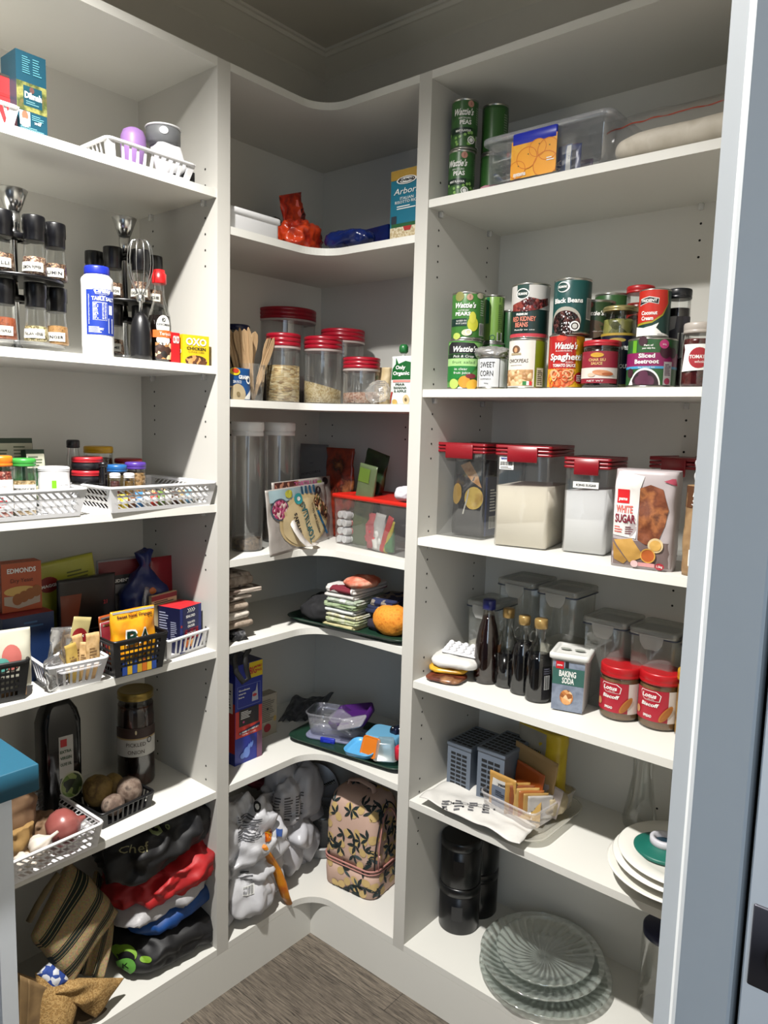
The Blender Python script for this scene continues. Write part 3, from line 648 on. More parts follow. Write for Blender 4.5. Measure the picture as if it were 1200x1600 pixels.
# table salt
P = up(121, 181, 412, z, .022, 'L'); loc, rz, r, h = P; r = .0285; t = thing('salt_bottle', 'white table salt bottle with blue lid and blue label', 'bottle', loc, rz)
g = G(); g.lathe([(r*.9, 0), (r*.97, .004), (r*.97, .016), (r, .022), (r*.99, h*.80), (r, h*.815), (r, h*.845), (r*.96, h*.87), (r*.74, h*.91)], PW, 40)
mp = cyl(r+.0002, ph=.28); BL = mat('1f3a9c', .4); a = r*1.0; g.rect(mp, -a, a, h*.24, h*.73, BL)
g.poly(mp, [(-.016, h*.735), (.019, h*.745), (.017, h*.69), (.012, h*.675), (-.012, h*.675)], BL, .0008); g.poly(mp, [(-.014, h*.728), (.017, h*.738), (.015, h*.694), (.011, h*.682), (-.011, h*.682)], WINK, .001); g.poly(mp, [(-.013, h*.724), (.016, h*.733), (.014, h*.696), (.010, h*.686), (-.010, h*.686)], BL, .0012)
g.text(mp, 'Cerebos', .001, h*.697, .0075, WINK, wid=.027, o=.0015, bold=True, slant=.2); g.text(mp, 'iodised', .001, h*.655, .0028, WINK); g.text(mp, 'TABLE SALT', .003, h*.615, .0065, WINK, wid=.042, bold=True)
g.rect(mp, -.016, .009, h*.40, h*.595, WINK, .0006); g.rect(mp, -.0155, .0085, h*.404, h*.59, BL, .0008); g.lines(mp, -.015, -.006, h*.41, h*.585, 11, WINK, .001); g.lines(mp, .0, .003, h*.41, h*.585, 11, WINK, .001, 5); g.lines(mp, .0045, .0075, h*.41, h*.585, 11, WINK, .001, 7)
g.lines(mp, -.024, .004, h*.26, h*.33, 5, WINK, .0008); g.lines(mp, -.024, -.022, h*.35, h*.68, 22, WINK); g.bars(mp, .013, .021, h*.27, h*.42, BL, n=7); g.rect(mp, .013, .021, h*.47, h*.57, WINK, .0006); g.build('bottle_body', t)
g = G(); g.lathe([(r*.77, h*.905), (r*.78, h*.925), (r*.78, h-.003), (r*.74, h), (r*.3, h)], mat('1c2fa8', .35), 40); g.build('cap', t)
# whisk attachment
P = up(200, 240, 487, z, .018, 'L'); loc, rz, r, h = P; t = thing('whisk', 'steel balloon whisk standing on its black blender handle', 'utensil', loc, rz); r = .0205
g = G(); g.lathe([(r, 0), (r, .012), (r*.97, h*.55), (r*.85, h*.8), (r*.6, h*.93), (r*.32, h)], BLACK, 32); g.build('handle', t)
hz = h+.022; g = G(); g.lathe([(.0035, h-.002), (.0035, hz-.002), (.0075, hz), (.0078, hz+.002), (.0078, hz+.011), (.0065, hz+.012)], STEEL, 24); g.build('collar', t)
g = G(); hw = .106; z0 = hz+.010
for k in range(5):
    a = pi*k/5; pts = []
    for i in range(25):
        q = i/24*2-1; ph = q*pi*.985; rr_ = .0205*sin(abs(ph)/2*1.0)**1.0 if False else None
        tt = (q+1)/2; wv = .0195*(sin(pi*tt)); zz = z0+hw*(1-abs(q)**1.0)
        s_ = -cos(pi*tt); x = .0045*s_ if False else 0
        u = 2*tt if tt < .5 else 2-2*tt; R_ = .003+.0205*(sin(min(1, u*1.02)*pi*.82)**.9 if u < .61 else cos((u-.61)/.39*pi/2)**.6*(sin(.61*1.02*pi*.82)**.9)); sg = -1 if tt < .5 else 1
        R_ = R_ if u < .999 else 0; pts.append((sg*R_*cos(a), sg*R_*sin(a), z0+hw*(u if u < .61 else .61+.39*sin((u-.61)/.39*pi/2))))
    g.tube(pts, .0008, STEEL, 5)
g.build('wires', t)
# teriyaki bottle
P = up(226, 271, 418, z, .020, 'L'); loc, rz, r, h = P; r = .0225; t = thing('sauce_bottle', 'teriyaki sauce bottle with red cap and orange-banded label', 'bottle', loc, rz)
g = G(); g.lathe([(r*.92, 0), (r, .004), (r, h*.40), (r*.9, h*.52), (r*.55, h*.66), (r*.42, h*.74), (r*.42, h*.86)], GLASS, 36, c1=False); g.build('bottle_body', t)
g = G(); g.lathe([(r*.88, .002), (r*.96, .005), (r*.96, h*.40), (r*.885, h*.505), (.001, h*.505)], mat('120b0a', .15), 36); g.build('sauce', t)
g = G(); mp = cyl(r+.0002, ph=.35); rr_ = r*.95
g.ell(mp, 0, h*.39, .014, h*.115, WINK, .0004); g.ell(mp, 0, h*.455, .0042, .0048, INK, .0008, 6, ring=.7); g.text(mp, 'K', 0, h*.443, .005, INK, bold=True, o=.001); g.text(mp, 'KIKKOMAN', 0, h*.395, .0042, INK, wid=.024, bold=True, o=.001)
g.rect(mp, -.021, .020, h*.265, h*.345, mat('d9662a', .4), .0009); g.text(mp, 'Teriyaki', .004, h*.29, .0065, WINK, wid=.024, o=.0013); g.ell(mp, 0, h*.24, .014, .010, WINK, .0006); g.rect(mp, -.016, .018, .006, h*.21, spk(['3c1f12', 'b07a45', '1a0f0a', 'e4c79a'], 90), .0007); g.build('label_wrap', t)
g = G(); g.lathe([(r*.58, h*.85), (r*.62, h*.86), (r*.62, h-.008), (r*.5, h-.006), (r*.48, h), (r*.2, h)], mat('d31f22', .3), 28); g.build('cap', t)
# stock cubes
P = upb(286, 326, 524, z, .012, 'L')
def f(g, mp, w_, h):
    g.text(mp, 'OXO', 0, h*.66, h*.24, WINK, wid=w_*.78, bold=True); g.text(mp, 'CHICKEN', 0, h*.50, h*.10, INK, wid=w_*.72, bold=True); g.text(mp, '12 STOCK CUBES', 0, h*.40, h*.06, INK, wid=w_*.6); g.ell(mp, 0, h*.12, w_*.42, h*.2, spk(['5c3418', 'c79257', '38200f'], 120), .0009)
def sf(g, mr, ml): g.text(ml, 'OXO', .018, .021, .009, WINK, wid=.026, bold=True); g.bars(ml, .01, .026, .004, .016, mat('b8881a'))
loc, rz, w_, h = P; carton((loc, rz-.12, w_*.95, h), .036, 'e4c01c', 'small yellow chicken stock cube box by the side panel', f, 'stock_cube_box', sfn=sf)
P = upb(268, 284, 520, z, .020, 'L'); loc, rz, w_, h = P; loc.y -= .002
carton((loc, rz, .018, h), .04, 'c41a22', 'small red stock cube box behind the yellow one', lambda g, mp, w_, h: g.text(mp, 'OXO', 0, h*.66, h*.24, WINK, wid=w_*.8, bold=True), 'stock_cube_box')
# =============================================================== LEFT UNIT, basket shelf
z = ZL[2]
a = at(140, 815, 2, z); b_ = at(-60, 826, 2, z); aa = at(0, 820, 2, z)
yr = at(136, 812, 0, D+.004).y; P = (Vector((D+.008, yr-.16, z)), pi/2, .32, .051)
basket(P, .19, PW, 'long white tray basket with oval holes, left one on the third shelf', pat='oval', nslot=22, rows=3, flare=.010)
yl, yr2 = at(175, 790, 0, D+.002).y, at(332, 790, 0, D+.002).y
P = (Vector((D+.008, (yl+yr2)/2, z)), pi/2+.03, yr2-yl+.018, .049)
basket(P, .23, PW, 'white tray basket with oval holes, right one beside the side panel', pat='oval', nslot=15, rows=3, flare=.010)
zb = z+.003
def lj(xl, xr, yt, s, lidc, label, **k):
    loc, rz, r, h = up(xl, xr, yt, zb, s, 'L'); return jar((loc, rz, r, h), lidc, label, **k)
def f(g, mp, r, h): g.rect(mp, -r*1.2, r*1.2, h*.1, h*.62, WINK); g.text(mp, 'ROASTED', 0, h*.5, .003, mat('b01a2a')); g.text(mp, 'CHILLI', 0, h*.40, .005, mat('b01a2a'), bold=True); g.lines(mp, -.01, .01, h*.15, h*.35, 4, mat('b01a2a'))
lj(-18, 18, 712, .025, 'ee7c1a', 'spice jar with orange lid at the left end of the long tray', content=spk(['a03a30', 'e0b0a0', '7a1f1a', 'c86a58'], 300), fn=f, lidh=.018, neck=.95)
def f(g, mp, r, h): g.rect(mp, -r*.9, r*1.1, h*.1, h*.55, WINK); g.text(mp, 'MOROCCAN', 0, h*.45, .0045, INK, wid=r*1.7, bold=True); g.text(mp, 'spice', 0, h*.33, .004, INK)
lj(18, 55, 716, .028, '3d9a40', 'spice jar with green lid and white label in the long tray', content=spk(['b99a6a', 'd8c49a', '8a7040'], 300), fill=.7, fn=f, lidh=.014, neck=.95)
loc, rz, r, h = up(60, 108, 729, zb, .030, 'L')
def f(g, mp, r, h): g.rect(mp, -.004, .004, h*.48, h*.72, mat('7ac11f', .4)); g.text(mp, 'GROUND', .017, h*.60, .003, INK); g.text(mp, 'BLACK', .017, h*.50, .0045, INK, bold=True); g.text(mp, 'PEPPER', .017, h*.40, .0035, INK)
jar((loc, rz, r, h), PW, 'white plastic tub with bright green square, in the long tray', fn=f, glassm=PW, neck=.98, lidh=.008, name='spice_tub')
for i, (xl, xr, yt, s, lab) in enumerate(((-35, 24, 684, .10, 'dark green foil packet at the back left of the long tray'), (22, 56, 684, .10, 'dark green foil packet beside another at the back of the tray'), (45, 74, 702, .08, 'low dark green packet lying behind the green-lidded jar'))):
    P = upb(xl, xr, yt, zb, s, 'L')
    def f(g, mp, w_, h): g.rect(mp, -w_*.48, w_*.48, h*.70, h*.93, mat('b9b8a4', .5)); g.lines(mp, -w_*.4, w_*.4, h*.72, h*.9, 4, mat('55604a')); g.rect(mp, -w_*.48, w_*.48, h*.2, h*.62, spk(['1f3a22', '2f5a34', '16281a'], 60, .4, 'N', 0))
    carton(P, .05, '1d3524', lab, f, 'tea_packet', rx=-.12)
for i, (px, w_, hh, ry, lab) in enumerate(((88, .022, .055, .25, 'torn beige paper sachet behind the white pepper tub'), (68, .018, .048, -.3, 'small crumpled beige sachet beside the green-lidded jar'))):
    p = at(px, 745, 0, D-.085); sachet((p.x, p.y, zb), pi/2, w_, hh, 'b8ad8c', lab, ry=ry, d_=.006)
# right tray contents
def lid_only(P, col, label, h2, body='3a2018', **k): return jar(P, col, label, content=mat(body, .4), lidh=h2, **k)
lj(104, 124, 687, .12, '16161a', 'slim dark bottle with black cap behind the red-lidded tubs', content=mat('14100e', .3), fill=.62, neck=.8, name='extract_bottle')
for i, (yt, dz, lab) in enumerate(((713, .026, 'flat dark tub with red lid, on top of its twin'), (739, 0, 'flat dark tub with red lid, below its twin'))):
    loc, rz, r, h = up(112, 160, yt, zb+dz, .075, 'L'); loc.z = zb+(.052-.026 if i == 0 else 0)+(P3-.052 if (P3 := up(112, 160, 713, zb, .075, 'L')[3]) > .052 else 0); jar((loc, rz, r, .0255), 'b3222c', lab, fn=None, glassm=mat('17161c', .35), neck=.98, lidh=.011, name='paste_tub')
lj(131, 176, 697, .14, 'd8a80c', 'jar with a yellow lid at the back of the right tray', content=mat('4a3a20', .5), lidh=.014, neck=.97)
lj(179, 222, 716, .12, 'a5232c', 'jar with dark red lid at the back of the right tray', content=mat('3c2418', .5), lidh=.010, neck=.97)
lj(154, 168, 722, .045, '101014', 'small black glass bottle in front of the red-lidded tubs', content=mat('0c0a0a', .2), lidh=.010, neck=.8, glassm=mat('100d10', .15), name='extract_bottle')
lj(166, 198, 726, .055, '1f5f9e', 'small jar with domed blue lid in the right tray', content=mat('6b5a34', .5), lidh=.014, neck=.97)
lj(195, 228, 722, .060, '523494', 'small jar with purple lid in the right tray', content=spk(['caa06a', '8a6a3a'], 200), lidh=.014, neck=.97)
lj(171, 188, 739, .022, PW, 'left of two tiny bottles with white caps', content=mat('5a1d1a', .4), lidh=.010, neck=.95, name='extract_bottle')
lj(193, 210, 739, .022, PW, 'right of two tiny bottles with white caps', content=mat('7a5a1a', .4), lidh=.010, neck=.95, name='extract_bottle')
p = at(245, 745, 0, D-.05); g = G()
rd = random.Random(4)
for i in range(34): a = rd.uniform(-.018, .018); b2 = rd.uniform(-.008, .008); g.tube([(a*.6, b2*.6, 0), (a+rd.uniform(-.006, .006), b2, .028+rd.uniform(-.002, .004))], .0009, mat('c9a878', .7), 5)
tag(g.build('toothpicks'), 'bundle of pale wooden toothpicks standing in the right tray', 'toothpicks', (p.x, p.y, zb), pi/2, kind='stuff')
rd = random.Random(9)
cols = ['d4b52c', 'e8d44a', '7a4a2c', '3f7fb8', 'e6e2da', 'c0392b', '6b8a3a', 'd8d2c2', '4a3022', 'b8a070', '88b6d8', 'e0dccf']
for i in range(12):
    yy = yl+.02+(yr2-yl-.05)*i/11; g = G(); g.rr([(0, .014, .010, .002), (.028+rd.random()*.004, .014, .008, .002)], mat(cols[i], .45)); g.rect(flat(-.0042), -.005, .005, .008, .02, WINK)
    tag(g.build('colouring_bottle'), ('%s small packet, %s from the left behind the holes of the right tray' % ({'d4b52c': 'mustard', 'e8d44a': 'yellow', '7a4a2c': 'brown', '3f7fb8': 'blue', 'e6e2da': 'white', 'c0392b': 'red', '6b8a3a': 'green', 'd8d2c2': 'cream', '4a3022': 'dark brown', 'b8a070': 'tan', '88b6d8': 'pale blue', 'e0dccf': 'off-white'}[cols[i]], ORD[i])), 'packet', (D-.018, yy, zb), pi/2+rd.uniform(-.2, .2), 'small packets seen through the right tray')
# =============================================================== LEFT UNIT, packet shelf
z = ZL[3]
BK = mat('101013', .4)
def qb(A, B, h, d_, **k):
    a = at(*A, 2, z); b_ = at(*B, 2, z); return ((a+b_)/2, math.atan2(b_.y-a.y, b_.x-a.x), (b_-a).length, h)
P = qb((262+3, 1034), (332, 1010), .045, 0); basket((P[0], P[1], P[2]+.014, .045), .085, PW, 'white slotted basket holding the blue tuna box, by the side panel', pat='slot', nslot=8)
tb = P
P = qb((183, 1062), (258, 1043), .072, 0); basket((P[0], P[1], P[2]+.014, .074), .12, BK, 'tall black grid basket holding the orange chip bag', pat='grid', nslot=9, rows=5, flare=.008); kb = P
P = qb((82, 1085), (165, 1066), .044, 0); basket((P[0], P[1], P[2]+.014, .050), .12, PW, 'white slotted basket full of seasoning sachets, between two black baskets', pat='slot', nslot=6); wb = P
P = qb((-45, 1112), (42, 1094), .066, 0); basket((P[0], P[1], P[2]+.014, .073), .12, BK, 'black grid basket at the left edge holding a snack bag', pat='grid', nslot=9, rows=5, flare=.008); lb = P
def loc_in(P, u, v, dz=.003): c, s = cos(P[1]), sin(P[1]); return Vector((P[0].x+u*c-v*s, P[0].y+u*s+v*c, z+dz))
# tuna box
def f(g, mp, w_, h):
    g.rect(mp, -w_*.38, w_*.36, .01, h, mat('161c4c', .4)); g.text(mp, 'SEALORD', -.002, h*.76, .0055, WINK, wid=w_*.42, bold=True)
    for i in range(4): g.poly(mp, [(-.012+i*.006, h*.96), (-.010+i*.006, h*.96), (-.005+i*.006, h*.915), (-.010+i*.006, h*.87), (-.012+i*.006, h*.87), (-.007+i*.006, h*.915)], WINK, .0009)
    g.text(mp, 'TUNA WITH', 0, h*.62, .005, WINK, wid=w_*.34, bold=True); g.text(mp, 'CRACKERS', 0, h*.54, .005, WINK, wid=w_*.32, bold=True); g.rect(mp, -w_*.3, w_*.34, h*.26, h*.50, mat('c4232c', .4)); g.text(mp, 'Sweet Thai Chilli', 0, h*.40, .0035, WINK, wid=w_*.42)
    g.rect(mp, -w_*.34, w_*.1, h*.1, h*.26, spk(['c96a2a', 'e8b070', '8a3a18', 'f0d8b0'], 130), .0006); g.ell(mp, -w_*.44, h*.6, .003, .003, mat('a8302a'))
def sf(g, mr, ml): g.lines(ml, .004, .03, .02, h0*.9, 12, mat('a0a4c0')); g.lines(ml, .035, .052, .03, h0*.7, 9, mat('a0a4c0'), seed=5)
h0 = .098
carton((loc_in(tb, .010, .012), tb[1]+.06, .068, h0), .060, '1c2a72', 'dark blue and red tuna-with-crackers box standing in white basket', f, 'cracker_box', top='d12c33', sidec='14183c', sfn=sf)
carton((loc_in(tb, -.004, .075, .03), tb[1]+.03, .075, .092), .008, 'c9b48c', 'narrow cracker box with red printed top edge, behind the tuna box', lambda g, mp, w_, h: (g.rect(mp, -w_/2, w_/2, h*.88, h*.99, mat('7a1f2a')), g.lines(mp, -w_*.4, w_*.4, h*.78, h*.87, 2, INK)), 'cracker_box')
sachet(loc_in(tb, -.03, .095, .03), tb[1]+.2, .08, .105, BAGC, 'empty clear plastic bag behind the tuna box', d_=.02, ry=.25, name='plastic_bag', cat='bag', amp=.004)
# orange chip bag
def f(g, mp, w_, h):
    g.text(mp, 'Sweet Navel Oranges', 0, h*.87, .006, mat('3a1a08'), wid=w_*.78, bold=True, o=.002); g.rect(mp, -w_*.47, w_*.47, h*.955, h*.99, mat('c8c8cc', .25, .6), .001)
    for dx, t_ in ((-.010, 'B'), (.016, 'A')):
        g.text(mp, t_, dx, h*.37, .030, WINK, bold=True, o=.0025, wid=.027); g.text(mp, t_, dx, h*.375, .026, mat('0f3a2c', .4), bold=True, o=.0034, wid=.022)
bag((loc_in(kb, .0, .015, .02), kb[1]+.02, .094, .104), .035, spk(['e87a14', 'f2b01c', 'e8901c', 'd8c82a'], 14, .3, 'N', .2), 'orange and yellow chip bag with green lettering, in black grid basket', f, 'chip_bag', amp=.004, seed=3)
for i, (c_, hh, v, lab) in enumerate((('8a2a34', .098, .052, 'maroon packet with silver seal behind the orange chip bag'), ('b8b4b0', .094, .068, 'silver-edged packet behind the maroon packet in black basket'), ('a34a1c', .103, .084, 'rust-brown packet at the back of the black grid basket'))):
    sachet(loc_in(kb, -.012+.006*i, v, .005), kb[1]+.06, .082, hh, c_, lab, lambda g, mp, w_, h: g.rect(mp, -w_*.45, w_*.45, h*.93, h*.97, STEEL, .001), ry=-.05, d_=.010, name='snack_packet', cat='packet', seed=i)
for i in range(7):
    cc = ['1f3f8a', 'c8a020', '2a4f9a', 'b8962a', 'c86a1c', 'd8b030', '24468f'][i]
    o = carton((loc_in(kb, -.032+.0105*i, .006, .002), kb[1], .0095, .030+.005*(i % 2)), .008, cc, 'thin %s, %s from the left inside the black grid basket' % ('blue bar' if i in (0, 2, 6) else 'orange-wrapped bar' if i == 4 else 'yellow bar', ORD[i]), None, 'snack_bar', group='snack bars in the black grid basket', cat='snack bar')
# white basket of sachets
def kn(g, mp, w_, h): g.ell(mp, 0, h*.62, w_*.42, h*.18, mat('8a1a22', .4), .001, rot=.5); g.text(mp, 'Knorr', 0, h*.58, .006, WINK, wid=w_*.6, bold=True, o=.0018, rot=.6)
sachet(loc_in(wb, .010, .055, .02), wb[1]+.1, .036, .100, 'b5a874', 'beige-gold stock sachet with a red oval, tallest in the white basket', kn, ry=.22)
SIL = mat('c9cacc', .18, .85, .05, bump=.5, scale=40)
sachet(loc_in(wb, -.022, .050, .012), wb[1]+.25, .050, .094, SIL, 'crumpled silver foil sachet leaning right in the white basket', ry=.18, amp=.005, d_=.014)
sachet(loc_in(wb, -.030, .022, .008), wb[1]+.5, .050, .058, SIL, 'smaller silver foil sachet at the front left of white basket', ry=-.25, amp=.005, d_=.016, seed=5)
sachet(loc_in(wb, -.036, .034, .006), wb[1]+.9, .03, .030, spk(['e08a1c', 'c86010', 'f0c060'], 40, .4, 'N'), 'small orange sachet tucked at the left end of white basket', ry=-.1, seed=7)
for i, (u, v, hh, ry, lab) in enumerate(((.004, .030, .074, -.12, 'open golden brown sachet at the middle of the white basket'), (.017, .034, .072, .10, 'narrow kraft paper tube sachet in the white basket'), (.024, .048, .084, -.10, 'kraft paper sachet behind the others in white basket'), (.036, .028, .088, .02, 'tall kraft paper sachet at the right end of white basket'))):
    sachet(loc_in(wb, u, v, .004), wb[1]+(.2, -.3, .1, 0)[i], (.024, .016, .02, .026)[i], hh, spk(['b8935c', 'c9a674', 'a8834c'], 60, .7, 'N', .1) if i else mat('b89a4c', .5, bump=.2), lab, lambda g, mp, w_, h: g.lines(mp, -w_*.3, w_*.3, h*.3, h*.7, 6, mat('7a5a34')), ry=ry, d_=.010, seed=i+11, amp=.002)
g = G(); g.rr([(0, .075, .05, .006), (.003, .08, .052, .006)], clear('f0f0f4', milk=.3)); o = g.build('plastic_sleeve'); tag(o, 'flat clear plastic sleeve lying across the white sachet basket', 'sleeve', loc_in(wb, .002, .022, .034), wb[1]+.05)
# left black basket
def f(g, mp, w_, h): g.ell(mp, w_*.18, h*.55, .016, .022, mat('c46a62', .5), .001); g.ell(mp, w_*.02, h*.45, .013, .012, mat('5aa59a', .5), .0016); g.text(mp, 'fresh', w_*-.15, h*.16, .010, INK, wid=.05, o=.002, slant=.2); g.ell(mp, -w_*.1, h*.85, .006, .004, INK)
bag((loc_in(lb, .006, .012, .02), lb[1]-.05, .105, .104), .035, 'c9c6b4', 'cream snack bag with pink and teal blobs in the left black basket', f, 'snack_bag', amp=.003, seed=8)
sachet(loc_in(lb, -.022, .055, .004), lb[1], .06, .108, 'd8c81c', 'yellow packet behind the cream snack bag', d_=.012, name='snack_packet', cat='packet')
sachet(loc_in(lb, .030, .060, .004), lb[1]+.05, .06, .104, '5c1f2c', 'maroon packet with pale edge, behind the cream snack bag', lambda g, mp, w_, h: g.rect(mp, w_*.38, w_*.48, .02, h*.9, WINK), d_=.012, name='snack_packet', cat='packet')
for i in range(8):
    sachet(loc_in(lb, -.044+.0125*i, .022, .003), lb[1], .012, .046, mat(['b08a60', 'a87f55'][i % 2], .6), 'tan cracker piece, %s from the left inside the left black basket' % ORD[i], d_=.008, name='cracker', cat='cracker', group='crackers in the left black basket')
# back row
YB = at(40, 962, 0, D-.09).z-z
def dp(xl, xr, yt, s): return upb(xl, xr, yt, z, s, 'L')
def f(g, mp, w_, h):
    g.text(mp, 'EDMONDS', 0, h*.80, .009, WINK, wid=w_*.72, bold=True); g.text(mp, 'Dry Yeast', 0, h*.60, .008, mat('4a1a10'), wid=w_*.56)
    g.ell(mp, -w_*.05, h*.42, w_*.4, h*.1, mat('d8b060', .5), .0006); g.poly(mp, [(-w_*.45, h*.16), (-w_*.1, h*.06), (w_*.45, h*.14), (w_*.45, h*.30), (-w_*.45, h*.33)], mat('b8a898', .5), .0007)
    for i in range(4): g.ell(mp, -w_*.12+i*w_*.16, h*(.25+.045*i), w_*.13, h*.12, mat('9a5a24', .5), .001+.0002*i)
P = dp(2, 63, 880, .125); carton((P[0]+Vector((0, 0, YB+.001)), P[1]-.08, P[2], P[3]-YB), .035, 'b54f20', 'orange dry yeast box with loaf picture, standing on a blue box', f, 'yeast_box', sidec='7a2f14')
P = dp(3, 84, 953, .09); carton((P[0], P[1], P[2], YB), .09, '142c56', 'dark blue box with red top standing under the yeast box', lambda g, mp, w_, h: g.lines(mp, -w_*.1, w_*.3, h*.80, h*.92, 2, mat('2f5a88')), 'carton', top='96242a')
P = dp(66, 164, 872, .16); bag((P[0], P[1]-.1, P[2], P[3]), .02, 'a8a834', 'lime green stock powder pouch with red oval, at the back', lambda g, mp, w_, h: (g.ell(mp, -w_*.24, h*.79, w_*.15, h*.075, mat('8a1a14', .4), .001), g.text(mp, 'MAGGI', -w_*.24, h*.765, .006, WINK, wid=w_*.22, bold=True, o=.0018), g.lines(mp, w_*.05, w_*.4, h*.78, h*.88, 3, mat('5a5c1c')), g.rect(mp, w_*.0, w_*.42, h*.6, h*.68, mat('3a2a4a'))), 'stock_pouch', top='flat', amp=.001, ry=-.12)
P = dp(92, 184, 902, .12); bag((P[0], P[1], P[2], P[3]), .022, '0c0a0c', 'black glossy pouch with rounded top and orange-brown corner', lambda g, mp, w_, h: (g.poly(mp, [(-w_*.46, h*.2), (-w_*.28, h*.2), (-w_*.12, h*.82), (-w_*.46, h*.82)], mat('7a3418', .4), .001), g.text(mp, 'ies', -w_*.32, h*.32, .013, mat('c8b8b0'), rot=pi/2, wid=.026, o=.0018, bold=True), g.text(mp, '21', w_*.28, h*.66, .008, mat('c0303a'), bold=True, o=.0018), g.text(mp, 'KC', w_*.08, h*.5, .010, mat('2c2428'), o=.0018, wid=.026)), 'snack_pouch', top='flat', amp=.001)
P = dp(166, 228, 872, .155); bag((P[0], P[1]-.05, P[2]*1.35, P[3]), .018, '8a8a8e', 'grey and maroon rice noodle packet at the back', lambda g, mp, w_, h: (g.rect(mp, -w_*.48, w_*.48, h*.80, h*.98, mat('6a1820', .4)), g.rect(mp, -w_*.34, w_*.1, h*.72, h*.82, INK, .001), g.text(mp, 'TRIDENT', -w_*.12, h*.745, .0065, WINK, wid=w_*.36, bold=True, o=.0018), g.text(mp, 'THIN RICE', -w_*.1, h*.6, .006, INK, wid=w_*.4, o=.0015), g.rect(mp, -w_*.3, w_*.1, h*.2, h*.3, mat('7a5a3a'))), 'noodle_packet', top='flat', amp=.002)
P = dp(198, 272, 866, .11); bag((P[0], P[1], P[2], P[3]), .06, '17255e', 'crumpled dark blue bag with twisted top and red mark', lambda g, mp, w_, h: (g.ell(mp, -w_*.1, h*.34, .016, .010, mat('8a1f2c', .4), .002, 4, rot=.2), g.ell(mp, 0, h*.62, .006, .008, mat('c26a2c'), .002)), 'chip_bag', top='tuft', amp=.009, fr=40, wav=.02)
P = dp(238, 268, 868, .17); sachet((P[0].x, P[0].y, z), pi/2, .06, P[3]*.99, '8f1f2a', 'red packet showing behind the twisted blue bag', d_=.014, name='snack_packet', cat='packet')
# =============================================================== LEFT UNIT, vegetable shelf
z = ZL[4]
P = up(66, 129, 1096, z, .11, 'L'); loc, rz, r, h = P; t = thing('oil_bottle', 'dark square-shouldered olive oil bottle at the back', 'bottle', loc, pi/2-.1); w_ = r*2.05
g = G(); DK = mat('08090a', .12); g.rr([(0, w_*.94, .052, .012), (.004, w_, .058, .014), (h*.80, w_, .058, .014), (h*.90, w_*.86, .05, .014), (h*.97, w_*.6, .038, .012), (h, w_*.42, .03, .01)], DK, cy=.029)
mp = flat(-.0002); g.rect(mp, -w_*.12, w_*.24, h*.34, h*.70, mat('b9b8b4', .5)); g.rect(mp, -w_*.08, w_*.08, h*.61, h*.675, mat('b01a20', .4), .0009)
for i, s_ in enumerate(('EXTRA', 'VIRGIN', 'OLIVE OIL')): g.text(mp, s_, -w_*.09, h*(.555-.055*i), .0062, mat('234a2a'), al='l', wid=w_*.28, bold=True)
g.ell(mp, w_*.18, h*.26, w_*.30, h*.12, mat('b4b6a0', .4), .0006); g.ell(mp, w_*.18, h*.26, w_*.27, h*.105, spk(['2a3a18', '5e7a30', '1a2410', '8a9a5a'], 60, .3), .0009); g.build('bottle_body', t)
P = up(179, 244, 1076, z, .14, 'L'); loc, rz, r, h = P; r = .041
def f(g, mp, r, h): g.rect(mp, -r*1.3, r*1.3, h*.34, h*.64, mat('c9c7c2', .5)); g.rect(mp, -r*1.3, r*1.3, h*.535, h*.64, mat('3a2620', .5), .0007); g.rect(mp, -r*1.3, r*1.3, h*.52, h*.535, mat('b39a6a', .4), .0008); g.text(mp, 'PICKLED', 0, h*.45, .009, mat('3a2a20'), wid=.042, o=.001); g.text(mp, 'ONION', 0, h*.37, .009, mat('3a2a20'), wid=.036, o=.001); g.ell(mp, .030, h*.50, .006, .007, INK, .001, ring=.7); g.ell(mp, 0, h*.6, .002, .005, mat('d8c8a0'), .001)
jar((loc, rz, r, h), mat('a8904c', .3, .8), 'tall jar of pickled onions with a gold lid', content=spk(['241410', '3c2018', '1a0e0c', '4a2a1c'], 32, .25), fill=.93, fn=f, lidh=.018, neck=.88)
# black punnet
a = at(163, 1298, 2, z); b_ = at(238, 1262, 2, z)
P = ((a+b_)/2, math.atan2(b_.y-a.y, b_.x-a.x), (b_-a).length+.012, .036); basket(P, .105, BK, 'black plastic punnet holding potatoes and beetroots', name='punnet', pat='slot', nslot=8, flare=.006); pb = P
def veg(u, v, dz, dims, m, label, name, cat, rz=0, seed=0, fr=22, amp=.003): return heap(loc_in(pb, u, v, 0)+Vector((0, 0, dz)), pb[1]+rz, dims, m, label, name, cat, seed=seed, fr=fr, amp=amp, n=2.0, crease=.1, nu=40, nv=24)
POT = spk(['6a5428', '8a7038', '5a451f', '9a8048'], 30, .7, 'N', .2); BEET = spk(['4a3a30', '6a564a', '8c7a6c', '3a2c26'], 45, .85, 'N', .6)
veg(-.018, .080, .010, (.058, .062, .066), POT, 'large potato at the left back of the punnet', 'potato', 'potato', .3, 1)
veg(.018, .075, .008, (.044, .058, .058), POT, 'potato between the large potato and the grey beetroot', 'potato', 'potato', -.2, 2)
veg(.030, .040, .010, (.052, .050, .056), BEET, 'large grey-brown beetroot at the right of the punnet', 'beetroot', 'vegetable', 0, 3)
veg(-.016, .032, .006, (.044, .044, .040), BEET, 'smaller rough beetroot at the front of the punnet', 'beetroot', 'vegetable', 0, 4)
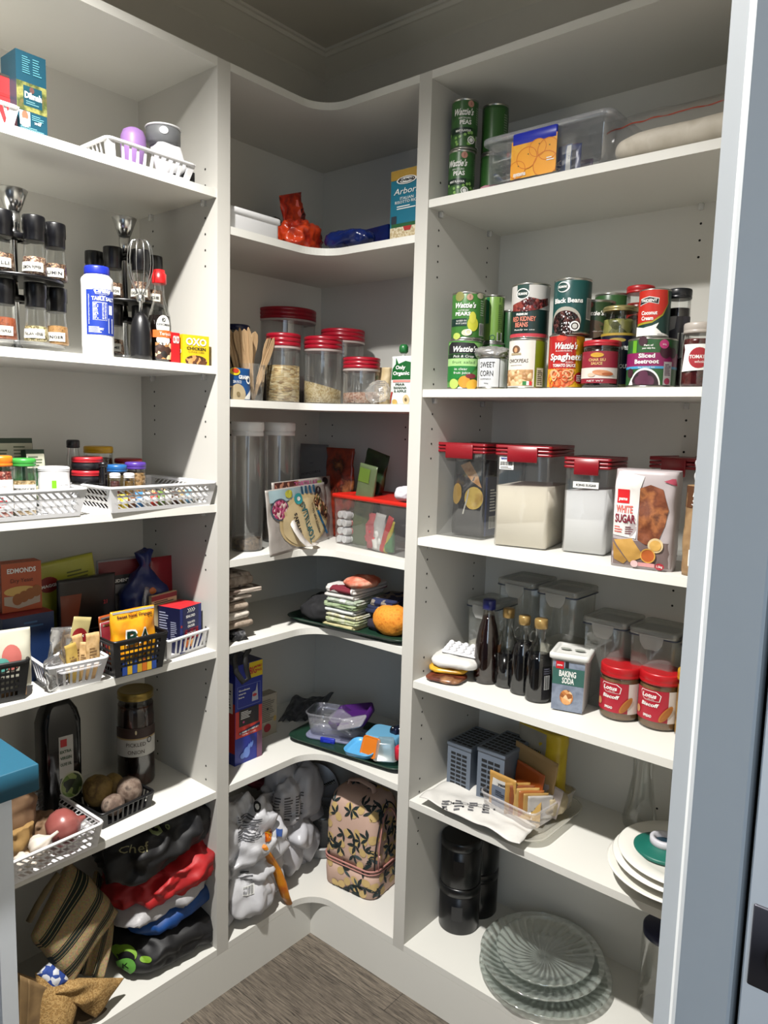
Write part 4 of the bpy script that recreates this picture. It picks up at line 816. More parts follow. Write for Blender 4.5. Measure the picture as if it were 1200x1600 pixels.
# white basket with onion
a = at(43, 1378, 2, z); b_ = at(150, 1328, 2, z)
P = ((a+b_)/2, math.atan2(b_.y-a.y, b_.x-a.x), (b_-a).length+.05, .050); P[0].y -= .008
basket(P, .20, PW, 'white pierced basket holding a red onion and garlic', pat='oval', nslot=12, rows=3, flare=.009); gb = P
g = G(); h = .050; ON = spk(['74302e', '924844', 'a4605a', '622828'], 9, .3, 'N', 0, (1, 1, .05))
g.lathe([(a_*1.2, b2*1.2) for a_, b2 in ((.004, 0), (.018, .003), (.027, .014), (.0295, .025), (.027, .036), (.018, .045), (.007, .050), (.004, .056), (.003, .060))], ON, 36, sx=1.03); ob = g.build('red_onion'); tag(ob, 'large shiny red onion lying in the white basket', 'onion', loc_in(gb, .006, .052, .031)); ob.rotation_euler = (0, R(78), gb[1]-.2)
ob.location.z = z+.038
def garlic(u, v, s, label, rx=.4):
    g = G(); n = 48; rings = []
    for r_, zz in ((.002, 0), (.012, .001), (.0175, .008), (.018, .014), (.015, .021), (.008, .028), (.003, .034), (.0022, .046)):
        rings.append([((r_*s*(1+.07*cos(8*a)*(1 if zz < .025 else 0)))*cos(a), (r_*s*(1+.07*cos(8*a)*(1 if zz < .025 else 0)))*sin(a), zz*s) for a in [2*pi*i/n for i in range(n)]])
    g.loft(rings, mat('d9cfc2', .6, noise_amt=.1, scale=120)); ob = g.build('garlic_bulb'); tag(ob, label, 'garlic', loc_in(gb, u, v, .012)); ob.rotation_euler = (rx, .9, gb[1]); return ob
garlic(-.030, .036, 1.15, 'whole white garlic bulb beside the red onion').location.z = z+.030
garlic(-.058, .036, 1.0, 'smaller garlic bulb low at the left, in front of the other bulb', 1.2).location.z = z+.022
KR = spk(['6e5238', '84664a', '5a4230'], 12, .75, 'N', .5)
bag((loc_in(gb, -.045, .075, .004), gb[1]+.1, .11, .125), .07, KR, 'large crumpled brown paper bag behind the teal bench top', name='paper_bag', seed=5, amp=.016, top='round', fr=22)
bag((loc_in(gb, -.030, .055, .004), gb[1]+.3, .05, .062), .03, spk(['8a6a3c', 'a5834e', '74582f'], 16, .7, 'N', .4), 'small tan paper bag standing beside the garlic', name='paper_bag', seed=9, amp=.006, top='flat', fr=40)
heap(loc_in(gb, .020, .110, .004), gb[1], (.07, .06, .045), KR, 'crumpled brown paper lying behind the red onion', 'brown_paper', 'paper', amp=.016, fr=26, seed=3)
# =============================================================== LEFT UNIT, bottom shelf of bags
z = ZL[5]
def lw(px, py, x, dz=None): p = at(px, py, 0, x); return Vector((x, p.y, z if dz is None else z+dz))
CL = lambda c: mat(c, .8, bump=.5, scale=90, noise_amt=.15)
BLK = spk(['08080a', '111114', '1a1a1e'], 10, .6, 'N', .3)
# black puffed bag on top of the pile (held up by the pile)
yA, yB = at(175, 1380, 0, .2).y, at(335, 1300, 0, .2).y
yc = (yA+yB)/2; hw_ = (yB-yA)
heap((.165, yc+.01, z+.245), pi/2+.06, (hw_*1.05, .22, .11), BLK, 'crumpled black fabric bag with pale lettering, on top of the pile', 'fabric_bag', 'bag', amp=.030, fr=10, seed=2, ry=-.25, crease=1.0, facet=.25, nu=110, nv=60)
t_ = G(); mp = lambda u, v, o: (u, v, o)
heap((.165, yc+.015, z+.165), pi/2+.12, (hw_*.88, .22, .075), spk(['9a1418', 'c42024', '7a0f14'], 8, .55, 'N', .4), 'bright red cloth bag squashed under the black bag', 'fabric_bag', 'bag', amp=.028, fr=12, seed=6, ry=-.22, crease=1.1, facet=.3, nu=110, nv=60)
heap((.165, yc+.0, z+.125), pi/2, (hw_*.9, .21, .055), mat('b8b6b8', .4, bump=.3), 'grey-white plastic bag between the red and blue bags', 'plastic_bag', 'bag', amp=.02, fr=12, seed=8, ry=-.2, crease=1)
heap((.160, yc+.025, z+.085), pi/2, (hw_*.82, .21, .055), spk(['0a3a78', '0f4f9c', '083060'], 9, .5, 'N', .3), 'folded bright blue bag under the white plastic bag', 'fabric_bag', 'bag', amp=.014, fr=10, seed=9, ry=-.14, crease=1, n=3.4)
heap((.170, yc+.004, z), pi/2, (hw_*.84, .21, .085), BLK, 'black folded shopping bag at the bottom of the pile', 'shopping_bag', 'bag', amp=.018, fr=9, seed=11, crease=1, n=3.4, facet=.35, nu=110, nv=60)
# lettering on the black top bag and badge on the bottom one
from mathutils.bvhtree import BVHTree
_o = ['first', 'second', 'third', 'fourth', 'fifth', 'sixth', 'seventh', 'eighth', 'ninth', 'tenth', 'eleventh', 'twelfth', 'thirteenth', 'fourteenth']
def drape(ob, items, cx, cy_, ax, name='lettering', lift=.0012):
    """print on a crumpled surface: items are functions (g, mp); u, v in metres around the spot seen at pixel cx, cy_"""
    Mw = Matrix.Translation(ob.location) @ ob.rotation_euler.to_matrix().to_4x4()
    bv = BVHTree.FromPolygons([Mw @ v.co for v in ob.data.vertices], [tuple(p.vertices) for p in ob.data.polygons])
    d0 = (_F+_R*((cx-600)/FOC)-_U*((cy_-800)/FOC)).normalized(); hit = bv.ray_cast(CAM, d0)
    if hit[0] is None: print('drape miss', ob.name, cx, cy_); return
    c = hit[0]; n0 = Vector((ax[0], ax[1], ax[2])).normalized(); rt = n0.cross(Vector((0, 0, 1))).normalized()*-1; upv = n0.cross(rt).normalized()*-1
    if upv.z < 0: upv = -upv
    rt = upv.cross(n0).normalized()
    inv = Mw.inverted()
    def mp(u, v, o, n_=0):
        p = c+rt*u+upv*v+n0*.06; h_ = bv.ray_cast(p, -n0)
        q = (h_[0]+h_[1].normalized()*(lift+o) if h_[1].dot(n0) > 0 else h_[0]+n0*(lift+o)) if h_[0] else c
        if (not h_[0] or (q-c).length > .08) and n_ < 30: return mp(u*.88, v*.88, o, n_+1)
        return tuple(inv @ q)
    g = G()
    for f in items: f(g, mp)
    return g.build(name, ob)
FXL = (1, -.25, .25)
tb_ = bpy.data.objects['fabric_bag']; GO = mat('9a946c', .6)
drape(tb_, [lambda g, mp: (g.text(mp, 'Chef', -.02, -.012, .016, GO, wid=.05, slant=.3), g.text(mp, 'G', .028, .012, .024, mat('7f8a5c', .6), bold=True, wid=.026), g.text(mp, 'o', .056, .012, .014, mat('7f8a5c', .6), bold=True))], 225, 1320, FXL)
sb = bpy.data.objects['shopping_bag']; LG = mat('7fae2c', .6)
drape(sb, [lambda g, mp: (g.ell(mp, 0, .008, .018, .014, LG, .001), g.ell(mp, 0, .002, .013, .010, BLACK, .002), g.ell(mp, -.002, -.012, .014, .014, mat('5a9a3a', .6), .003), g.text(mp, 'K', -.003, -.016, .010, BLACK, o=.004), g.ell(mp, .030, -.004, .010, .006, LG, .001))], 200, 1498, FXL)
# striped jute bag, draped over to the left
JU = bpy.data.materials.new('striped_jute'); JU.use_nodes = True; nt = JU.node_tree; b = nt.nodes['Principled BSDF']; b.inputs['Roughness'].default_value = .85
tc = nt.nodes.new('ShaderNodeTexCoord'); sp_ = nt.nodes.new('ShaderNodeSeparateXYZ'); nt.links.new(tc.outputs['UV'], sp_.inputs[0])
r = nt.nodes.new('ShaderNodeValToRGB'); r.color_ramp.interpolation = 'CONSTANT'; E_ = r.color_ramp.elements
J, DG = hexc('8c7a58'), hexc('0d1c16')
fr_ = nt.nodes.new('ShaderNodeMath'); fr_.operation = 'FRACT'; ml = nt.nodes.new('ShaderNodeMath'); ml.operation = 'MULTIPLY'; ml.inputs[1].default_value = 3.2
nt.links.new(sp_.outputs[0], ml.inputs[0]); nt.links.new(ml.outputs[0], fr_.inputs[0]); nt.links.new(fr_.outputs[0], r.inputs[0])
E_[0].position = 0; E_[0].color = J; E_[1].position = .40; E_[1].color = DG
for p_, c_ in ((.46, J), (.485, DG), (.62, J), (.645, DG), (.78, J), (.805, DG), (.87, J)): e = E_.new(p_); e.color = c_
wv = nt.nodes.new('ShaderNodeTexNoise'); wv.inputs['Scale'].default_value = 260; nt.links.new(tc.outputs['Object'], wv.inputs['Vector'])
mxx = nt.nodes.new('ShaderNodeMix'); mxx.data_type = 'RGBA'; mxx.blend_type = 'OVERLAY'; mxx.inputs[0].default_value = .6; nt.links.new(r.outputs[0], mxx.inputs[6]); nt.links.new(wv.outputs['Color'], mxx.inputs[7]); nt.links.new(mxx.outputs[2], b.inputs['Base Color'])
bp = nt.nodes.new('ShaderNodeBump'); bp.inputs['Strength'].default_value = .5; bp.inputs['Distance'].default_value = .002; nt.links.new(wv.outputs['Fac'], bp.inputs['Height']); nt.links.new(bp.outputs['Normal'], b.inputs['Normal'])
def sheet(P00, P10, P01, P11, thick, amp, fr, seed, m, nu=40, nv=40, bulge=0, uvs=(0, 1, 0, 1), fold=0):
    """a thick sheet of cloth between four corners, bulged and creased, with UVs across it"""
    g = G(); a, b_, c, d = map(Vector, (P00, P10, P01, P11)); N = (b_-a).cross(c-a).normalized()
    if N.dot(CAM-a) < 0: N = -N
    def pt(u, v):
        p = a*(1-u)*(1-v)+b_*u*(1-v)+c*(1-u)*v+d*u*v
        k = bulge*(sin(pi*u)**.6*sin(pi*v)**.6 if 0 < u < 1 and 0 < v < 1 else 0)+amp*noise.noise(Vector((u*fr, v*fr*.6, seed)))+fold*sin(u*pi*5+v*2+seed)*.5
        return p+N*k
    me = bpy.data.meshes.new('x'); bm = g.bm; uvl = bm.loops.layers.uv.new('UVMap')
    fr2 = [[bm.verts.new(pt(i/nu, j/nv)) for i in range(nu+1)] for j in range(nv+1)]; bk = [[bm.verts.new(pt(i/nu, j/nv)-N*thick*(.25+.75*(sin(pi*i/nu)*sin(pi*j/nv))**.4)) for i in range(nu+1)] for j in range(nv+1)]
    def fc(vs, uv_):
        f = g.face(vs, m, True)
        if f:
            for l, q in zip(f.loops, uv_): l[uvl].uv = (uvs[0]+(uvs[1]-uvs[0])*q[0], uvs[2]+(uvs[3]-uvs[2])*q[1])
    for j in range(nv):
        for i in range(nu):
            q = [(i/nu, j/nv), ((i+1)/nu, j/nv), ((i+1)/nu, (j+1)/nv), (i/nu, (j+1)/nv)]
            fc([fr2[j][i], fr2[j][i+1], fr2[j+1][i+1], fr2[j+1][i]], q); fc([bk[j][i], bk[j+1][i], bk[j+1][i+1], bk[j][i+1]], [q[0], q[3], q[2], q[1]])
    for i in range(nu): fc([fr2[0][i+1], fr2[0][i], bk[0][i], bk[0][i+1]], [(i/nu, 0)]*4); fc([fr2[nv][i], fr2[nv][i+1], bk[nv][i+1], bk[nv][i]], [(i/nu, 1)]*4)
    for j in range(nv): fc([fr2[j][0], fr2[j+1][0], bk[j+1][0], bk[j][0]], [(0, j/nv)]*4); fc([fr2[j+1][nu], fr2[j][nu], bk[j][nu], bk[j+1][nu]], [(1, j/nv)]*4)
    return g
# jute bag: main face and folded flap behind it, standing on the shelf
A = at(55, 1460, 0, .235); B = at(115, 1535, 0, .265); Cc = at(112, 1345, 0, .15); Dd = at(183, 1425, 0, .215)
g = sheet(A, B, Cc, Dd, .05, .018, 3, 1, JU, bulge=.03, uvs=(0, 1, 0, 1), fold=.004)
jb = g.build('bag_front'); jt = thing('jute_bag', 'striped jute bag in tan and dark green slumped on the bottom-left shelf', 'bag'); jb.parent = jt
A = at(120, 1520, 0, .22); B = at(162, 1528, 0, .235); Cc = at(150, 1360, 0, .12); Dd = at(188, 1400, 0, .16)
g = sheet(A, B, Cc, Dd, .04, .012, 3, 5, JU, bulge=.014, uvs=(.1, .75, 0, 1), fold=.004); g.build('bag_side', jt)
g = G(); pts = [at(x, y, 0, .25) for x, y in ((45, 1440), (58, 1415), (72, 1392), (92, 1365))]; g.tube(pts, .006, mat('6a5c40', .9), 8); g.build('strap', jt)
# hessian bag with a blue and white band
HE = spk(['b08a50', '8f6c3a', 'c4a065', '7a5a30'], 220, .9, 'N', .5)
ht = thing('hessian_bag', 'tan hessian bag with a blue and white band across its mouth', 'bag')
A = at(62, 1640, 0, .285); B = at(100, 1640, 0, .285); Cc = at(58, 1520, 0, .24); Dd = at(128, 1550, 0, .27)
sheet(A, B, Cc, Dd, .03, .006, 3, 2, HE, bulge=.02).build('bag_body', ht)
A = at(58, 1522, 0, .243); B = at(88, 1548, 0, .262); Cc = at(78, 1502, 0, .235); Dd = at(116, 1525, 0, .255)
sheet(A, B, Cc, Dd, .012, .003, 3, 3, spk(['2a4a9c', 'e4e6ec', '2a4a9c', 'dfe2ea'], 110, .7), bulge=.008).build('band', ht, 'blue and white patterned band')
A = at(88, 1552, 0, .27); B = at(150, 1590, 0, .285); Cc = at(112, 1528, 0, .26); Dd = at(194, 1528, 0, .27)
sheet(A, B, Cc, Dd, .02, .012, 3, 4, HE, bulge=.014).build('flap', ht)
A = at(95, 1575, 0, .262); B = at(120, 1610, 0, .270); Cc = at(120, 1545, 0, .245); Dd = at(172, 1580, 0, .262)
sheet(A, B, Cc, Dd, .02, .012, 3, 6, mat('4a3a26', .9, bump=.4, scale=200), bulge=.01).build('lining', ht)
for i, (x0, x1, dx, lab) in enumerate(((22, 58, .0, 'flattened brown paper bag leaning behind the hessian bag, rear'), (30, 66, .012, 'brown paper bag in the middle of three leaning at left'), (42, 80, .024, 'brown paper bag nearest the hessian bag, of three at left'))):
    A = at(x0, 1660, 0, .255+dx); B = at(x1, 1660, 0, .255+dx); Cc = at(x0+2, 1518+i*6, 0, .235+dx); Dd = at(x1, 1530+i*8, 0, .235+dx)
    tag(sheet(A, B, Cc, Dd, .008, .004, 3, i, spk(['7a6040', '90744c', '6a5236'], 14, .8, 'N', .3), 16, 16).build('paper_bag'), lab, 'bag')
# =============================================================== CORNER UNIT, top shelf
def zc(i): return ZC[i]
z = ZC[0]
P = upb(352, 432, 346, z, .02, 'L'); loc, rz, w_, h = P
ye = at(432, 365, 0, D-.03).y; wt_ = ye-(-W+.004)
canister((Vector((D-.02, ye-wt_/2, z)), pi/2, wt_, .048), .15, PW, 'long white plastic tub with a thick double rim, at left of the top corner shelf', 'plastic_tub', lidh=.012, bm_=PW, ov=.004, rad=.008)
def cu(px, py, s=.10): p = at(px, py, 0, s) ; return p
ORB = spk(['c8321a', 'e04a1e', '8f1f12', 'd63c20'], 22, .3, 'N', .6)
pA = at(462, 388, 1, -D+.0-.02)
def wing(px, py, x): return at(px, py, 0, x)
p = wing(468, 340, .215); heap((p.x, p.y, z), pi/2+.35, (.115, .085, .062), ORB, 'crumpled red-orange packet lying on the curved corner shelf edge', 'packet', 'packet', amp=.018, fr=20, seed=4, crease=1.2)
p2 = wing(462, 312, .17); sachet((p2.x, p2.y+.008, z+.048), pi/2+.2, .090, .105, ORB, 'upright orange-red packet with pink stripe behind the lying one', lambda g, mp, w_, h: (g.rect(mp, w_*.1, w_*.2, h*.1, h*.85, mat('e87068'), .002), g.rect(mp, w_*.2, w_*.4, h*.5, h*.65, mat('6a1a14'), .002)), ry=-.35, d_=.02, amp=.008, name='packet', cat='packet')
p2 = wing(428, 335, .13); heap((p2.x, p2.y, z), pi/2, (.07, .05, .090), spk(['3a2c22', '5a4636', '2a1e18', '786858'], 25, .25, 'N', .5), 'small brown glossy packet between the tub and orange packet', 'packet', 'packet', amp=.014, fr=26, seed=7)
pb_ = at(545, 375, 1, -D+.03)
NB = spk(['0c1a4c', '14286a', '0a1236'], 12, .2, 'N', .4)
heap((pb_.x-.0, pb_.y+.0, z), .1, (.13, .06, .044), NB, 'dark blue shiny packet in front of the larger blue one', 'packet', 'packet', amp=.008, fr=24, seed=3, n=3)
pb_ = at(570, 360, 1, -D+.10); carton((Vector((pb_.x, pb_.y, z)), -.12, .165, .062), .09, NB, 'large flat navy blue packet at the back of the top corner shelf', None, 'packet', cat='packet')
P = upb(612, 664, 262, z, .030, 'R')
def f(g, mp, w_, h):
    g.rect(mp, -w_*.5, w_*.5, h*.86, h*.995, mat('b08d3c', .35, bump=.3), .0008); g.ell(mp, -w_*.02, h*.84, w_*.3, h*.055, WINK, .0015); g.ell(mp, -w_*.02, h*.84, w_*.26, h*.044, mat('2a1f1a'), .0021, ring=.86); g.text(mp, 'Riviana', -w_*.02, h*.825, .007, INK, wid=w_*.42, bold=True, o=.0024)
    g.text(mp, 'Arborio', .002, h*.655, .013, WINK, wid=w_*.84, slant=.3, o=.0015); g.text(mp, 'ITALIAN', 0, h*.575, .006, WINK, wid=w_*.4, o=.0015); g.text(mp, 'RISOTTO RICE', 0, h*.525, .006, WINK, wid=w_*.7, o=.0015)
    g.lines(mp, -w_*.3, w_*.3, h*.44, h*.5, 2, WINK); g.rect(mp, -w_*.49, w_*.49, .002, h*.2, spk(['d8c8a4', 'c0ac84', 'e8dcc0'], 260), .0008)
    g.rect(mp, -w_*.45, w_*.45, h*.2, h*.25, mat('1f5a30'), .0012); g.poly(mp, [(-.004, h*.14), (.012, h*.14), (.016, h*.2), (-.008, h*.2)], mat('b02a2a'), .0018)
    g.rect(mp, -w_*.46, -w_*.3, h*.25, h*.36, mat('26303c'), .0012)
carton((Vector((P[0].x, P[0].y, z)), P[1], P[2], P[3]), .05, '17728c', 'teal and gold arborio rice packet standing by the right post, top corner shelf', f, 'rice_packet', top='b08d3c', cat='packet')
# --- corner shelf 2: pasta jars
z = ZC[1]
RL = mat('a5152a', .28); JG = clear('d9dcdc', milk=.04, base=.07)
def rj(P, label, content=None, fill=.5, lidh=.030, tilt=0): 
    loc, rz, r, h = P; t = thing('storage_jar', label, 'jar', loc, rz); b = h-lidh
    g = G(); g.lathe([(r*.93, 0), (r*.97, .003), (r*.97, b), (r*.97, b+.004)], JG, 40, c1=False); g.build('jar_body', t)
    if content:
        g = G(); k = r*.955; rings = []
        for zz in (.003, b*fill): rings.append([(k*cos(a), k*sin(a), zz+(tilt*k*cos(a) if zz > .01 else 0)) for a in [2*pi*i/36 for i in range(36)]])
        g.loft(rings, content); g.build('contents', t)
    g = G(); g.lathe([(r*.98, b-.006), (r, b-.005), (r, b-.001)], mat('c9b8b4', .4), 40, c0=False, c1=False); k = lidh/3
    for i in range(3): g.lathe([(r-.0015, b+k*i), (r, b+k*i+.0015), (r, b+k*(i+.8)), (r-.0015, b+k*(i+.9))], RL, 40, c0=False, c1=False)
    g.lathe([(r-.002, b), (r-.0018, h-.001), (r-.004, h), (r-.006, h-.002), (.001, h-.002)], RL, 40); g.build('lid', t); return t
PASTA = spk(['c9aa6c', 'dcc48c', 'a8864c', 'e4d0a0'], 85, .5, 'V', .8, (1, 1, 2.6)); GRAIN = spk(['d8c08a', 'e4d09c', 'c4a86c', 'ead8ac'], 300, .6, 'V', .5); PINKG = spk(['c99a80', 'd8b098', 'b88468', 'e0c0a8'], 260, .6, 'V', .5)
rj(up(415, 471, 519, z, .045, 'L'), 'red-lidded jar two-thirds full of short pasta tubes', PASTA, .66)
P = up(474, 538, 524, z, .02, 'R'); P = (Vector((P[0].x, P[0].y, z)), P[1], P[2], P[3]); 
n = at(506, 632, 1, -D+.012)
P = list(up(474, 537, 524, z, .012, 'R')); rj(P, 'red-lidded jar a third full of pale grain, at the shelf corner', GRAIN, .34, tilt=-.25)
rj(up(535, 596, 557, z, .018, 'R'), 'short red-lidded jar of pinkish grain', PINKG, .34, lidh=.026, tilt=.05)
rj(up(500, 572, 512, z, .125, 'R'), 'red-lidded jar behind the grain jars, partly hidden', None, lidh=.030)
rj(up(398, 497, 478, z, .21, 'L'), 'largest wide jar with dark red lid at the back corner', mat('5a4a44', .6), .35, lidh=.030)
# wooden cutlery in a clear cup
n = at(392, 560, 0, D-.06); t = thing('plastic_cup', 'clear cup holding disposable wooden cutlery', 'cup', (n.x, n.y, z)); g = G(); g.lathe([(.026, 0), (.027, .002), (.034, .082)], JG, 32, c1=False); g.build('cup_body', t)
WD = spk(['b08f68', 'c4a47c', 'a07f58'], 8, .7, 'N', .1, (60, 60, 3)); rd = random.Random(5)
def cutlery(kind, u, v, ang, lean, lab, i):
    g = G(); H = .155; th = .0011
    if kind == 'knife': pts = [(-.0045, 0), (.0045, 0), (.005, .085), (.0075, .10), (.0085, .125), (.006, .148), (.0, .16), (-.003, .155), (-.005, .10)]
    else: pts = [(-.0045, 0), (.0045, 0), (.005, .10), (.009, .118), (.010, .135), (.008, .150), (0, .156), (-.008, .150), (-.010, .135), (-.009, .118), (-.005, .10)]
    g.loft([[(x, yy, zz) for x, zz in pts] for yy in (-th, th)], WD, sm=False)
    if kind == 'fork':
        for q in (-.003, .003): g.box(q-.0006, q+.0006, -th*1.2, th*1.2, .128, .158, mat('3a2c20'))
    ob = g.build('wooden_'+kind); tag(ob, lab, 'cutlery', (n.x+u*.8, n.y+v*.8, z+.003), None, 'wooden cutlery in the clear cup'); ob.rotation_euler = (lean[0], lean[1], ang)
cutlery('knife', .002, .006, pi/2, (-.02, .42), 'wooden knife leaning furthest right out of the clear cup', 0)
cutlery('fork', -.004, .010, pi/2, (-.05, .38), 'wooden fork just right of the big wooden knife in the cup', 1)
cutlery('spoon', -.012, .002, pi/2, (0, .12), 'wooden spoon standing nearly upright in the middle of the cup', 2)
for i in range(7): cutlery('spoon' if i % 2 else 'knife', .010-.004*i, -.003*i, pi/2, (.05*rd.uniform(-1, 1), -.10-.055*i), 'wooden %s handle, %s in the fan leaning left out of the cup' % ('spoon' if i % 2 else 'knife', ORD[i]), 3+i)
P = up(362, 391, 507, z, .10, 'L'); jar((Vector((P[0].x, P[0].y-.01, z)), P[1], .028, P[3]), '121c4a', 'dark jar with navy lid behind the wooden cutlery', content=mat('2a2420', .4), lidh=.014, neck=.97)
def f(g, mp, w_, h):
    g.ell(mp, -w_*.16, h*.88, .014, .008, mat('d8c020'), .001); g.ell(mp, -w_*.14, h*.91, .009, .005, mat('c03a20'), .0016); g.text(mp, 'GRAIN', w_*.14, h*.66, .008, WINK, wid=.026, bold=True, o=.002); g.text(mp, 'SIN RICE', -w_*.1, h*.52, .006, WINK, wid=.022, o=.002); g.rect(mp, -w_*.4, w_*.12, h*.37, h*.42, mat('c9b090'), .0015)
    g.ell(mp, w_*.34, h*.64, .007, .009, WINK, .0015, 12, ring=.6); g.ell(mp, -w_*.08, h*.18, .020, .022, mat('b0a080'), .0015); g.ell(mp, -w_*.08, h*.18, .005, .005, mat('7a6a4a'), .002); g.poly(mp, [(w_*.12, 0.002), (w_*.40, .002), (w_*.48, h*.38)], WINK, .001)
p = at(366, 628, 0, D-.012); bag((Vector((p.x-.0, at(395, 600, 0, D-.012).y-.034, z)), pi/2, .072, .068), .028, '174c86', 'blue grain rice pouch at the left post, in front of the cutlery', f, 'rice_pouch', top='flat', amp=.001)
bag((lambda q: (Vector((q.x, q.y, z)), 0, .045, .088))(at(592, 600, 1, -D+.075)), .03, spk(['c4ad80', 'd4c098', 'a8905c'], 20, .5, 'N', .2), 'tan soup packet behind the short jar', lambda g, mp, w_, h: (g.ell(mp, -w_*.2, h*.74, .006, .005, mat('3f6a2a'), .001), g.lines(mp, -w_*.1, w_*.4, h*.3, h*.65, 7, mat('5a4a3a'))), name='soup_packet', top='flat')
q = at(592, 612, 1, -D+.022); heap((q.x+.002, q.y, z), 0, (.052, .04, .05), BAGC, 'small clear crumpled bag with a few brown crumbs', 'plastic_bag', 'bag', amp=.012, fr=30, seed=2)
P = upb(608, 643, 556, z, .012, 'R')
t = thing('puree_pouch', 'white and green fruit puree pouch with green screw cap', 'pouch', Vector((P[0].x, P[0].y+.012, z)), 0)
g = G(); b = Bag(P[2], P[3], .026, seed=2, amp=.001, top='flat'); b.mesh(g, mat('dfe4e0', .3)); w_, h = P[2], P[3]; mp = b.front
g.poly(mp, [(-w_*.40, h*.52), (w_*.49, h*.52), (w_*.49, h*.86), (w_*.2, h*.90), (-w_*.1, h*.84), (-w_*.24, h*.97), (-w_*.24, h*.84), (-w_*.40, h*.74)], mat('155f2c', .3), .001); g.text(mp, 'Only', .0, h*.73, .008, WINK, bold=True, wid=w_*.44, o=.002); g.text(mp, 'Organic', .002, h*.61, .008, WINK, bold=True, wid=w_*.72, o=.002)
g.rect(mp, -w_*.32, w_*.48, h*.46, h*.505, mat('d98a80'), .001)
for i, s_ in enumerate(('PEAR', 'BANANA', '& APPLE')): g.text(mp, s_, .002, h*(.395-.07*i), .0048, mat('23402c'), wid=w_*(.4, .56, .54)[i], bold=True, o=.0015)
g.ell(mp, w_*.3, h*.1, .008, .011, mat('c9b48a'), .001); g.ell(mp, w_*.3, h*.1, .003, .004, mat('6a5a3a'), .0016); g.ell(mp, -w_*.2, h*.05, .008, .006, mat('c9a85c'), .001); g.poly(mp, [(-w_*.48, h*.02), (-w_*.4, h*.02), (-w_*.3, h*.26), (-w_*.4, h*.26)], mat('a8281f'), .001); g.build('pouch_body', t)
g = G(); g.lathe([(.004, h-.004), (.004, h+.008), (.005, h+.009)], WINK, 16); g.build('spout', t); g = G(); g.lathe([(.007, h+.006), (.010, h+.010), (.010, h+.020), (.007, h+.025), (.001, h+.026)], mat('1d6b34', .35), 20); g.build('cap', t)
# --- corner shelf 3
z = ZC[2]
def tj(xl, xr, yt, s, label, fillc, ff):
    P = up(xl, xr, yt, z, s, 'L'); loc, rz, r, h = P; t = thing('tall_jar', label, 'jar', loc, rz); b = h-.022
    g = G(); g.lathe([(r*.9, 0), (r*.97, .003), (r*.97, b)], JG, 40, c1=False); g.build('jar_body', t)
    g = G(); g.lathe([(r*.9, .003), (r*.94, .006), (r*.94, b*ff), (.001, b*ff+.002)], fillc, 36); g.build('contents', t)
    g = G(); g.lathe([(r-.001, b-.010), (r, b-.009), (r, b-.002), (r-.002, b), (r, b+.002), (r+.001, b+.004), (r+.001, h-.002), (r-.001, h), (r*.5, h-.001)], clear('eeeeee', milk=.75, rough=.3), 40); g.build('lid', t, 'frosted white lid')
tj(361, 413, 659, .055, 'tallest clear jar with frosted lid, beside the left post', spk(['5a4632', '6e5840', '46362a', '80684c'], 160, .6, 'V', .4), .10)
tj(411, 462, 660, .105, 'tall clear jar with frosted lid, second from the left post', spk(['4a3e34', '5c4e40'], 120, .6, 'V', .3), .30)
def rp(xl, xr, yt, s): return upb(xl, xr, yt, z, s, 'R')
def pk(P, d_, m, lab, fn=None, nm='snack_packet', **k): return bag((P[0], P[1]+k.pop('rot', 0), P[2], P[3]), d_, m, lab, fn, nm, 'packet', **k)
P = upb(466, 506, 694, z, .17, 'R'); pk(P, .03, '6f6f73', 'grey popcorn packet standing at the back of the corner shelf', lambda g, mp, w_, h: (g.text(mp, 'POPCORN', -.002, h*.66, .007, INK, wid=w_*.7, rot=.2), g.text(mp, 'sweet', 0, h*.78, .005, INK, rot=.2)), amp=.003, rot=.1)
P = upb(504, 546, 700, z, .15, 'R'); pk(P, .035, spk(['6a2016', '8a2f1c', '3a140e', 'a8683c'], 18, .25, 'N', .4), 'dark red glossy chip packet at the back of the corner shelf', None, amp=.006, seed=4)
P = upb(542, 576, 700, z, .15, 'R'); pk(P, .03, spk(['18281a', '2a4024', '101a12'], 16, .3, 'N', .4), 'dark green packet leaning right, at the back of corner shelf', None, amp=.004, ry=.25)
P = upb(545, 572, 724, z, .10, 'R'); pk(P, .02, '5c6a4a', 'grey-green herb packet in front of the dark green one', lambda g, mp, w_, h: (g.text(mp, 'LEAVES', 0, h*.55, .006, INK, wid=w_*.7, rot=.2), g.rect(mp, -w_*.45, w_*.2, h*.78, h*.95, mat('5f7a2c'), .0015)), amp=.002, ry=.15)
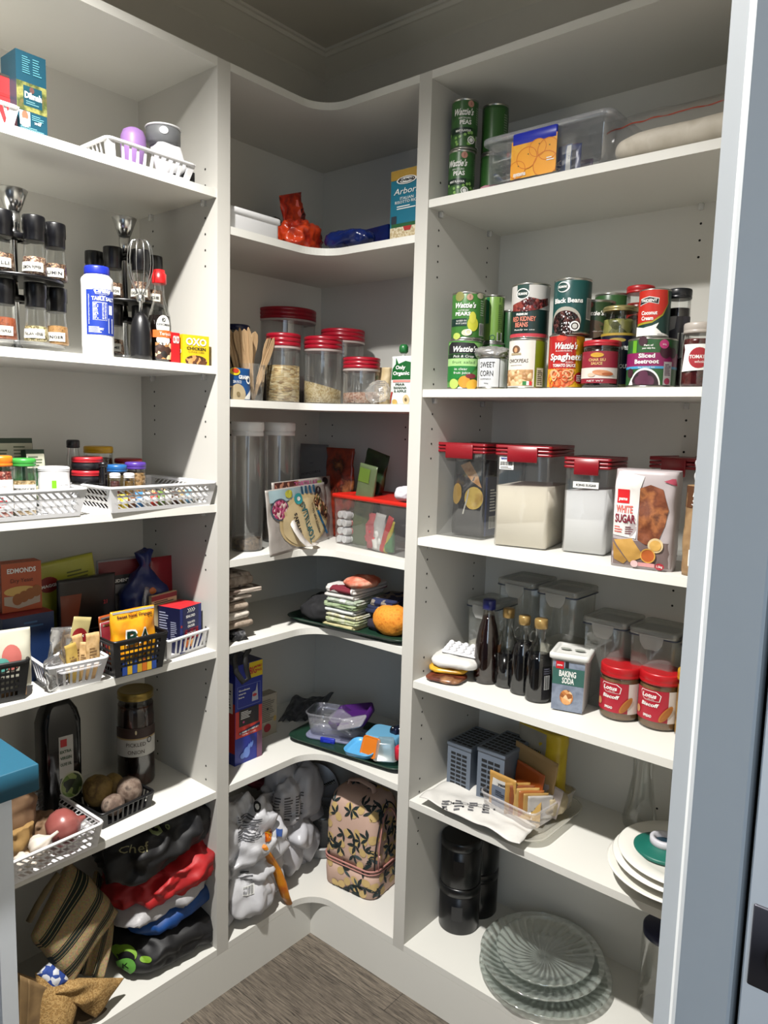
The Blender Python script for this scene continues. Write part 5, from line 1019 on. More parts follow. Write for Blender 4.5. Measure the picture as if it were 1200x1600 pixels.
# tortillas: two wide packs
def tort(g, mp, w_, h):
    g.rect(mp, -w_*.47, w_*.10, h*.80, h*.985, mat('a8c4cc'), .0012); g.ell(mp, w_*.06, h*.44, w_*.42, h*.43, mat('d6bf8e', .5), .0014, 40); g.ell(mp, w_*.06, h*.42, w_*.38, h*.38, mat('dfcb9d', .5), .0020, 40)
    g.ell(mp, -w_*.33, h*.68, w_*.13, h*.17, mat('41586a'), .0018, 24); g.ell(mp, -w_*.33, h*.68, w_*.115, h*.15, spk(['b0406e', 'd06a90', '7a1f3c', 'e0c8c0'], 140), .0024, 24); g.ell(mp, -w_*.18, h*.90, w_*.06, h*.065, mat('c4c44a'), .0024)
    g.ell(mp, -w_*.03, h*.80, w_*.075, h*.09, mat('2fa3a8'), .003, 16); g.ell(mp, -w_*.03, h*.80, w_*.03, h*.035, WINK, .0036)
    for i in range(4): g.poly(mp, [(w_*(.02+.07*i), h*.99), (w_*(.055+.07*i), h*.99), (w_*(.075+.07*i), h*.86), (w_*(.04+.07*i), h*.86)], mat('1f5f84'), .0024)
    g.poly(mp, [(w_*.30, h*.84), (w_*.49, h*.56), (w_*.47, h*.34), (w_*.27, h*.55), (w_*.22, h*.72)], spk(['6a3a20', 'b08050', '4a5a2a', 'd8b890', '3a2014'], 130), .003)
    g.text(mp, 'TORTILLAS', w_*.18, h*.10, .0235, mat('14626c', .4), al='l', wid=h*.70, bold=True, rot=1.95, o=.004); g.text(mp, 'Farrah\'s', -w_*.02, h*.20, .018, INK, al='l', wid=h*.42, rot=1.95, o=.004, slant=.2, bold=True); g.text(mp, '. PERFECT FOR TACOS .', w_*.30, h*.16, .009, INK, al='l', wid=h*.62, rot=1.95, o=.004, bold=True)
    g.poly(mp, [(w_*.26, h*.55), (w_*.30, h*.55), (w_*.46, h*.12), (w_*.42, h*.12)], mat('1f6a94'), .0035); g.ell(mp, w_*.33, h*.88, w_*.055, h*.07, mat('2a2428'), .003); g.text(mp, 'F', w_*.33, h*.86, .010, WINK, o=.0042)
a = at(428, 868, 2, z); b_ = at(520, 846, 2, z)
ta = math.atan2(b_.y-a.y, b_.x-a.x); wt = (b_-a).length+.035; TM = mat('a8a29c', .25, bump=.3, scale=30)
a2 = (a+b_)/2
o = bag((a2+Vector((-.008, .004, 0)), ta+.12, wt+.016, .150), .014, TM, 'front pack of tortillas with teal lettering, leaning back on its side', tort, 'tortilla_pack', 'packet', top='flat', amp=.0022, rx=-.10, seed=3)
o2 = bag((a2+Vector((-.03, .045, 0)), ta+.10, wt+.012, .164), .014, TM, 'rear pack of tortillas with pink lettering, behind the teal one', lambda g, mp, w_, h: (g.rect(mp, -w_*.48, -w_*.1, h*.9, h*.99, spk(['7a3a30', '4a2018', 'b07a60'], 90), .001), g.text(mp, 'TORTILLAS', w_*.02, h*.90, .012, mat('b04a80'), wid=w_*.4, bold=True, o=.002), g.ell(mp, w_*.38, h*.93, w_*.05, h*.06, INK, .002), g.rect(mp, w_*.22, w_*.3, h*.86, h*.95, mat('8aa04a'), .002)), 'tortilla_pack', 'packet', top='flat', amp=.002, rx=-.10)
g = G(); pts = [(-.018, .115), (.006, .118), (.040, .012), (.060, -.004), (.052, -.02), (.018, -.012)]; 
Lp = [((-.052, -.012, .066)), ((-.050, -.020, .045)), ((-.040, -.030, .020)), ((-.030, -.040, .004)), ((-.010, -.044, .002)), ((.010, -.038, .004)), ((.030, -.024, .003))]
wd_ = [Vector((.008, -.002, .002))]*4+[Vector((.008, .008, 0)), Vector((.004, .012, 0)), Vector((0, .006, 0))]
rings = []
for p_, w2 in zip(Lp, wd_): p_ = Vector(p_); rings.append([p_-w2, p_+w2, p_+w2+Vector((0, -.0008, .0008)), p_-w2+Vector((0, -.0008, .0008))])
g.loft(rings, mat('cfcac4', .3)); mpf = None; s_ = g.build('tear_strip', o, 'white plastic hanging strip'); s_.location = (0, .012, .004)
# red-lidded box
a = at(519, 848, 2, z); b_ = at(636, 874, 2, z); P = ((a+b_)/2, math.atan2(b_.y-a.y, b_.x-a.x), (b_-a).length, hgt(a, 519, 770)-z)
rb = P; RLID = mat('d5271c', .3); c_, s_ = cos(P[1]), sin(P[1])
canister(P, .155, RLID, 'clear rectangular box with bright red lid, full of rolls and packets', 'storage_box', lidh=.010, bm_=CLEAR, ov=.004, rad=.008, taper=.04)
def inb(u, v, dz): return Vector((rb[0].x+u*c_-v*s_, rb[0].y+u*s_+v*c_, z+dz))
k = 0; hw = rb[2]/2
for row in range(4):
    for col in range(2):
        g = G(); g.lathe([(.0085, 0), (.0092, .002), (.0092, .016), (.0088, .018)], PW, 20); g.lathe([(.0086, .018), (.0086, .07), (.006, .071)], mat(['d8dcd8', 'c85a5e', 'c85a5e', 'dcdcdc'][row], .4) if col else mat('d4d8d8', .4), 20)
        ob = g.build('tablet_tube'); tag(ob, '%s white-ended tube, %s column, %s from the bottom in the red-lidded box' % ('pink' if col and row in (1, 2) else 'pale', ('left', 'second')[col], ORD[row]), 'tube', inb(-hw+.016+.0205*col+(.002 if row % 2 else 0), .008, .0125+.0205*row)); ob.rotation_euler = (-pi/2, 0, rb[1])
sachet(inb(-.0+.004, .02, .004), rb[1]-.05, .05, .085, spk(['a83a44', 'c45a60', '8a2a34'], 12, .4, 'N', .2), 'pink-red packet inside the red-lidded box', d_=.03, amp=.008, name='packet', cat='packet')
sachet(inb(.024, .012, .004), rb[1], .036, .088, mat('c4c4c0', .4, bump=.3), 'white packet in the middle of the red-lidded box', d_=.02, amp=.005, name='packet', cat='packet', ry=.1)
sachet(inb(.040, .010, .004), rb[1], .018, .090, mat('c42a2a', .4), 'bright red slanting packet inside the red-lidded box', d_=.012, name='packet', cat='packet', ry=.35)
sachet(inb(.048, .012, .004), rb[1], .022, .080, mat('c4b02a', .4), 'yellow packet inside the red-lidded box', d_=.012, name='packet', cat='packet', ry=.30)
sachet(inb(.058, .016, .004), rb[1], .034, .062, spk(['2a6a3a', '4a8a50', '1a4a2a'], 30, .4, 'N'), 'green packet at the right end of the red-lidded box', d_=.02, name='packet', cat='packet')
heap(inb(hw-.034, .035, rb[3]+.003), rb[1], (.050, .07, .032), mat('d2cdd4', .7, bump=.3), 'small white folded cloth on the red lid by the right post', 'folded_cloth', 'cloth', amp=.008, fr=26, seed=4, n=3)
# =============================================================== CORNER UNIT, shelf 4: cloths
z = ZC[3]
def towelm(c1, c2, sc=18, kind='W', st=(1, 1, .2), n=.5):
    return spk([c1]*1+[c2], sc, .9, kind, .25, st)
PLAID = spk(['5c4c42', '8a7c70', 'a89c90', '4a3c34'], 55, .95, 'N', .3, (1, 1, .3)); BEIGE = spk(['8c7c6c', 'a59686', '7a6b5c'], 60, .95, 'N', .3); CREAM = spk(['c4bcb0', 'd8d0c4', 'a89e90'], 60, .95, 'N', .3)
CHK = spk(['c4b8ac', '6a5a50'], 34, .9, 'V', .1, (1, 1, .6))
yq = -W+.004; zz = z+.001
items = [(spk(['17171a', '2a2a2e', '8a8a8a'], 60, .9, 'N'), .045, .080, .022, 'small black printed napkin at the foot of the left napkin stack', .0), (BEIGE, .046, .030, .022, 'khaki cloth at the post, lowest beige one of the left stack', 0), (BEIGE, .088, .16, .022, 'taupe folded napkin with rounded front fold, third from the stack foot', 0), (CREAM, .078, .16, .018, 'pale grey napkin in the middle of the left stack', 0), (BEIGE, .075, .16, .022, 'taupe napkin above the pale grey one in the left stack', 0), (CHK, .085, .16, .016, 'checked napkin second from the top of the left stack', 0), (CHK, .112, .17, .011, 'checked tea napkin with long flap, near the top of left stack', 0), (PLAID, .088, .15, .034, 'brown plaid napkin on top of the left stack', 0)]
for i, (m_, wy, dx, hh, lab, _) in enumerate(items):
    if i == 0: folded((D-.055, yq+.046, zz), pi/2, .036, .07, .022, m_, lab, seed=i, amp=.002); continue
    if i == 1: folded((D-.085, yq+.014, zz), pi/2, .026, .09, .024, m_, lab, seed=i, amp=.002); zz += .025; continue
    folded((D-.105, yq+wy/2, zz), pi/2, wy, dx, hh, m_, lab, seed=i, layers=2, amp=.0025); zz += hh+.001
# green tray with towels
GR = mat('1c3a2c', .35, noise_amt=.08)
def tray(z, pxa, pxb, label, w_=.25, d_=.20):
    a = at(*pxa, 2, z+.012); b_ = at(*pxb, 2, z+.012); t = thing('tray', label, 'tray', ((a.x+b_.x)/2, (a.y+b_.y)/2, z), math.atan2(b_.y-a.y, b_.x-a.x))
    w_ = (b_-a).length; g = G(); c = dict(cy=d_/2, n=10); r_ = .035
    g.rr([(.004, w_*.82, d_*.8, r_*.8), (.0005, w_*.84, d_*.82, r_*.8), (.0005, w_*.86, d_*.84, r_*.85), (.012, w_-.004, d_-.004, r_), (.014, w_, d_, r_), (.0155, w_-.001, d_-.001, r_), (.0145, w_-.008, d_-.008, r_*.95), (.004, w_*.86-.004, d_*.84-.004, r_*.82), (.0028, w_*.8, d_*.78, r_*.75)], GR, c0=True, c1=True, **c); g.build('tray_body', t); return t
t4 = tray(z, (440, 962), (632, 1006), 'dark green plastic tray under the towels')
def on_t(t, u, v, dz=.003): c, s = cos(t.rotation_euler.z), sin(t.rotation_euler.z); return Vector((t.location.x+u*c-v*s, t.location.y+u*s+v*c, t.location.z+dz))
rz4 = t4.rotation_euler.z
heap(on_t(t4, -.100, .080), rz4-.2, (.105, .14, .060), spk(['0c0c0f', '141418', '1c1c20', '0a0a0c'], 30, .85, 'N', .2), 'black padded oven mitt at the left end of the green tray', 'oven_mitt', 'mitt', amp=.010, fr=16, seed=3, n=2.8)
o = bpy.data.objects['oven_mitt']; drape(o, [lambda g, mp: (g.rect(mp, -.03, .02, .006, .0075, mat('8a8a8c', .7), .001), g.rect(mp, -.03, .03, -.006, -.005, mat('6a6a6c', .7), .001), g.ell(mp, .012, -.020, .004, .010, mat('5a5a5c', .7), .001, ring=.7))], 478, 925, (.6, -.7, .3), 'piping')
TW = [(spk(['cfc79a', 'bdb586'], 80, .95, 'N', .3), .105, .012, 'pale yellow towel at the bottom of the tray stack'), (spk(['d4d6c0', 'a8b080', 'c9ccb4'], 55, .95, 'N', .3), .098, .012, 'white and olive patterned towel, second from the bottom of the tray stack'), (spk(['d8dad4', 'b8b48a', 'e0e0d8'], 55, .95, 'N', .3), .100, .011, 'white towel with yellow print, third from the bottom of tray stack'), (mat('cfd3d0', .95, bump=.4), .104, .012, 'plain white towel halfway up the tray stack'), (spk(['7f9468', 'a8b894', '66804e'], 40, .95, 'N', .3), .104, .012, 'sage green towel, fourth from the top of the tray stack'), (spk(['d0d4d0', '9aa890', 'dcdeda'], 50, .95, 'N', .3), .100, .011, 'white towel with faint green pattern above the sage green one'), (spk(['dcd8d4', 'c8c4c0'], 40, .95, 'N', .3), .098, .012, 'grey-white towel second from the top of the tray stack'), (spk(['d8d4d0', '7a2030', 'd8d4d0', '8a2a3a'], 16, .95, 'V', .1, (1, .4, 1)), .092, .018, 'white and maroon patterned towel topping the tray stack')]
zz = z+.003
for i, (m_, wx, hh, lab) in enumerate(TW):
    folded(on_t(t4, -.022+(i % 3-1)*.003, .095, zz-z), rz4+.05*((i*3) % 4-1.5)*.6, wx, .14, hh, m_, lab, seed=20+i, layers=2 if i != 4 else 2, amp=.002, name='towel', cat='towel'); zz += hh+.0006
heap(on_t(t4, .012, .07, zz-z-.003), rz4, (.075, .10, .026), spk(['b0563c', 'c87058', 'd8a890'], 40, .95, 'N', .3), 'rolled orange-pink cloth on the top of the towel stack', 'rolled_cloth', 'cloth', amp=.006, fr=30, seed=4)
heap(on_t(t4, .068, .115, .0), rz4, (.085, .12, .040), spk(['1c1c2a', '2c2434', '14141c', '3a2c3c'], 18, .95, 'N', .3), 'dark grey-purple folded cloth under the navy patterned one', 'folded_cloth', 'cloth', amp=.006, fr=22, seed=6, n=3.4)
o = folded(on_t(t4, .068, .115, .044), rz4, .075, .12, .020, spk(['1a2444', '1a2444', '8a8078', '141c38'], 70, .95, 'V', .1), 'navy cloth with beige flecks at the right end of the tray', seed=31, name='towel', cat='towel'); zz2 = z+.064
folded(on_t(t4, .070, .120, .064), rz4+.1, .07, .11, .018, spk(['1c2850', '8a8278', '1c2850'], 60, .95, 'V', .1), 'upper navy and beige patterned cloth at the right post', seed=33, name='towel', cat='towel')
p = at(603, 985, 1, -D+.03); heap((p.x-.008, p.y+.03, z+.004), rz4, (.095, .070, .070), spk(['e0861c', 'f09a2c', 'd87a14'], 120, .8, 'N', .4), 'rounded bright orange cloth bag with drawstring on the green tray', 'cloth_bag', 'bag', amp=.004, fr=16, seed=12, n=2.2)
o = bpy.data.objects['cloth_bag']; g = G(); g.tube([(-.036, -.012+.006*k, .028+.008*sin(k)) for k in range(4)], .003, mat('c4a040', .8)); g.tube([(-.042, -.01, .035), (-.045, -.012, .028), (-.040, -.014, .020)], .0012, mat('b8902a', .8)); g.build('drawstring', o)
# =============================================================== CORNER UNIT, shelf 5: box and lunch tubs
z = ZC[4]
a = at(367, 1198, 2, z); b_ = at(409, 1180, 2, z)
# carton: its broad face looks into the room, its narrow face along the post
az = math.atan2(b_.y-a.y, b_.x-a.x); w_ = (b_-a).length; h = hgt(b_, 409, 1029)-z
def f(g, mp, w_, h):
    g.rect(mp, 0.0, w_*.5, h*.84, h*.995, mat('e0c41c', .4)); g.text(mp, 'BIG', w_*.14, h*.88, h*.07, mat('c42430'), wid=w_*.26, bold=True); g.text(mp, 'FAMILY', w_*.38, h*.93, h*.025, mat('c42430'), wid=w_*.2, bold=True); g.text(mp, 'PACK', w_*.38, h*.89, h*.025, mat('c42430'), wid=w_*.18, bold=True)
    for q in ((-w_*.42, w_*.42, h*.78, h*.783), (-w_*.42, w_*.42, h*.57, h*.573), (-w_*.42, -w_*.41, h*.57, h*.78), (w_*.41, w_*.42, h*.57, h*.78)): g.rect(mp, *q, mat('8a9ad0'))
    for i, s_ in enumerate(('Goodness', 'starts', 'here')): g.text(mp, s_, -w_*.38, h*(.735-.035*i), h*.018, WINK, al='l', wid=w_*(.4, .26, .2)[i], bold=True)
    g.poly(mp, [(w_*.1, h*.6), (w_*.34, h*.6), (w_*.30, h*.78), (w_*.24, h*.70), (w_*.12, h*.69)], mat('b8bcc8'), .0009); g.ell(mp, w_*.2, h*.66, w_*.08, h*.015, mat('c43a3a'), .0014)
    g.rect(mp, -w_*.49, w_*.49, h*.27, h*.54, mat('d23c30', .4)); g.rect(mp, -w_*.36, w_*.36, h*.38, h*.55, spk(['1a1614', '241c18', '3a3028'], 30, .4, 'N'), .0009)
    g.lines(mp, -w_*.3, w_*.1, h*.45, h*.53, 5, WINK, .0014); g.ell(mp, -w_*.2, h*.42, .003, .003, mat('d8508a'), .0014); g.poly(mp, [(-w_*.36, h*.30), (w_*.4, h*.335), (w_*.4, h*.365), (-w_*.36, h*.325)], mat('1a2250'), .0014); g.text(mp, '12 YEARS OF WEET-BIX', 0, h*.315, h*.016, WINK, wid=w_*.7, o=.0018, bold=True, rot=.06); g.text(mp, 'FAMILY GIVES', 0, h*.285, h*.014, WINK, wid=w_*.5, o=.0012)
    g.rect(mp, w_*.3, w_*.5, .0, h*.27, mat('7a4a6a', .4), .0006); LB = mat('6a8ad8', .4); g.ell(mp, -w_*.08, h*.10, w_*.12, h*.055, LB, .0009)
    for q in range(3): g.ell(mp, -w_*.02+q*w_*.07, h*(.15+.008*q), w_*.03, h*.035, LB, .0011, rot=-.3)
    g.ell(mp, -w_*.22, h*.08, w_*.1, h*.03, LB, .0011)
def sf(g, mr, ml): g.rect(ml, .0, .10, .0, h*.12, mat('1c2c86', .4)); g.rect(ml, .0, .10, h*.12, h*.62, mat('c4332c', .4)); g.rect(ml, .052, .092, h*.52, h*.82, WINK, .0006); g.lines(ml, .056, .088, h*.56, h*.78, 8, INK, .001)
carton(((a+b_)/2, az, w_, h), .10, '1c2c92', 'tall blue and red cereal box with a yellow corner, beside the left post', f, 'cereal_box', top='0f1640', sfn=sf)
# black strap looped over the box
g = G(); c0 = Vector(((a+b_)/2)); sp = [at(362, 1010, 0, .262), at(366, 998, 0, .264), at(378, 992, 0, .268), at(388, 1005, 0, .272), at(389, 1015, 0, .276), at(383, 1025, 0, .280), at(385, 1045, 0, .282), at(389, 1060, 0, .280), at(380, 1066, 0, .280), at(369, 1050, 0, .274), at(366, 1030, 0, .270), at(372, 1010, 0, .266)]
g.tube(sp, .0028, mat('0c0c0d', .6, bump=.4), 8, sx=2.4); tag(g.build('strap'), 'black webbing strap looped over the top of the cereal box', 'strap')
P = upb(404, 433, 1082, z, .115, 'L'); a3 = at(405, 1155, 2, z); b3 = at(432, 1144, 2, z)
carton(((a3+b3)/2, math.atan2(b3.y-a3.y, b3.x-a3.x), (b3-a3).length, hgt(b3, 432, 1081)-z), .03, 'a59d8a', 'cream printed carton with red seal, right of the cereal box', lambda g, mp, w_, h: (g.lines(mp, -w_*.4, w_*.4, h*.35, h*.9, 12, mat('6a6458')), g.ell(mp, -w_*.05, h*.2, w_*.2, h*.1, mat('9a2430'), .001), g.ell(mp, -w_*.05, h*.66, w_*.06, h*.03, INK, .001), g.ell(mp, w_*.38, h*.38, w_*.08, h*.07, mat('b89a50'), .001)), 'carton')
p = at(470, 1100, 2, z); 
g = sheet((.10, -.24, z+.002), (.16, -.17, z+.002), (.05, -.14, z+.03), (.13, -.05, z+.038), .003, .01, 6, 4, spk(['3a3a3c', '5c5c60', '2a2a2c', '7a7a7c'], 26, .4, 'N', .2), fold=.008)
tag(g.build('printed_sheet'), 'crumpled dark printed plastic sheet lying at the back corner', 'sheet')
t5 = tray(z, (443, 1150), (626, 1208), 'dark green plastic tray holding lunch tubs'); rz5 = t5.rotation_euler.z
def two(A, B, dz): a = at(*A, 2, z+dz); b_ = at(*B, 2, z+dz); return (a+b_)/2, math.atan2(b_.y-a.y, b_.x-a.x), (b_-a).length
c, rz_, w_ = two((474, 1148), (560, 1160), .010); 
TUB = clear('dfe0e8', milk=.10, rough=.1, base=.10)
canister((Vector((c.x, c.y, z+.016)), rz_-.05, w_, .052), .085, None, 'large clear plastic lunch tub in the middle of the green tray', 'lunch_tub', bm_=TUB, open_=True, rad=.022, taper=.10, cat='tub')
g = G(); g.rr([(0, w_*1.0, .088, .02), (.002, w_*1.05, .092, .02), (.007, w_*1.05, .092, .02), (.007, w_*.98, .086, .02), (.003, w_*.95, .082, .02)], clear('c8ccf0', milk=.25, rough=.15, base=.1)); 
ob = g.build('tub_lid'); tag(ob, 'clear lid with a royal blue clip, lying under the large clear tub', 'lid', (c.x+.010*sin(rz_)-.012*cos(rz_), c.y+.035, z+.005), rz_-.05)
g = G(); g.box(-.030, .010, -.052, -.045, -.004, .012, mat('1c2fb0', .35), .0015); g.box(-.020, .0, -.0535, -.052, .001, .006, mat('2a40c8', .35)); g.build('clip', ob, 'royal blue clip')
g = G(); g.rr([(0, .075, .05, .012), (.003, .078, .053, .013), (.006, .078, .053, .013), (.006, .07, .045, .01)], TUB); ob = g.build('tub_lid'); tag(ob, 'clear rectangular lid lying tilted inside the large clear tub', 'lid', (c.x+.01, c.y+.04, z+.045)); ob.rotation_euler = (.25, .35, rz_-.3)
PU = mat('4a1f6a', .35); q = at(548, 1100, 1, -D+.11)
g = G(); g.rr([(0, .105, .075, .012), (.002, .108, .078, .013), (.020, .112, .082, .014), (.021, .104, .074, .012), (.004, .100, .070, .012)], PU, c1=True); g.box(-.022, .022, -.047, -.041, .004, .022, PU, .002)
ob = g.build('purple_lid'); tag(ob, 'purple clip-on box lid tilted against the back, behind the clear tub', 'lid', (q.x+.002, q.y+.01, z+.05)); ob.rotation_euler = (.35, -.30, .15)
q = at(548, 1118, 1, -D+.075); g = G(); g.rr([(0, .072, .045, .008), (.002, .074, .047, .008), (.005, .074, .047, .008), (.005, .066, .040, .007)], clear('ecebf0', milk=.2, rough=.1, base=.12)); ob = g.build('tub_lid'); tag(ob, 'small clear rectangular lid leaning on the purple lid', 'lid', (q.x+.006, q.y, z+.063)); ob.rotation_euler = (.3, -.35, .25)
PB = mat('5fb2e8', .35); c, rz_, w_ = two((534, 1186), (592, 1198), .012)
g = G(); cc = dict(cy=.04, n=8); g.rr([(0, .068, .068, .016), (.0015, .074, .074, .018), (.010, .078, .078, .02), (.012, .080, .080, .021), (.0125, .074, .074, .018), (.006, .070, .070, .017), (.0045, .058, .058, .014), (.0055, .052, .052, .012)], PB, **cc); ob = g.build('blue_lid'); tag(ob, 'sky blue square lid with rounded corners lying at the tray front', 'lid', (c.x-.022, c.y+.006, z+.014), rz_-.08); ob.rotation_euler.x = .10
q = at(600, 1140, 1, -D+.085); g = G(); g.rr([(0, .075, .07, .014), (.004, .080, .075, .015), (.050, .084, .079, .016), (.052, .078, .073, .014)], mat('6aa8cc', .35)); ob = g.build('lunch_tub'); tag(ob, 'upturned sky blue tub at the back right of the green tray', 'tub', (q.x-.012, q.y+.02, z+.006), .3)
q = at(586, 1140, 1, -D+.045); g = G(); g.rr([(0, .046, .046, .008), (.003, .050, .050, .009), (.007, .050, .050, .009), (.0075, .045, .045, .008), (.0055, .042, .042, .007)], mat('d8761c', .35)); ob = g.build('orange_lid'); tag(ob, 'orange square lid standing on edge against the blue tub', 'lid', (q.x-.014, q.y+.004, z+.036)); ob.rotation_euler = (1.15, 0, .12)
c, rz_, w_ = two((588, 1198), (628, 1203), .006); g = G(); g.rr([(0, .056, .056, .009), (.0015, .058, .058, .010), (.002, .050, .050, .008), (.040, .042, .042, .008), (.043, .038, .038, .007)], clear('b8c4c0', milk=.25, rough=.2, base=.10), cy=.03); ob = g.build('cube_tub'); tag(ob, 'small smoky clear cube-shaped tub, upside down at the right post', 'tub', (c.x-.014, c.y, z+.016), rz_+.15)
q = at(616, 1165, 1, -D+.07); g = G(); g.lathe([(.010, 0), (.014, .004), (.014, .030), (.010, .034), (.001, .034)], mat('d0243a', .35), 24); tag(g.build('red_cup'), 'red cup half hidden by the right post on the green tray', 'lid', (q.x+.012, q.y+.01, z+.016))
q = at(614, 1140, 1, -D+.13); heap((q.x+.022, q.y-.005, z+.004), 0, (.035, .05, .066), spk(['0a0c14', '1a2440', '0c0c10', '3a4048'], 30, .2, 'N', .5), 'dark shiny crumpled packet behind the red lid by the right post', 'packet', 'packet', amp=.012, fr=30, seed=5)
# =============================================================== CORNER UNIT, bottom shelf
z = ZC[5]
WP = spk(['c9c9cc', 'd8d8dc', 'bcbcc2'], 10, .28, 'N', .2)
a = at(372, 1398, 2, z); b_ = at(445, 1418, 2, z)
cc_ = at(400, 1410, 2, z)
fb = heap((D-.085, at(402, 1405, 0, D-.03).y-.018, z), pi/2-.25, (.195, .165, .262), WP, 'crumpled white printed plastic bag with an orange tail, nearest the left post', 'plastic_bag', 'bag', amp=.034, fr=9, seed=14, crease=.6, facet=1.3, n=2.6, nu=110, nv=70)
PR = mat('55555a', .5)
AXF = (.75, -.65, .15)
drape(fb, [lambda g, mp: (g.lines(mp, -.03, .03, -.02, .03, 9, PR, .0005), g.ell(mp, .015, .045, .008, .010, INK, .001), g.ell(mp, .015, .045, .004, .005, WINK, .002))], 392, 1295, AXF, 'printing')
drape(fb, [lambda g, mp: (g.bars(mp, -.012, .012, -.008, .008, n=14), g.lines(mp, -.02, .012, .020, .040, 3, PR, .001))], 388, 1392, AXF, 'barcode')
drape(fb, [lambda g, mp: (g.poly(mp, [(-.008, .008), (.006, .012), (.012, 0), (.004, -.010), (-.008, -.008)], spk(['c43a1c', 'e8801c', 'a01c1c', 'e0b020'], 40, .3, 'N'), .002), g.poly(mp, [(.020, .004), (.036, .0), (.034, -.016), (.020, -.012)], mat('3a5aa0', .3), .002))], 418, 1308, AXF, 'colour_patch')
g = G(); tl = [at(412, 1322, 0, .262), at(420, 1338, 0, .275), at(431, 1358, 0, .283), at(440, 1380, 0, .290), at(446, 1400, 0, .292), at(452, 1416, 0, .293)]; tl[-1].z = max(tl[-1].z, z+.002)
_M = Matrix.Translation(fb.location) @ fb.rotation_euler.to_matrix().to_4x4(); _bv = BVHTree.FromPolygons([_M @ v.co for v in fb.data.vertices], [tuple(p_.vertices) for p_ in fb.data.polygons])
for k, p_ in enumerate(tl):
    hh_ = _bv.ray_cast(CAM, (p_-CAM).normalized()); tl[k] = (hh_[0]-(p_-CAM).normalized()*.004) if hh_[0] else p_
g.tube([p_ for p_ in tl], lambda k: .0045+.0035*sin(k*3), spk(['d8801c', 'e0901c', 'c8641c'], 20, .3, 'N', .3), 10, sx=1.8); ob = g.build('orange_tail', None); ob.parent = fb; ob.matrix_parent_inverse = fb.matrix_basis.inverted() if False else (Matrix.Translation(fb.location) @ fb.rotation_euler.to_matrix().to_4x4()).inverted(); ob['label'] = 'orange plastic tail hanging down the bag'
q = at(450, 1385, 2, z); sb2 = heap((q.x-.075, q.y+.070, z), pi/2+.35, (.172, .13, .275), mat('c4c4ca', .3, noise_amt=.08, scale=12), 'white glossy plastic bag with printed rows, behind the orange-tailed bag', 'plastic_bag', 'bag', amp=.030, fr=8, seed=21, crease=.6, facet=1.4, n=3, nu=110, nv=70)
drape(sb2, [lambda g, mp: [g.lines(mp, -.035+.03*k, -.012+.03*k, -.03, .035, 9, PR, .0005, seed=k) for k in range(3)]], 447, 1265, AXF, 'printing')
# steel grater disc and processor bowl
DS = mat('a8a8aa', .35, .6, .08); q = at(488, 1234, 0, .085)
t = thing('grater_disc', 'round dark steel grating disc with rows of teeth, leaning in the back corner', 'grater', (q.x, q.y, q.z)); t.rotation_euler = (R(80), 0, R(38))
g = G(); g.lathe([(.010, -.0008), (.078, -.0008), (.080, 0), (.078, .0008), (.010, .0008)], DS, 56, c0=False, c1=False); g.build('disc', t)
g = G()
for k in range(5):
    a_ = 2*pi*k/5+.35
    for i in range(9):
        rr_ = .020+.0062*i; g.lathe([(.0036, .0008), (.0024, .0036), (.0004, .0042)], STEEL, 8, rr_*cos(a_), rr_*sin(a_)); g.lathe([(.0030, .001), (.0030, .0014)], HOLE, 6, rr_*cos(a_+.10), rr_*sin(a_+.10))
g.build('teeth', t); g = G(); g.lathe([(.012, -.002), (.012, .004), (.005, .005), (.005, .004)], BLACK, 20); g.build('hub', t)
q = at(496, 1340, 2, z); t = thing('processor_bowl', 'grey plastic processor bowl behind the flowered lunch bag', 'bowl', (q.x-.03, q.y+.05, z)); g = G(); g.lathe([(.060, 0), (.066, .004), (.070, .028), (.072, .030), (.068, .032), (.060, .030)], mat('b8b8b8', .35), 40, c1=False); g.build('base_ring', t, 'pale round rim'); g = G(); g.lathe([(.058, .012), (.060, .11), (.063, .112), (.055, .118), (.02, .120)], clear('8a8c8c', milk=.35, rough=.2, base=.1), 40); g.build('bowl', t)
heap((.07, -.27, z+.19), .5, (.07, .05, .03), mat('8a2a38', .6), 'small dark red crumpled wrapper at the top of the white bags', 'wrapper', 'packet', amp=.01, fr=30)
# lunch bag with lemons
LB_ = mat('d6b4a2', .75, noise_amt=.08, scale=14); LF = mat('1c2c2c', .7); LEM = mat('d8ba7c', .75, noise_amt=.1, scale=60); PKZ = mat('c48a80', .5)
a = at(512, 1380, 2, z); b_ = at(576, 1410, 2, z); c3 = at(616, 1380, 2, z)
q = (a+c3)/2; az = math.atan2(b_.y-a.y, b_.x-a.x)+.0
W1 = (b_-a).length+.035; D1 = .105; H1 = hgt(q, 560, 1236)-z
t = thing('lunch_bag', 'pink zipped lunch bag patterned with lemons and dark leaves', 'bag', (b_+(a-b_).normalized()*(W1/2-.014)).to_tuple()[:2]+(z,), az)
hs = H1*.30
def bw(p):  # slight puff
    return p
def ring(zv, k, r_=.028): return (zv, W1*k, D1*1.25*k, r_)
g = G(); cyb_ = D1*.62
g.rr([(0, W1*.9, D1*1.12, .024), (.004, W1*.97, D1*1.21, .028), (hs*.5, W1, D1*1.25, .03), (hs, W1*.98, D1*1.23, .03)], LB_, cy=cyb_, n=8); 
secs = [(hs, W1*.97, D1*1.22, .03)]
for i in range(1, 15):
    k = i/14; zv = hs+(H1-hs)*sin(k*pi/2)**.9; s_ = max(.05, (1-k**3.0))**.6; secs.append((zv, W1*(.97-.05*k*k)*(.62+.38*s_), D1*1.22*(.24+.76*s_), .03))
g.rr(secs, LB_, cy=cyb_, n=8); body = g.build('bag_body', t)
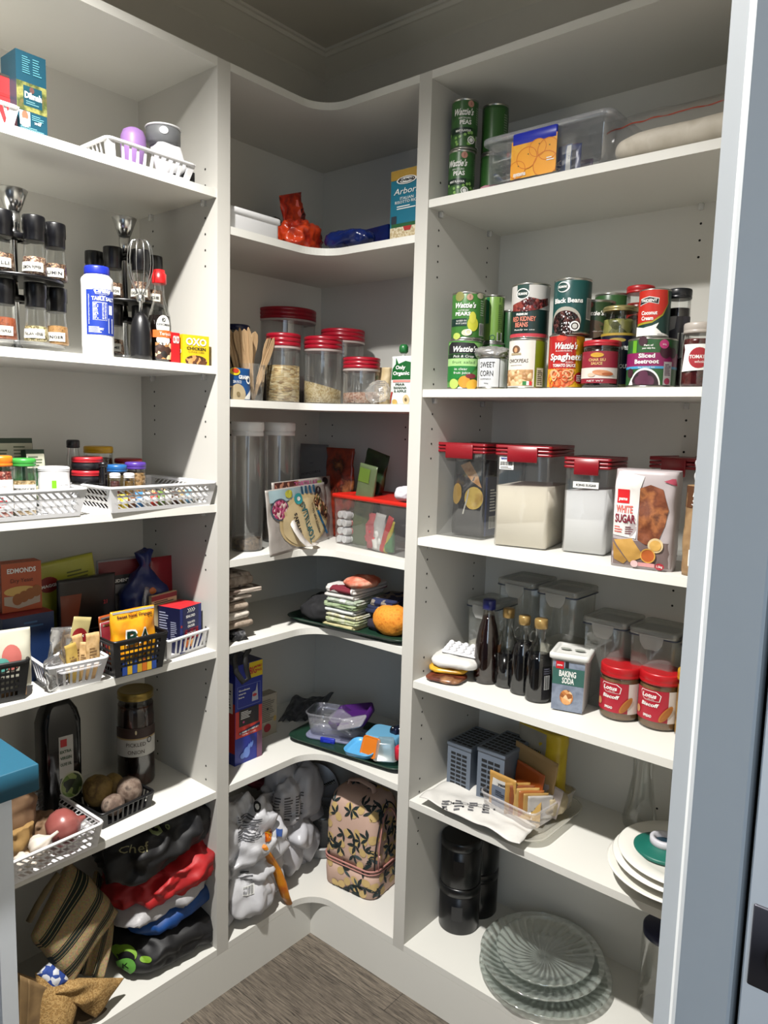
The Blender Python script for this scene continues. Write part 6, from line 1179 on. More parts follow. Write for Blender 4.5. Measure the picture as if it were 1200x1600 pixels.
def wallpt(face, u, v, o, n_=0):        # 0 front, 1 right end, by casting onto the body
    d_ = (Vector((0, 1, 0)), Vector((-1, 0, 0)), Vector((0, .35, -1)).normalized())[face]; st = (Vector((u, -.2, v)), Vector((.3, u+cyb_, v)), Vector((u, -.02+v, .5)))[face]
    h_ = bvB.ray_cast(st, d_)
    if h_[0]: return tuple(h_[0]+h_[1]*(.0006+o)*(1 if h_[1].dot(d_) < 0 else -1))
    if n_ > 25: return (0, cyb_, hs)
    return wallpt(face, u*.93, ((v-D1*.55)*.93+D1*.55) if face == 2 else hs+(v-hs)*.93, o, n_+1)
bvB = BVHTree.FromPolygons([v.co.copy() for v in body.data.vertices], [tuple(p_.vertices) for p_ in body.data.polygons])
g = G(); rd = random.Random(12)
def leaf(mp, u, v, L_, a_, m_): g.poly(mp, [(u, v)]+[(u+L_*k*cos(a_)-w__*L_*sin(a_), v+L_*k*sin(a_)+w__*L_*cos(a_)) for k, w__ in ((.25, .12), (.5, .17), (.8, .1), (1, 0), (.8, -.1), (.5, -.17), (.25, -.12))], m_, .0010, .012)
for face, U, N_ in ((0, W1*.44, 30), (1, D1*.56, 26), (2, W1*.36, 12)):
    mp = lambda u, v, o, face=face: wallpt(face, u, v, o); pts = []
    for k in range(400):
        u, v = rd.uniform(-U, U), (rd.uniform(.010, H1*.93) if face < 2 else rd.uniform(.02, D1*1.05))
        if abs(v-hs) < .010 or any((u-x)**2+(v-y)**2 < .020**2 for x, y in pts): continue
        pts.append((u, v))
        if len(pts) >= N_: break
    for u, v in pts:
        g.ell(mp, u, v, .012, .010, LEM, .0006, 12, rot=rd.uniform(0, 3)); a0 = rd.uniform(0, 6.28); bx_, by_ = u+.011*cos(a0), v+.011*sin(a0)
        for q_ in (-.75, 0, .75): leaf(mp, bx_, by_, rd.uniform(.021, .029), a0+q_*1.4, LF if rd.random() < .8 else mat('41565a', .7))
g.build('lemon_print', t)
g = G()
def zline(zv, ex): 
    r_ = .03; X, Y = W1*.98/2+ex, D1*1.23/2+ex; P_ = []
    for qx, qy, a0 in ((1, -1, -90), (1, 1, 0), (-1, 1, 90), (-1, -1, 180)):
        for i in range(7): a_ = R(a0+90*i/6); P_.append((qx*(X-r_)+r_*cos(a_), cyb_+qy*(Y-r_)+r_*sin(a_), zv))
    return P_
g.tube(zline(hs+.003, .002), .0024, PKZ, 6, closed=True); g.tube(zline(hs-.006, .002), .0016, PKZ, 6, closed=True)
zp = [wallpt(1, -D1*.42*cos(a_), hs+(H1*.88-hs)*abs(sin(a_))**.8, .002) for a_ in [pi*i/26 for i in range(0, 27)]]; g.tube(zp, .0022, PKZ, 6)
zp = [wallpt(1, -D1*.50*cos(a_), hs+(H1*.94-hs)*abs(sin(a_))**.8, .0015) for a_ in [pi*i/26 for i in range(0, 27)]]; g.tube(zp, .0018, mat('17181c', .7), 6)
g.build('zip', t, 'pink piped zip'); g = G(); p_ = wallpt(1, -D1*.40, hs+.045, .004); g.tube([(p_[0], p_[1], p_[2]-.002), (p_[0]+.002, p_[1], p_[2]-.012), (p_[0]+.001, p_[1]+.001, p_[2]-.020)], .003, mat('c8a090', .3, .5), 8); g.build('zip_pull', t)
g = G(); g.tube([(-W1*.30, cyb_, H1-.010), (-W1*.26, cyb_, H1+.012), (-W1*.05, cyb_, H1+.020), (W1*.18, cyb_, H1+.012), (W1*.22, cyb_, H1-.010)], .0035, LB_, 8, sx=2.8); g.build('handle', t)
q = at(614, 1432, 2, z); g = G(); g.lathe([(.016, 0), (.018, .004), (.018, .085), (.014, .095), (.014, .125), (.010, .13), (.001, .13)], mat('d88aa4', .4), 28); tag(g.build('pink_bottle'), 'pink bottle mostly hidden behind the right post on the bottom shelf', 'bottle', (V-.020, q.y+.016, z))
# =============================================================== RIGHT UNIT, top shelf
def brand(g, mp, u, v, h_, wid, slant=.25, m_=None, t='Wattie\'s'): g.text(mp, t, u, v, h_, m_ or WINK, wid=wid, bold=True, slant=slant, o=.0014)
PEA = spk(['3f6a2c', '5c8a3c', '2a4a20', '7aa850', '345c28'], 120, .45, 'V', .4)
def peas(g, mp, r, h, s=0):
    g.rect(mp, -r*1.5, r*1.5, h*.42, h*.95, spk(['2f5a2c', '3a6a34', '284c26'], 30, .35, 'N', 0), .0003)
    brand(g, mp, s-.004, h*.66, h*.13, r*1.5); g.text(mp, 'NEW ZEALAND', s, h*.585, h*.035, WINK, wid=r*.9); g.text(mp, 'PEAS', s+.002, h*.48, h*.085, WINK, wid=r*.85, bold=True)
    g.rect(mp, -r*1.4, s+r*.62, h*.30, h*.42, mat('0f2a20', .35), .0008); g.text(mp, 'MINT FLAVOUR', s-.002, h*.335, h*.042, WINK, wid=r*1.15, bold=True)
    g.rect(mp, -r*1.5, r*1.5, h*.06, h*.28, spk(['2c5226', '3c6a30', '244420'], 40, .35, 'N', 0), .0003)
    rd = random.Random(3)
    for i in range(16): g.ell(mp, rd.uniform(-r*1.2, r*1.2), rd.uniform(h*.08, h*.34), .0028, .0028, mat('8ab860', .35), .0010+.0001*i, 10)
    g.ell(mp, s+.012, h*.88, .0065, .0065, mat('c08a7a', .4), .001); g.text(mp, '1', s+.012, h*.855, .006, mat('6a1a1a'), o=.0016)
    g.ell(mp, s+.014, h*.17, .0075, .0075, WINK, .0022, 16, ring=.75); g.ell(mp, s+.014, h*.17, .004, .004, WINK, .0022); g.lines(mp, r*.95, r*1.4, h*.5, h*.85, 8, mat('a8b8a0'), .0009); g.bars(mp, r*.95, r*1.4, h*.06, h*.26, n=10, o=.0026)
z = ZR[0]
P = mid(700, 745, 235, 303, .035, 'R'); P = (Vector((P[0].x, P[0].y, z)), P[1], .0275, .098)
hc = .098
can(P, '2c5428', lambda g, mp, r, h: peas(g, mp, r, h, -.010), 'lower pea can of the front stack on the top right shelf', turn=.1)
can((P[0]+Vector((.003, 0, hc)), P[1], P[2], hc), '2c5428', lambda g, mp, r, h: peas(g, mp, r, h), 'upper pea can of the front stack on the top right shelf')
q = at(766, 180, 1, -D+.095); zt = q.z
for i, lab in enumerate(('pea can at the foot of the rear stack, behind the front pea cans', 'green can topping the rear stack behind the front pea cans')): can((Vector((q.x, q.y+.02, z+hc*i)), face_cam(q)+.6, P[2], hc), '2f5c2a', lambda g, mp, r, h: (g.rect(mp, -r*1.5, r*.2, h*.1, h*.9, mat('3a6c30', .35), .0003), g.lines(mp, r*.1, r*.6, h*.4, h*.8, 8, mat('8aa080'), .0009), g.poly(mp, [(r*.3, h*.2), (r*.9, h*.15), (r*1.2, h*.85), (r*.9, h*.85)], mat('5f8a3c', .35))), lab)
# clear clip box
xl, xr = at(752, 290, 1, -D+.012).x, at(945, 245, 1, -D+.012).x
CB = clear('e4e6ea', milk=.06, base=.08); hb = .094
P = (Vector(((xl+xr)/2+.004, -D+.014, z)), 0, xr-xl, hb)
t = canister(P, .20, clear('dfe2ea', milk=.22, base=.12), 'large clear clip box with blue clip and orange fruit label, top right shelf', 'clip_box', lidh=.012, bm_=CB, ov=.007, rad=.018, taper=.03)
g = G(); x0 = at(800, 240, 1, -D).x-P[0].x; x1 = at(866, 225, 1, -D).x-P[0].x
g.box(x0-.002, x1+.002, -.010, -.004, hb-.030, hb-.008, mat('1d2fb4', .35), .0015); g.build('clip', t, 'royal blue clip')
ORG = spk(['f0a01c', 'f4b430', 'e88c14'], 30, .4, 'N', 0); g = G(); mp = flat(-.0095); 
g.rect(mp, x0-.004, x1+.003, .004, hb-.022, ORG, 0); 
for u, v, a_ in ((x0+.030, .038, .022), (x0+.052, .052, .018), (x0+.010, .020, .018), (x1-.014, .046, .022), (x1-.018, .020, .026)): g.ell(mp, u, v, a_, a_*.9, mat('f2a422', .4), .0006+a_*.01); g.ell(mp, u, v, a_, a_*.9, mat('d8780c', .4), .0009+a_*.01, ring=.93); g.ell(mp, u+.003, v+.006, .0012, .0012, mat('4a5a1c'), .0014)
g.text(mp, 'systema', x0+.003, .008, .008, WINK, al='l', wid=.026, o=.0016, bold=True); g.lines(mp, x1-.016, x1, .024, .032, 2, WINK, .0016)
for v in list(g.bm.verts): v.co.x = min(max(v.co.x, x0-.004), x1+.003); v.co.z = min(max(v.co.z, .003), hb-.022)
g.build('fruit_label', t, 'orange fruit card label')
def inbx(px, s): q = at(px, 290, 1, -D+s); return Vector((q.x, q.y, z+.004))
for i, (px, w_, hh, c_, lab) in enumerate(((880, .030, .052, '4a6aa8', 'blue chocolate bar packet with white band inside the clip box'), (897, .022, .056, '2c3c7c', 'dark blue striped packet inside the clip box'), (888, .030, .064, '7a3a6a', 'purple packet behind the blue bar in the clip box'), (912, .030, .036, '5a3060', 'small violet packet at the right inside the clip box'))):
    sachet(inbx(px, .035+.015*i), .1*i-.1, w_, hh, c_, lab, (lambda g, mp, w_, h: (g.rect(mp, w_*.2, w_*.48, .004, h*.96, WINK, .001), g.text(mp, 'VA', -w_*.1, h*.3, .014, WINK, rot=pi/2, wid=.02, o=.0015))) if i == 0 else None, d_=.01, name='snack_bar', cat='snack bar')
for i, (px, lab, c_) in enumerate(((764, 'pink and white wrapped sweet at the left end of the clip box', 'c48a98'), (775, 'maroon wrapped sweet lying in the clip box', '7a2440'), (830, 'dark red packet lying flat behind the orange label', '6a1c34'))):
    heap(inbx(px, .04+.01*i), .3*i, (.035 if i < 2 else .09, .02, .012), mat(c_, .35), lab, 'wrapped_sweet', 'sweet', amp=.004, fr=60, seed=i)
# zip bag with paper
xl, xr = at(915, 240, 1, -D+.01).x, XE-TH-.012
t = heap((( xl+xr)/2+.02, -D+.085, z), .02, (xr-xl-.04, .15, .050), spk(['c9c0b0', 'dcd4c6', 'b8ad9a'], 14, .6, 'N', .4), 'stack of white paper liners lying inside the zip bag', 'paper_liners', 'paper', amp=.006, fr=14, seed=3, n=5)
b = Bag(xr-xl+.03, .098, .10, seed=4, amp=.010, top='pinch', fr=14); g = G(); b.mesh(g, BAGC, 50, 16)
mp = b.front; g.rect(mp, -b.w*.46, b.w*.46, .066, .069, mat('b8452e', .4), .0008, nu=60); 
for v in g.bm.verts: v.co.y = v.co.y*1.35+.0
tag(g.build('zip_bag'), 'clear zip bag with a red seal line, lying at the right of the top shelf', 'bag', ((xl+xr)/2+.012, -D+.085, z+.0006))
# =============================================================== RIGHT UNIT, can shelf
z = ZR[1]
def c1(xl, xr, yt, s, h=None): P = up(xl, xr, yt, z, s, 'R'); return (P[0], P[1], P[2], h or P[3])
def c2(xl, xr, yt, s, h1, h=None): P = up(xl, xr, yt, z, s, 'R'); return (Vector((P[0].x, P[0].y, z+h1)), P[1], P[2], h or (P[3]-h1))
def f(g, mp, r, h):
    g.rect(mp, -r*1.5, r*1.5, h*.6, h*.98, mat('4a8a3c', .35), .0002); g.rect(mp, -r*1.2, r*1.3, h*.72, h*.94, mat('8ac06a', .35), .0004); g.poly(mp, [(-r*1.2, h*.72), (r*.75, h*.72), (r*.8, h*.84), (r*.5, h*.93), (-r*.9, h*.95), (-r*1.2, h*.88)], INK, .0007); brand(g, mp, -.003, h*.755, h*.11, r*1.45)
    g.rect(mp, -r*1.3, r*.95, h*.62, h*.71, mat('12301c', .35), .0007); g.text(mp, 'Pick & Crop', -.004, h*.64, h*.05, WINK, wid=r*1.2, slant=.2); g.poly(mp, [(-r*1.3, h*.47), (r*.7, h*.47), (r*.85, h*.62), (-r*1.3, h*.62)], mat('a8d488', .35), .0009); g.text(mp, 'fruit salad', -.004, h*.515, h*.065, mat('1c4a24'), wid=r*1.35, slant=.1)
    g.poly(mp, [(-r*1.3, h*.47), (r*.7, h*.47), (r*.3, h*.3), (-r*.6, h*.18), (-r*1.3, h*.16)], mat('1f7a34', .35), .001); g.text(mp, 'in clear', -.008, h*.385, h*.05, WINK, wid=r*.75, o=.0018); g.text(mp, 'fruit juice', -.006, h*.31, h*.05, WINK, wid=r*.95, o=.0018)
    g.ell(mp, 0, h*.15, r*.34, h*.12, mat('e0962c', .4), .0016); g.ell(mp, r*.45, h*.10, r*.36, h*.10, mat('e8b03a', .4), .002, rot=.5); g.ell(mp, -r*.62, h*.11, r*.3, h*.10, mat('b8d068', .4), .002, rot=-.4); g.ell(mp, r*.35, h*.27, r*.3, h*.05, mat('7a2430', .4), .0018); g.rect(mp, r*.95, r*1.4, h*.1, h*.7, mat('1c2a20', .35), .0022); g.lines(mp, r*.98, r*1.3, h*.3, h*.65, 8, WINK, .0026)
PF = c1(700, 756, 530, .012); Hf = PF[3]; can(PF, '5a9c48', f, 'fruit salad can with brand band and peach picture, under the pear can')
def f(g, mp, r, h):
    g.ell(mp, -r*.62, h*.9, r*.3, h*.1, mat('8a8a4c', .4), .0006); g.ell(mp, r*.7, h*.92, r*.25, h*.06, mat('c0b8a0', .4), .0006); g.ell(mp, r*.02, h*.88, .0065, .0065, mat('b8907a', .4), .001); g.text(mp, '1', r*.02, h*.86, .006, mat('6a1a1a'), o=.0016)
    brand(g, mp, -.010, h*.66, h*.11, r*1.3); g.text(mp, 'WATTIES BEST', -.012, h*.59, h*.032, WINK, wid=r*.7); g.text(mp, 'PEARS', -.013, h*.50, h*.075, WINK, wid=r*.95, bold=True); g.rect(mp, -r*1.3, -r*.12, h*.28, h*.44, mat('14342c', .35), .0007); g.text(mp, 'SLICED IN', -.016, h*.375, h*.033, WINK, wid=r*.65); g.text(mp, 'FRUIT JUICE', -.016, h*.32, h*.033, WINK, wid=r*.7)
    g.ell(mp, r*.25, h*.32, r*.33, h*.15, mat('c4c43a', .4), .001); g.ell(mp, r*.22, h*.46, r*.2, h*.12, mat('ccca48', .4), .0013); g.ell(mp, -r*.1, h*.14, r*.3, h*.07, mat('d8d4b0', .4), .0014); g.ell(mp, -r*.72, h*.07, r*.26, h*.07, mat('b8c860', .4), .0016); g.ell(mp, .0, h*.15, .0065, .006, WINK, .0022, ring=.7); g.bars(mp, r*.72, r*1.15, h*.10, h*.34, n=12); g.lines(mp, r*.72, r*1.1, h*.5, h*.84, 7, mat('b8c8b0'))
can(c2(706, 760, 455, .014, Hf), '3f7a34', f, 'pear can standing on the fruit salad can', turn=.05)
Hg = .100
can(c1(752, 790, 535, .080, Hg), '3a7a30', None, 'green can hidden low behind the sweet corn can'); can(c2(757, 790, 460, .080, Hg), '7aa04a', lambda g, mp, r, h: (g.rect(mp, -r*.9, -r*.5, h*.4, h*.95, mat('1a6a4a', .35)), g.rect(mp, r*.5, r*1.0, h*.84, h*.94, mat('2a5a2c', .35)), g.lines(mp, r*.4, r*.8, h*.25, h*.8, 14, mat('4a6a34')), g.ell(mp, -r*.1, h*.1, .006, .006, mat('24583a'), ring=.7), g.bars(mp, r*.4, r*.85, h*.04, h*.2, n=9)), 'light green can behind the pear can')
can(c1(786, 812, 484, .110), '24502a', None, 'darker green can between the light green and kidney bean cans')
def f(g, mp, r, h): 
    for q in ((-r*1.1, r*.48, h*.03, h*.05), (-r*1.1, r*.48, h*.93, h*.955), (r*.44, r*.48, h*.03, h*.955), (-r*1.1, -r*1.06, h*.03, h*.955)): g.rect(mp, *q, INK)
    g.text(mp, 'SWEET', -r*.38, h*.66, h*.17, INK, wid=r*1.0); g.text(mp, 'CORN', -r*.42, h*.40, h*.17, INK, wid=r*.92); g.text(mp, 'KERNELS', -r*.45, h*.29, h*.04, INK, wid=r*.72); g.text(mp, '400g', -r*.4, h*.16, h*.035, INK, wid=r*.3)
P = c1(746, 795, 556, .012); can(P, 'd6d8da', f, 'white sweet corn can with thin black border, covered with foil', turn=.0)
heap((P[0].x, P[0].y, z+P[3]-.004), .2, (P[2]*2.15, P[2]*2.0, .024), mat('b0aeac', .25, .5, .1, 20, bump=.4), 'crumpled foil cover pressed over the open sweet corn can', 'foil_cover', 'foil', amp=.006, fr=50, seed=2, n=3)
BEAN = spk(['5a1a1c', '7a2a2a', '3c0f12', '8a3c34'], 150, .3, 'V', .6); CHP = spk(['c49a6a', 'd8b080', 'a87c4c', 'e4c498'], 130, .5, 'V', .6); BBN = spk(['1c0c0e', '3a1a1a', '120708', '5a3430'], 190, .25, 'V', .6); SPG = spk(['d8642c', 'e8844a', 'c04c1c', 'f0a068'], 60, .5, 'N', .4)
def f(g, mp, r, h): g.rect(mp, -r*1.35, r*.38, h*.04, h*.96, mat('dedad2', .4), .0004); g.rect(mp, -r*1.35, r*.30, h*.06, h*.38, CHP, .0008); g.ell(mp, -r*.65, h*.78, r*.24, h*.08, mat('6a4a34', .5), .0008); g.ell(mp, -r*.65, h*.77, r*.1, h*.05, mat('c89a70', .5), .0012); g.rect(mp, -r*.95, -r*.35, h*.67, h*.71, mat('a89878', .5), .0012); g.text(mp, 'CHICKPEAS', -r*.55, h*.52, h*.075, mat('3a2c20'), wid=r*1.15, slant=.1); g.lines(mp, -r*1.0, r*.1, h*.455, h*.475, 1, mat('8a7a68')); g.rect(mp, -r*.2, r*.0, h*.07, h*.15, mat('2a7a3a'), .0016); g.rect(mp, r*.0, r*.12, h*.07, h*.15, WINK, .0016); g.rect(mp, r*.12, r*.26, h*.07, h*.15, mat('c42a2a'), .0016); g.rect(mp, r*.5, r*.95, h*.05, h*.42, mat('cfcbb8', .5), .0006); g.lines(mp, r*.55, r*.9, h*.08, h*.38, 8, mat('4a4a3a'), .001)
PC = c1(795, 857, 528, .012); can(PC, '6f7c14', f, 'olive green chickpea can under the red kidney bean can')
def f(g, mp, r, h): g.rect(mp, -r*1.5, r*1.5, h*.52, h*.96, mat('c9c6c2', .4), .0003); g.rect(mp, -r*.78, -r*.12, h*.8, h*.965, mat('17403a', .35), .0006); g.ell(mp, -r*.45, h*.80, r*.36, h*.10, WINK, .001); g.ell(mp, -r*.45, h*.80, r*.31, h*.082, mat('12302e', .35), .0014); g.text(mp, 'DELMAINE', -r*.45, h*.78, h*.045, WINK, wid=r*.52, bold=True, o=.0019); g.poly(mp, [(-r*1.1, h*.50), (-r*1.1, h*.62), (-r*.6, h*.66), (-r*.1, h*.74), (r*.5, h*.70), (r*1.0, h*.74), (r*1.1, h*.62), (r*.4, h*.52), (-r*.2, h*.48)], BEAN, .0008); g.text(mp, 'PREMIUM', -r*.45, h*.415, h*.04, WINK, wid=r*.62, bold=True); g.text(mp, 'RED KIDNEY', -r*.35, h*.31, h*.085, mat('d8806a'), wid=r*1.3, bold=True); g.text(mp, 'BEANS', -r*.45, h*.205, h*.085, mat('d8806a'), wid=r*.72, bold=True); g.text(mp, 'Ready to use', -r*.3, h*.14, h*.03, WINK, wid=r*1.1, slant=.2); g.rect(mp, -r*1.5, r*1.5, h*.02, h*.085, mat('c0404c', .35), .0006)
can(c2(800, 862, 441, .012, PC[3]), '16302e', f, 'tall red kidney bean can standing on the chickpea can')
def f(g, mp, r, h): g.rect(mp, -r*1.3, r*.55, h*.36, h*.98, mat('b01c1c', .35), .0003); g.rect(mp, r*.3, r*1.5, h*.02, h*.98, mat('d8a818', .35), .0002); g.ell(mp, -r*.3, h*.93, r*.3, h*.06, mat('c83a24', .4), .0007); brand(g, mp, -r*.08, h*.73, h*.12, r*1.3); g.text(mp, "IN A FAVOURITE", -r*.15, h*.68, h*.028, WINK, wid=r*.9); g.text(mp, 'Spaghetti', -r*.02, h*.53, h*.12, WINK, wid=r*1.85, bold=True, slant=.1, o=.0018); g.text(mp, 'IN RICH', r*.2, h*.47, h*.03, WINK, wid=r*.4); g.text(mp, 'TOMATO SAUCE', -r*.1, h*.40, h*.055, WINK, wid=r*1.3, bold=True); g.rect(mp, -r*1.4, r*.6, h*.02, h*.37, mat('d8a020', .4), .0003); g.ell(mp, -r*.28, h*.19, r*.85, h*.18, SPG, .0008)
PS = c1(858, 915, 522, .012)
def f2(g, mp, r, h):
    f(g, mp, r, h); rd = random.Random(2)
    for i in range(14): g.ell(mp, -r*.28+rd.uniform(-.5, .5)*r, h*(.19+rd.uniform(-.1, .1)), r*rd.uniform(.2, .38), h*rd.uniform(.04, .08), mat('f0b080' if i % 2 else 'c8501c', .4), .0012+.0001*i, 16, rot=rd.uniform(0, 3), ring=.72)
    g.ell(mp, r*.85, h*.2, r*.35, h*.11, mat('a81c24', .35), .0014); g.lines(mp, r*.62, r*1.05, h*.13, h*.26, 4, WINK, .002)
can(PS, 'c8961c', f2, 'yellow and red spaghetti can under the black bean can')
def f(g, mp, r, h): g.ell(mp, -r*.52, h*.84, r*.36, h*.095, WINK, .0008); g.ell(mp, -r*.56, h*.84, r*.30, h*.078, mat('17403c', .35), .0012); g.text(mp, 'DELMAINE', -r*.56, h*.825, h*.04, WINK, wid=r*.5, bold=True, o=.0017); g.text(mp, 'Black Beans', -r*.25, h*.56, h*.085, WINK, wid=r*1.6, bold=True); g.ell(mp, -r*.35, h*.24, r*.85, h*.25, mat('a8a498', .4), .0006, 28); g.ell(mp, -r*.35, h*.20, r*.80, h*.22, BBN, .001, 28); g.ell(mp, r*.18, h*.14, r*.26, h*.09, WINK, .0018, 16, ring=.72); g.ell(mp, r*.18, h*.14, r*.13, h*.045, mat('c9c9c4'), .0018); g.bars(mp, r*.85, r*1.3, h*.28, h*.64, n=10)
can(c2(866, 927, 433, .012, PS[3]), '154a48', f, 'teal black bean can standing on the spaghetti can')
# second row
PW1 = c1(928, 964, 465, .085); can((PW1[0], PW1[1], PW1[2], .105), '26401f', None, 'dark green can low behind the olive jar'); can((Vector((PW1[0].x-.012, PW1[0].y-.012, z+.105)), PW1[1]-.2, .036, PW1[3]-.105-.006), '26401f', lambda g, mp, r, h: (g.ell(mp, -r*.1, h*.84, .006, .006, mat('7a3a30')), brand(g, mp, r*.0, h*.52, h*.13, r*1.2), g.ell(mp, 0, h*.1, r*.8, h*.28, mat('4a3a24', .5))), 'dark green branded can behind the black bean can')
P = up(938, 978, 458, z, .13, 'R'); can((Vector((P[0].x, P[0].y, z)), P[1], .034, .112), '3a6a30', None, 'green can at the back, foot of the stack behind the olives'); can((Vector((P[0].x, P[0].y, z+.112)), P[1], .034, P[3]-.112), '2f5a2c', lambda g, mp, r, h: brand(g, mp, r*.0, h*.55, h*.12, r*1.2), 'green branded can topping the stack behind the olive jar')
def f(g, mp, r, h): g.rect(mp, -r*1.5, r*1.5, h*.06, h*.66, mat('12142a', .35), .0004); g.rect(mp, -r*1.5, r*1.5, h*.64, h*.67, mat('a89038', .35), .0008); g.text(mp, 'SunHarvest', -r*.1, h*.47, h*.07, WINK, wid=r*1.6, bold=True); g.ell(mp, -r*.1, h*.585, r*.5, h*.025, mat('a08a3a'), .0008); g.text(mp, 'OLIVES', r*.5, h*.25, h*.05, WINK, wid=r*.8)
jar(c1(943, 998, 476, .050), mat('a89a68', .3, .6), 'olive jar with pale gold lid behind the charsiu sauce', content=spk(['5a5c2c', '7a7c40', '44461e', '8c8a4c'], 55, .3), fn=f, neck=.92, lidh=.010)
def f(g, mp, r, h): g.rect(mp, -r*1.4, r*.95, h*.10, h*.76, mat('8a1c30', .4), .0004); g.rect(mp, -r*1.4, r*.95, h*.20, h*.42, mat('d8d0c8', .4), .0008); g.ell(mp, -r*.25, h*.68, r*.35, h*.05, mat('c8982c', .4), .0012); g.text(mp, 'CHAR SIU', -r*.25, h*.555, h*.055, mat('d8b070'), wid=r*.9, bold=True); g.text(mp, 'SAUCE', -r*.25, h*.48, h*.055, mat('d8b070'), wid=r*.6, bold=True); g.ell(mp, r*.1, h*.31, r*.55, h*.06, mat('c88a60', .5), .0014, rot=-.1); g.ell(mp, r*.35, h*.29, r*.3, h*.03, mat('a85a30', .5), .0018); g.ell(mp, -r*.5, h*.27, r*.2, h*.04, mat('e0b8a0', .5), .0018); g.text(mp, 'NET WT', -r*.3, h*.13, h*.035, WINK, wid=r*.9)
jar(c1(912, 972, 530, .010), 'b01c2a', 'charsiu sauce jar with red lid at the shelf front', content=mat('2a1a14', .2), fill=.96, fn=f, neck=.97, lidh=.011)
jar(c1(980, 1024, 444, .12), 'b81f24', 'tall red sauce jar with red lid behind the coconut cream', content=spk(['7a1c18', 'a8302a', '5c1410'], 60, .3, 'N'), neck=.95, lidh=.014)
def f(g, mp, r, h):
    g.rect(mp, -r*1.5, r*1.5, h*.03, h*.97, mat('103a34', .35), .0002); g.poly(mp, [(-r*1.3, h*.97), (r*.85, h*.97), (r*.95, h*.70), (r*.55, h*.45), (-r*.1, h*.30), (-r*1.3, h*.25)], mat('a89a2c', .35), .0005); g.poly(mp, [(-r*1.3, h*.97), (r*.78, h*.97), (r*.88, h*.70), (r*.48, h*.48), (-r*.1, h*.34), (-r*1.3, h*.30)], mat('c42a1c', .35), .0008)
    g.poly(mp, [(-r*1.0, h*.66), (-r*.95, h*.80), (-r*.35, h*.84), (r*.25, h*.80), (r*.22, h*.68), (-r*.35, h*.72)], WINK, .0012); g.poly(mp, [(-r*.97, h*.675), (-r*.92, h*.788), (-r*.35, h*.826), (r*.21, h*.788), (r*.18, h*.692), (-r*.35, h*.733)], INK, .0016); g.text(mp, 'TRIDENT', -r*.38, h*.73, h*.055, WINK, wid=r*1.0, bold=True, o=.0021); g.text(mp, 'Coconut', -r*.32, h*.47, h*.08, WINK, wid=r*1.0, bold=True, o=.0014); g.text(mp, 'Cream', -r*.42, h*.36, h*.08, WINK, wid=r*.75, bold=True, o=.0014)
    g.poly(mp, [(-r*1.3, h*.04), (-r*1.3, h*.24), (-r*.6, h*.20), (-r*.1, h*.24), (r*.3, h*.30), (r*.15, h*.2), (r*.5, h*.10), (r*1.2, h*.04)], WINK, .0018); g.text(mp, '400ml', r*.4, h*.05, h*.03, INK, o=.0024)
def f_b(g, mp, r, h):
    g.rect(mp, -r*1.5, r*1.5, h*.03, h*.97, mat('2c5a30', .35), .0002); g.rect(mp, -r*1.5, r*1.5, h*.42, h*.70, mat('8a1f5a', .35), .0005); g.rect(mp, -r*1.5, r*1.5, h*.38, h*.43, mat('4a9cc8', .35), .0008); g.rect(mp, -r*.86, -r*.66, h*.70, h*.95, mat('6aa82c', .35), .0008); g.text(mp, 'Part of', -r*.16, h*.83, h*.035, WINK, wid=r*.36, bold=True); g.text(mp, 'your daily five', -r*.16, h*.775, h*.03, WINK, wid=r*.5, bold=True)
    g.text(mp, 'Sliced', -r*.22, h*.60, h*.085, WINK, wid=r*.66, bold=True); g.text(mp, 'Beetroot', -r*.22, h*.485, h*.085, WINK, wid=r*.98, bold=True); g.text(mp, 'No Added Salt', -r*.2, h*.395, h*.026, WINK, wid=r*.66); g.ell(mp, r*.45, h*.87, r*.2, h*.09, mat('c03a7a', .35), .001); g.text(mp, '450g', r*.45, h*.85, h*.03, WINK, o=.0016)
    for u, v, a_ in ((r*.55, h*.72, .011), (r*.9, h*.7, .009), (-r*.4, h*.93, .008), (-r*.95, h*.3, .008)): g.ell(mp, u, v, a_, a_, mat('3c1828', .4), .0009)
    g.ell(mp, -r*.25, h*.05, r*.62, h*.34, WINK, .0012, 28); g.ell(mp, -r*.25, h*.04, r*.56, h*.31, mat('2a1420', .4), .0016, 28)
    for u, v, a_ in ((-r*.45, h*.14, .008), (-r*.1, h*.12, .010), (-r*.3, h*.25, .008)): g.ell(mp, u, v, a_, a_, mat('5a2c44', .35), .002)
    g.rect(mp, r*.48, r*.86, h*.04, h*.52, mat('b8b4b4', .45), .0012); g.lines(mp, r*.52, r*.82, h*.24, h*.48, 8, mat('5a3a50'), .0016); g.ell(mp, r*.66, h*.13, .0055, .0055, mat('9a3050'), .0016); g.poly(mp, [(-r*.95, h*.05), (-r*.72, h*.05), (-r*.8, h*.2)], WINK, .0022)
    for v in list(g.bm.verts):
        if v.co.z < .0046: v.co.z = .0046
PB_ = c1(982, 1060, 527, .010); can(PB_, '1f4a2a', f_b, 'wide sliced beetroot can under the coconut cream can')
can(c2(1000, 1050, 450, .012, PB_[3]), '103a34', f, 'red and green coconut cream can on the wide beetroot can')
jar(c1(1044, 1082, 449, .065), '14161c', 'tall dark preserves jar with black lid behind the tomato jar', content=mat('1c1216', .25), fn=lambda g, mp, r, h: (g.rect(mp, -r*1.2, r*1.2, h*.3, h*.72, mat('3c3a44', .4), .0004), g.poly(mp, [(-r*1.2, h*.55), (-r*.2, h*.6), (-r*.1, h*.72), (-r*1.2, h*.72)], mat('9a9a9c'), .0009), g.bars(mp, r*.1, r*.7, h*.32, h*.55, n=9)), neck=.95, lidh=.018)
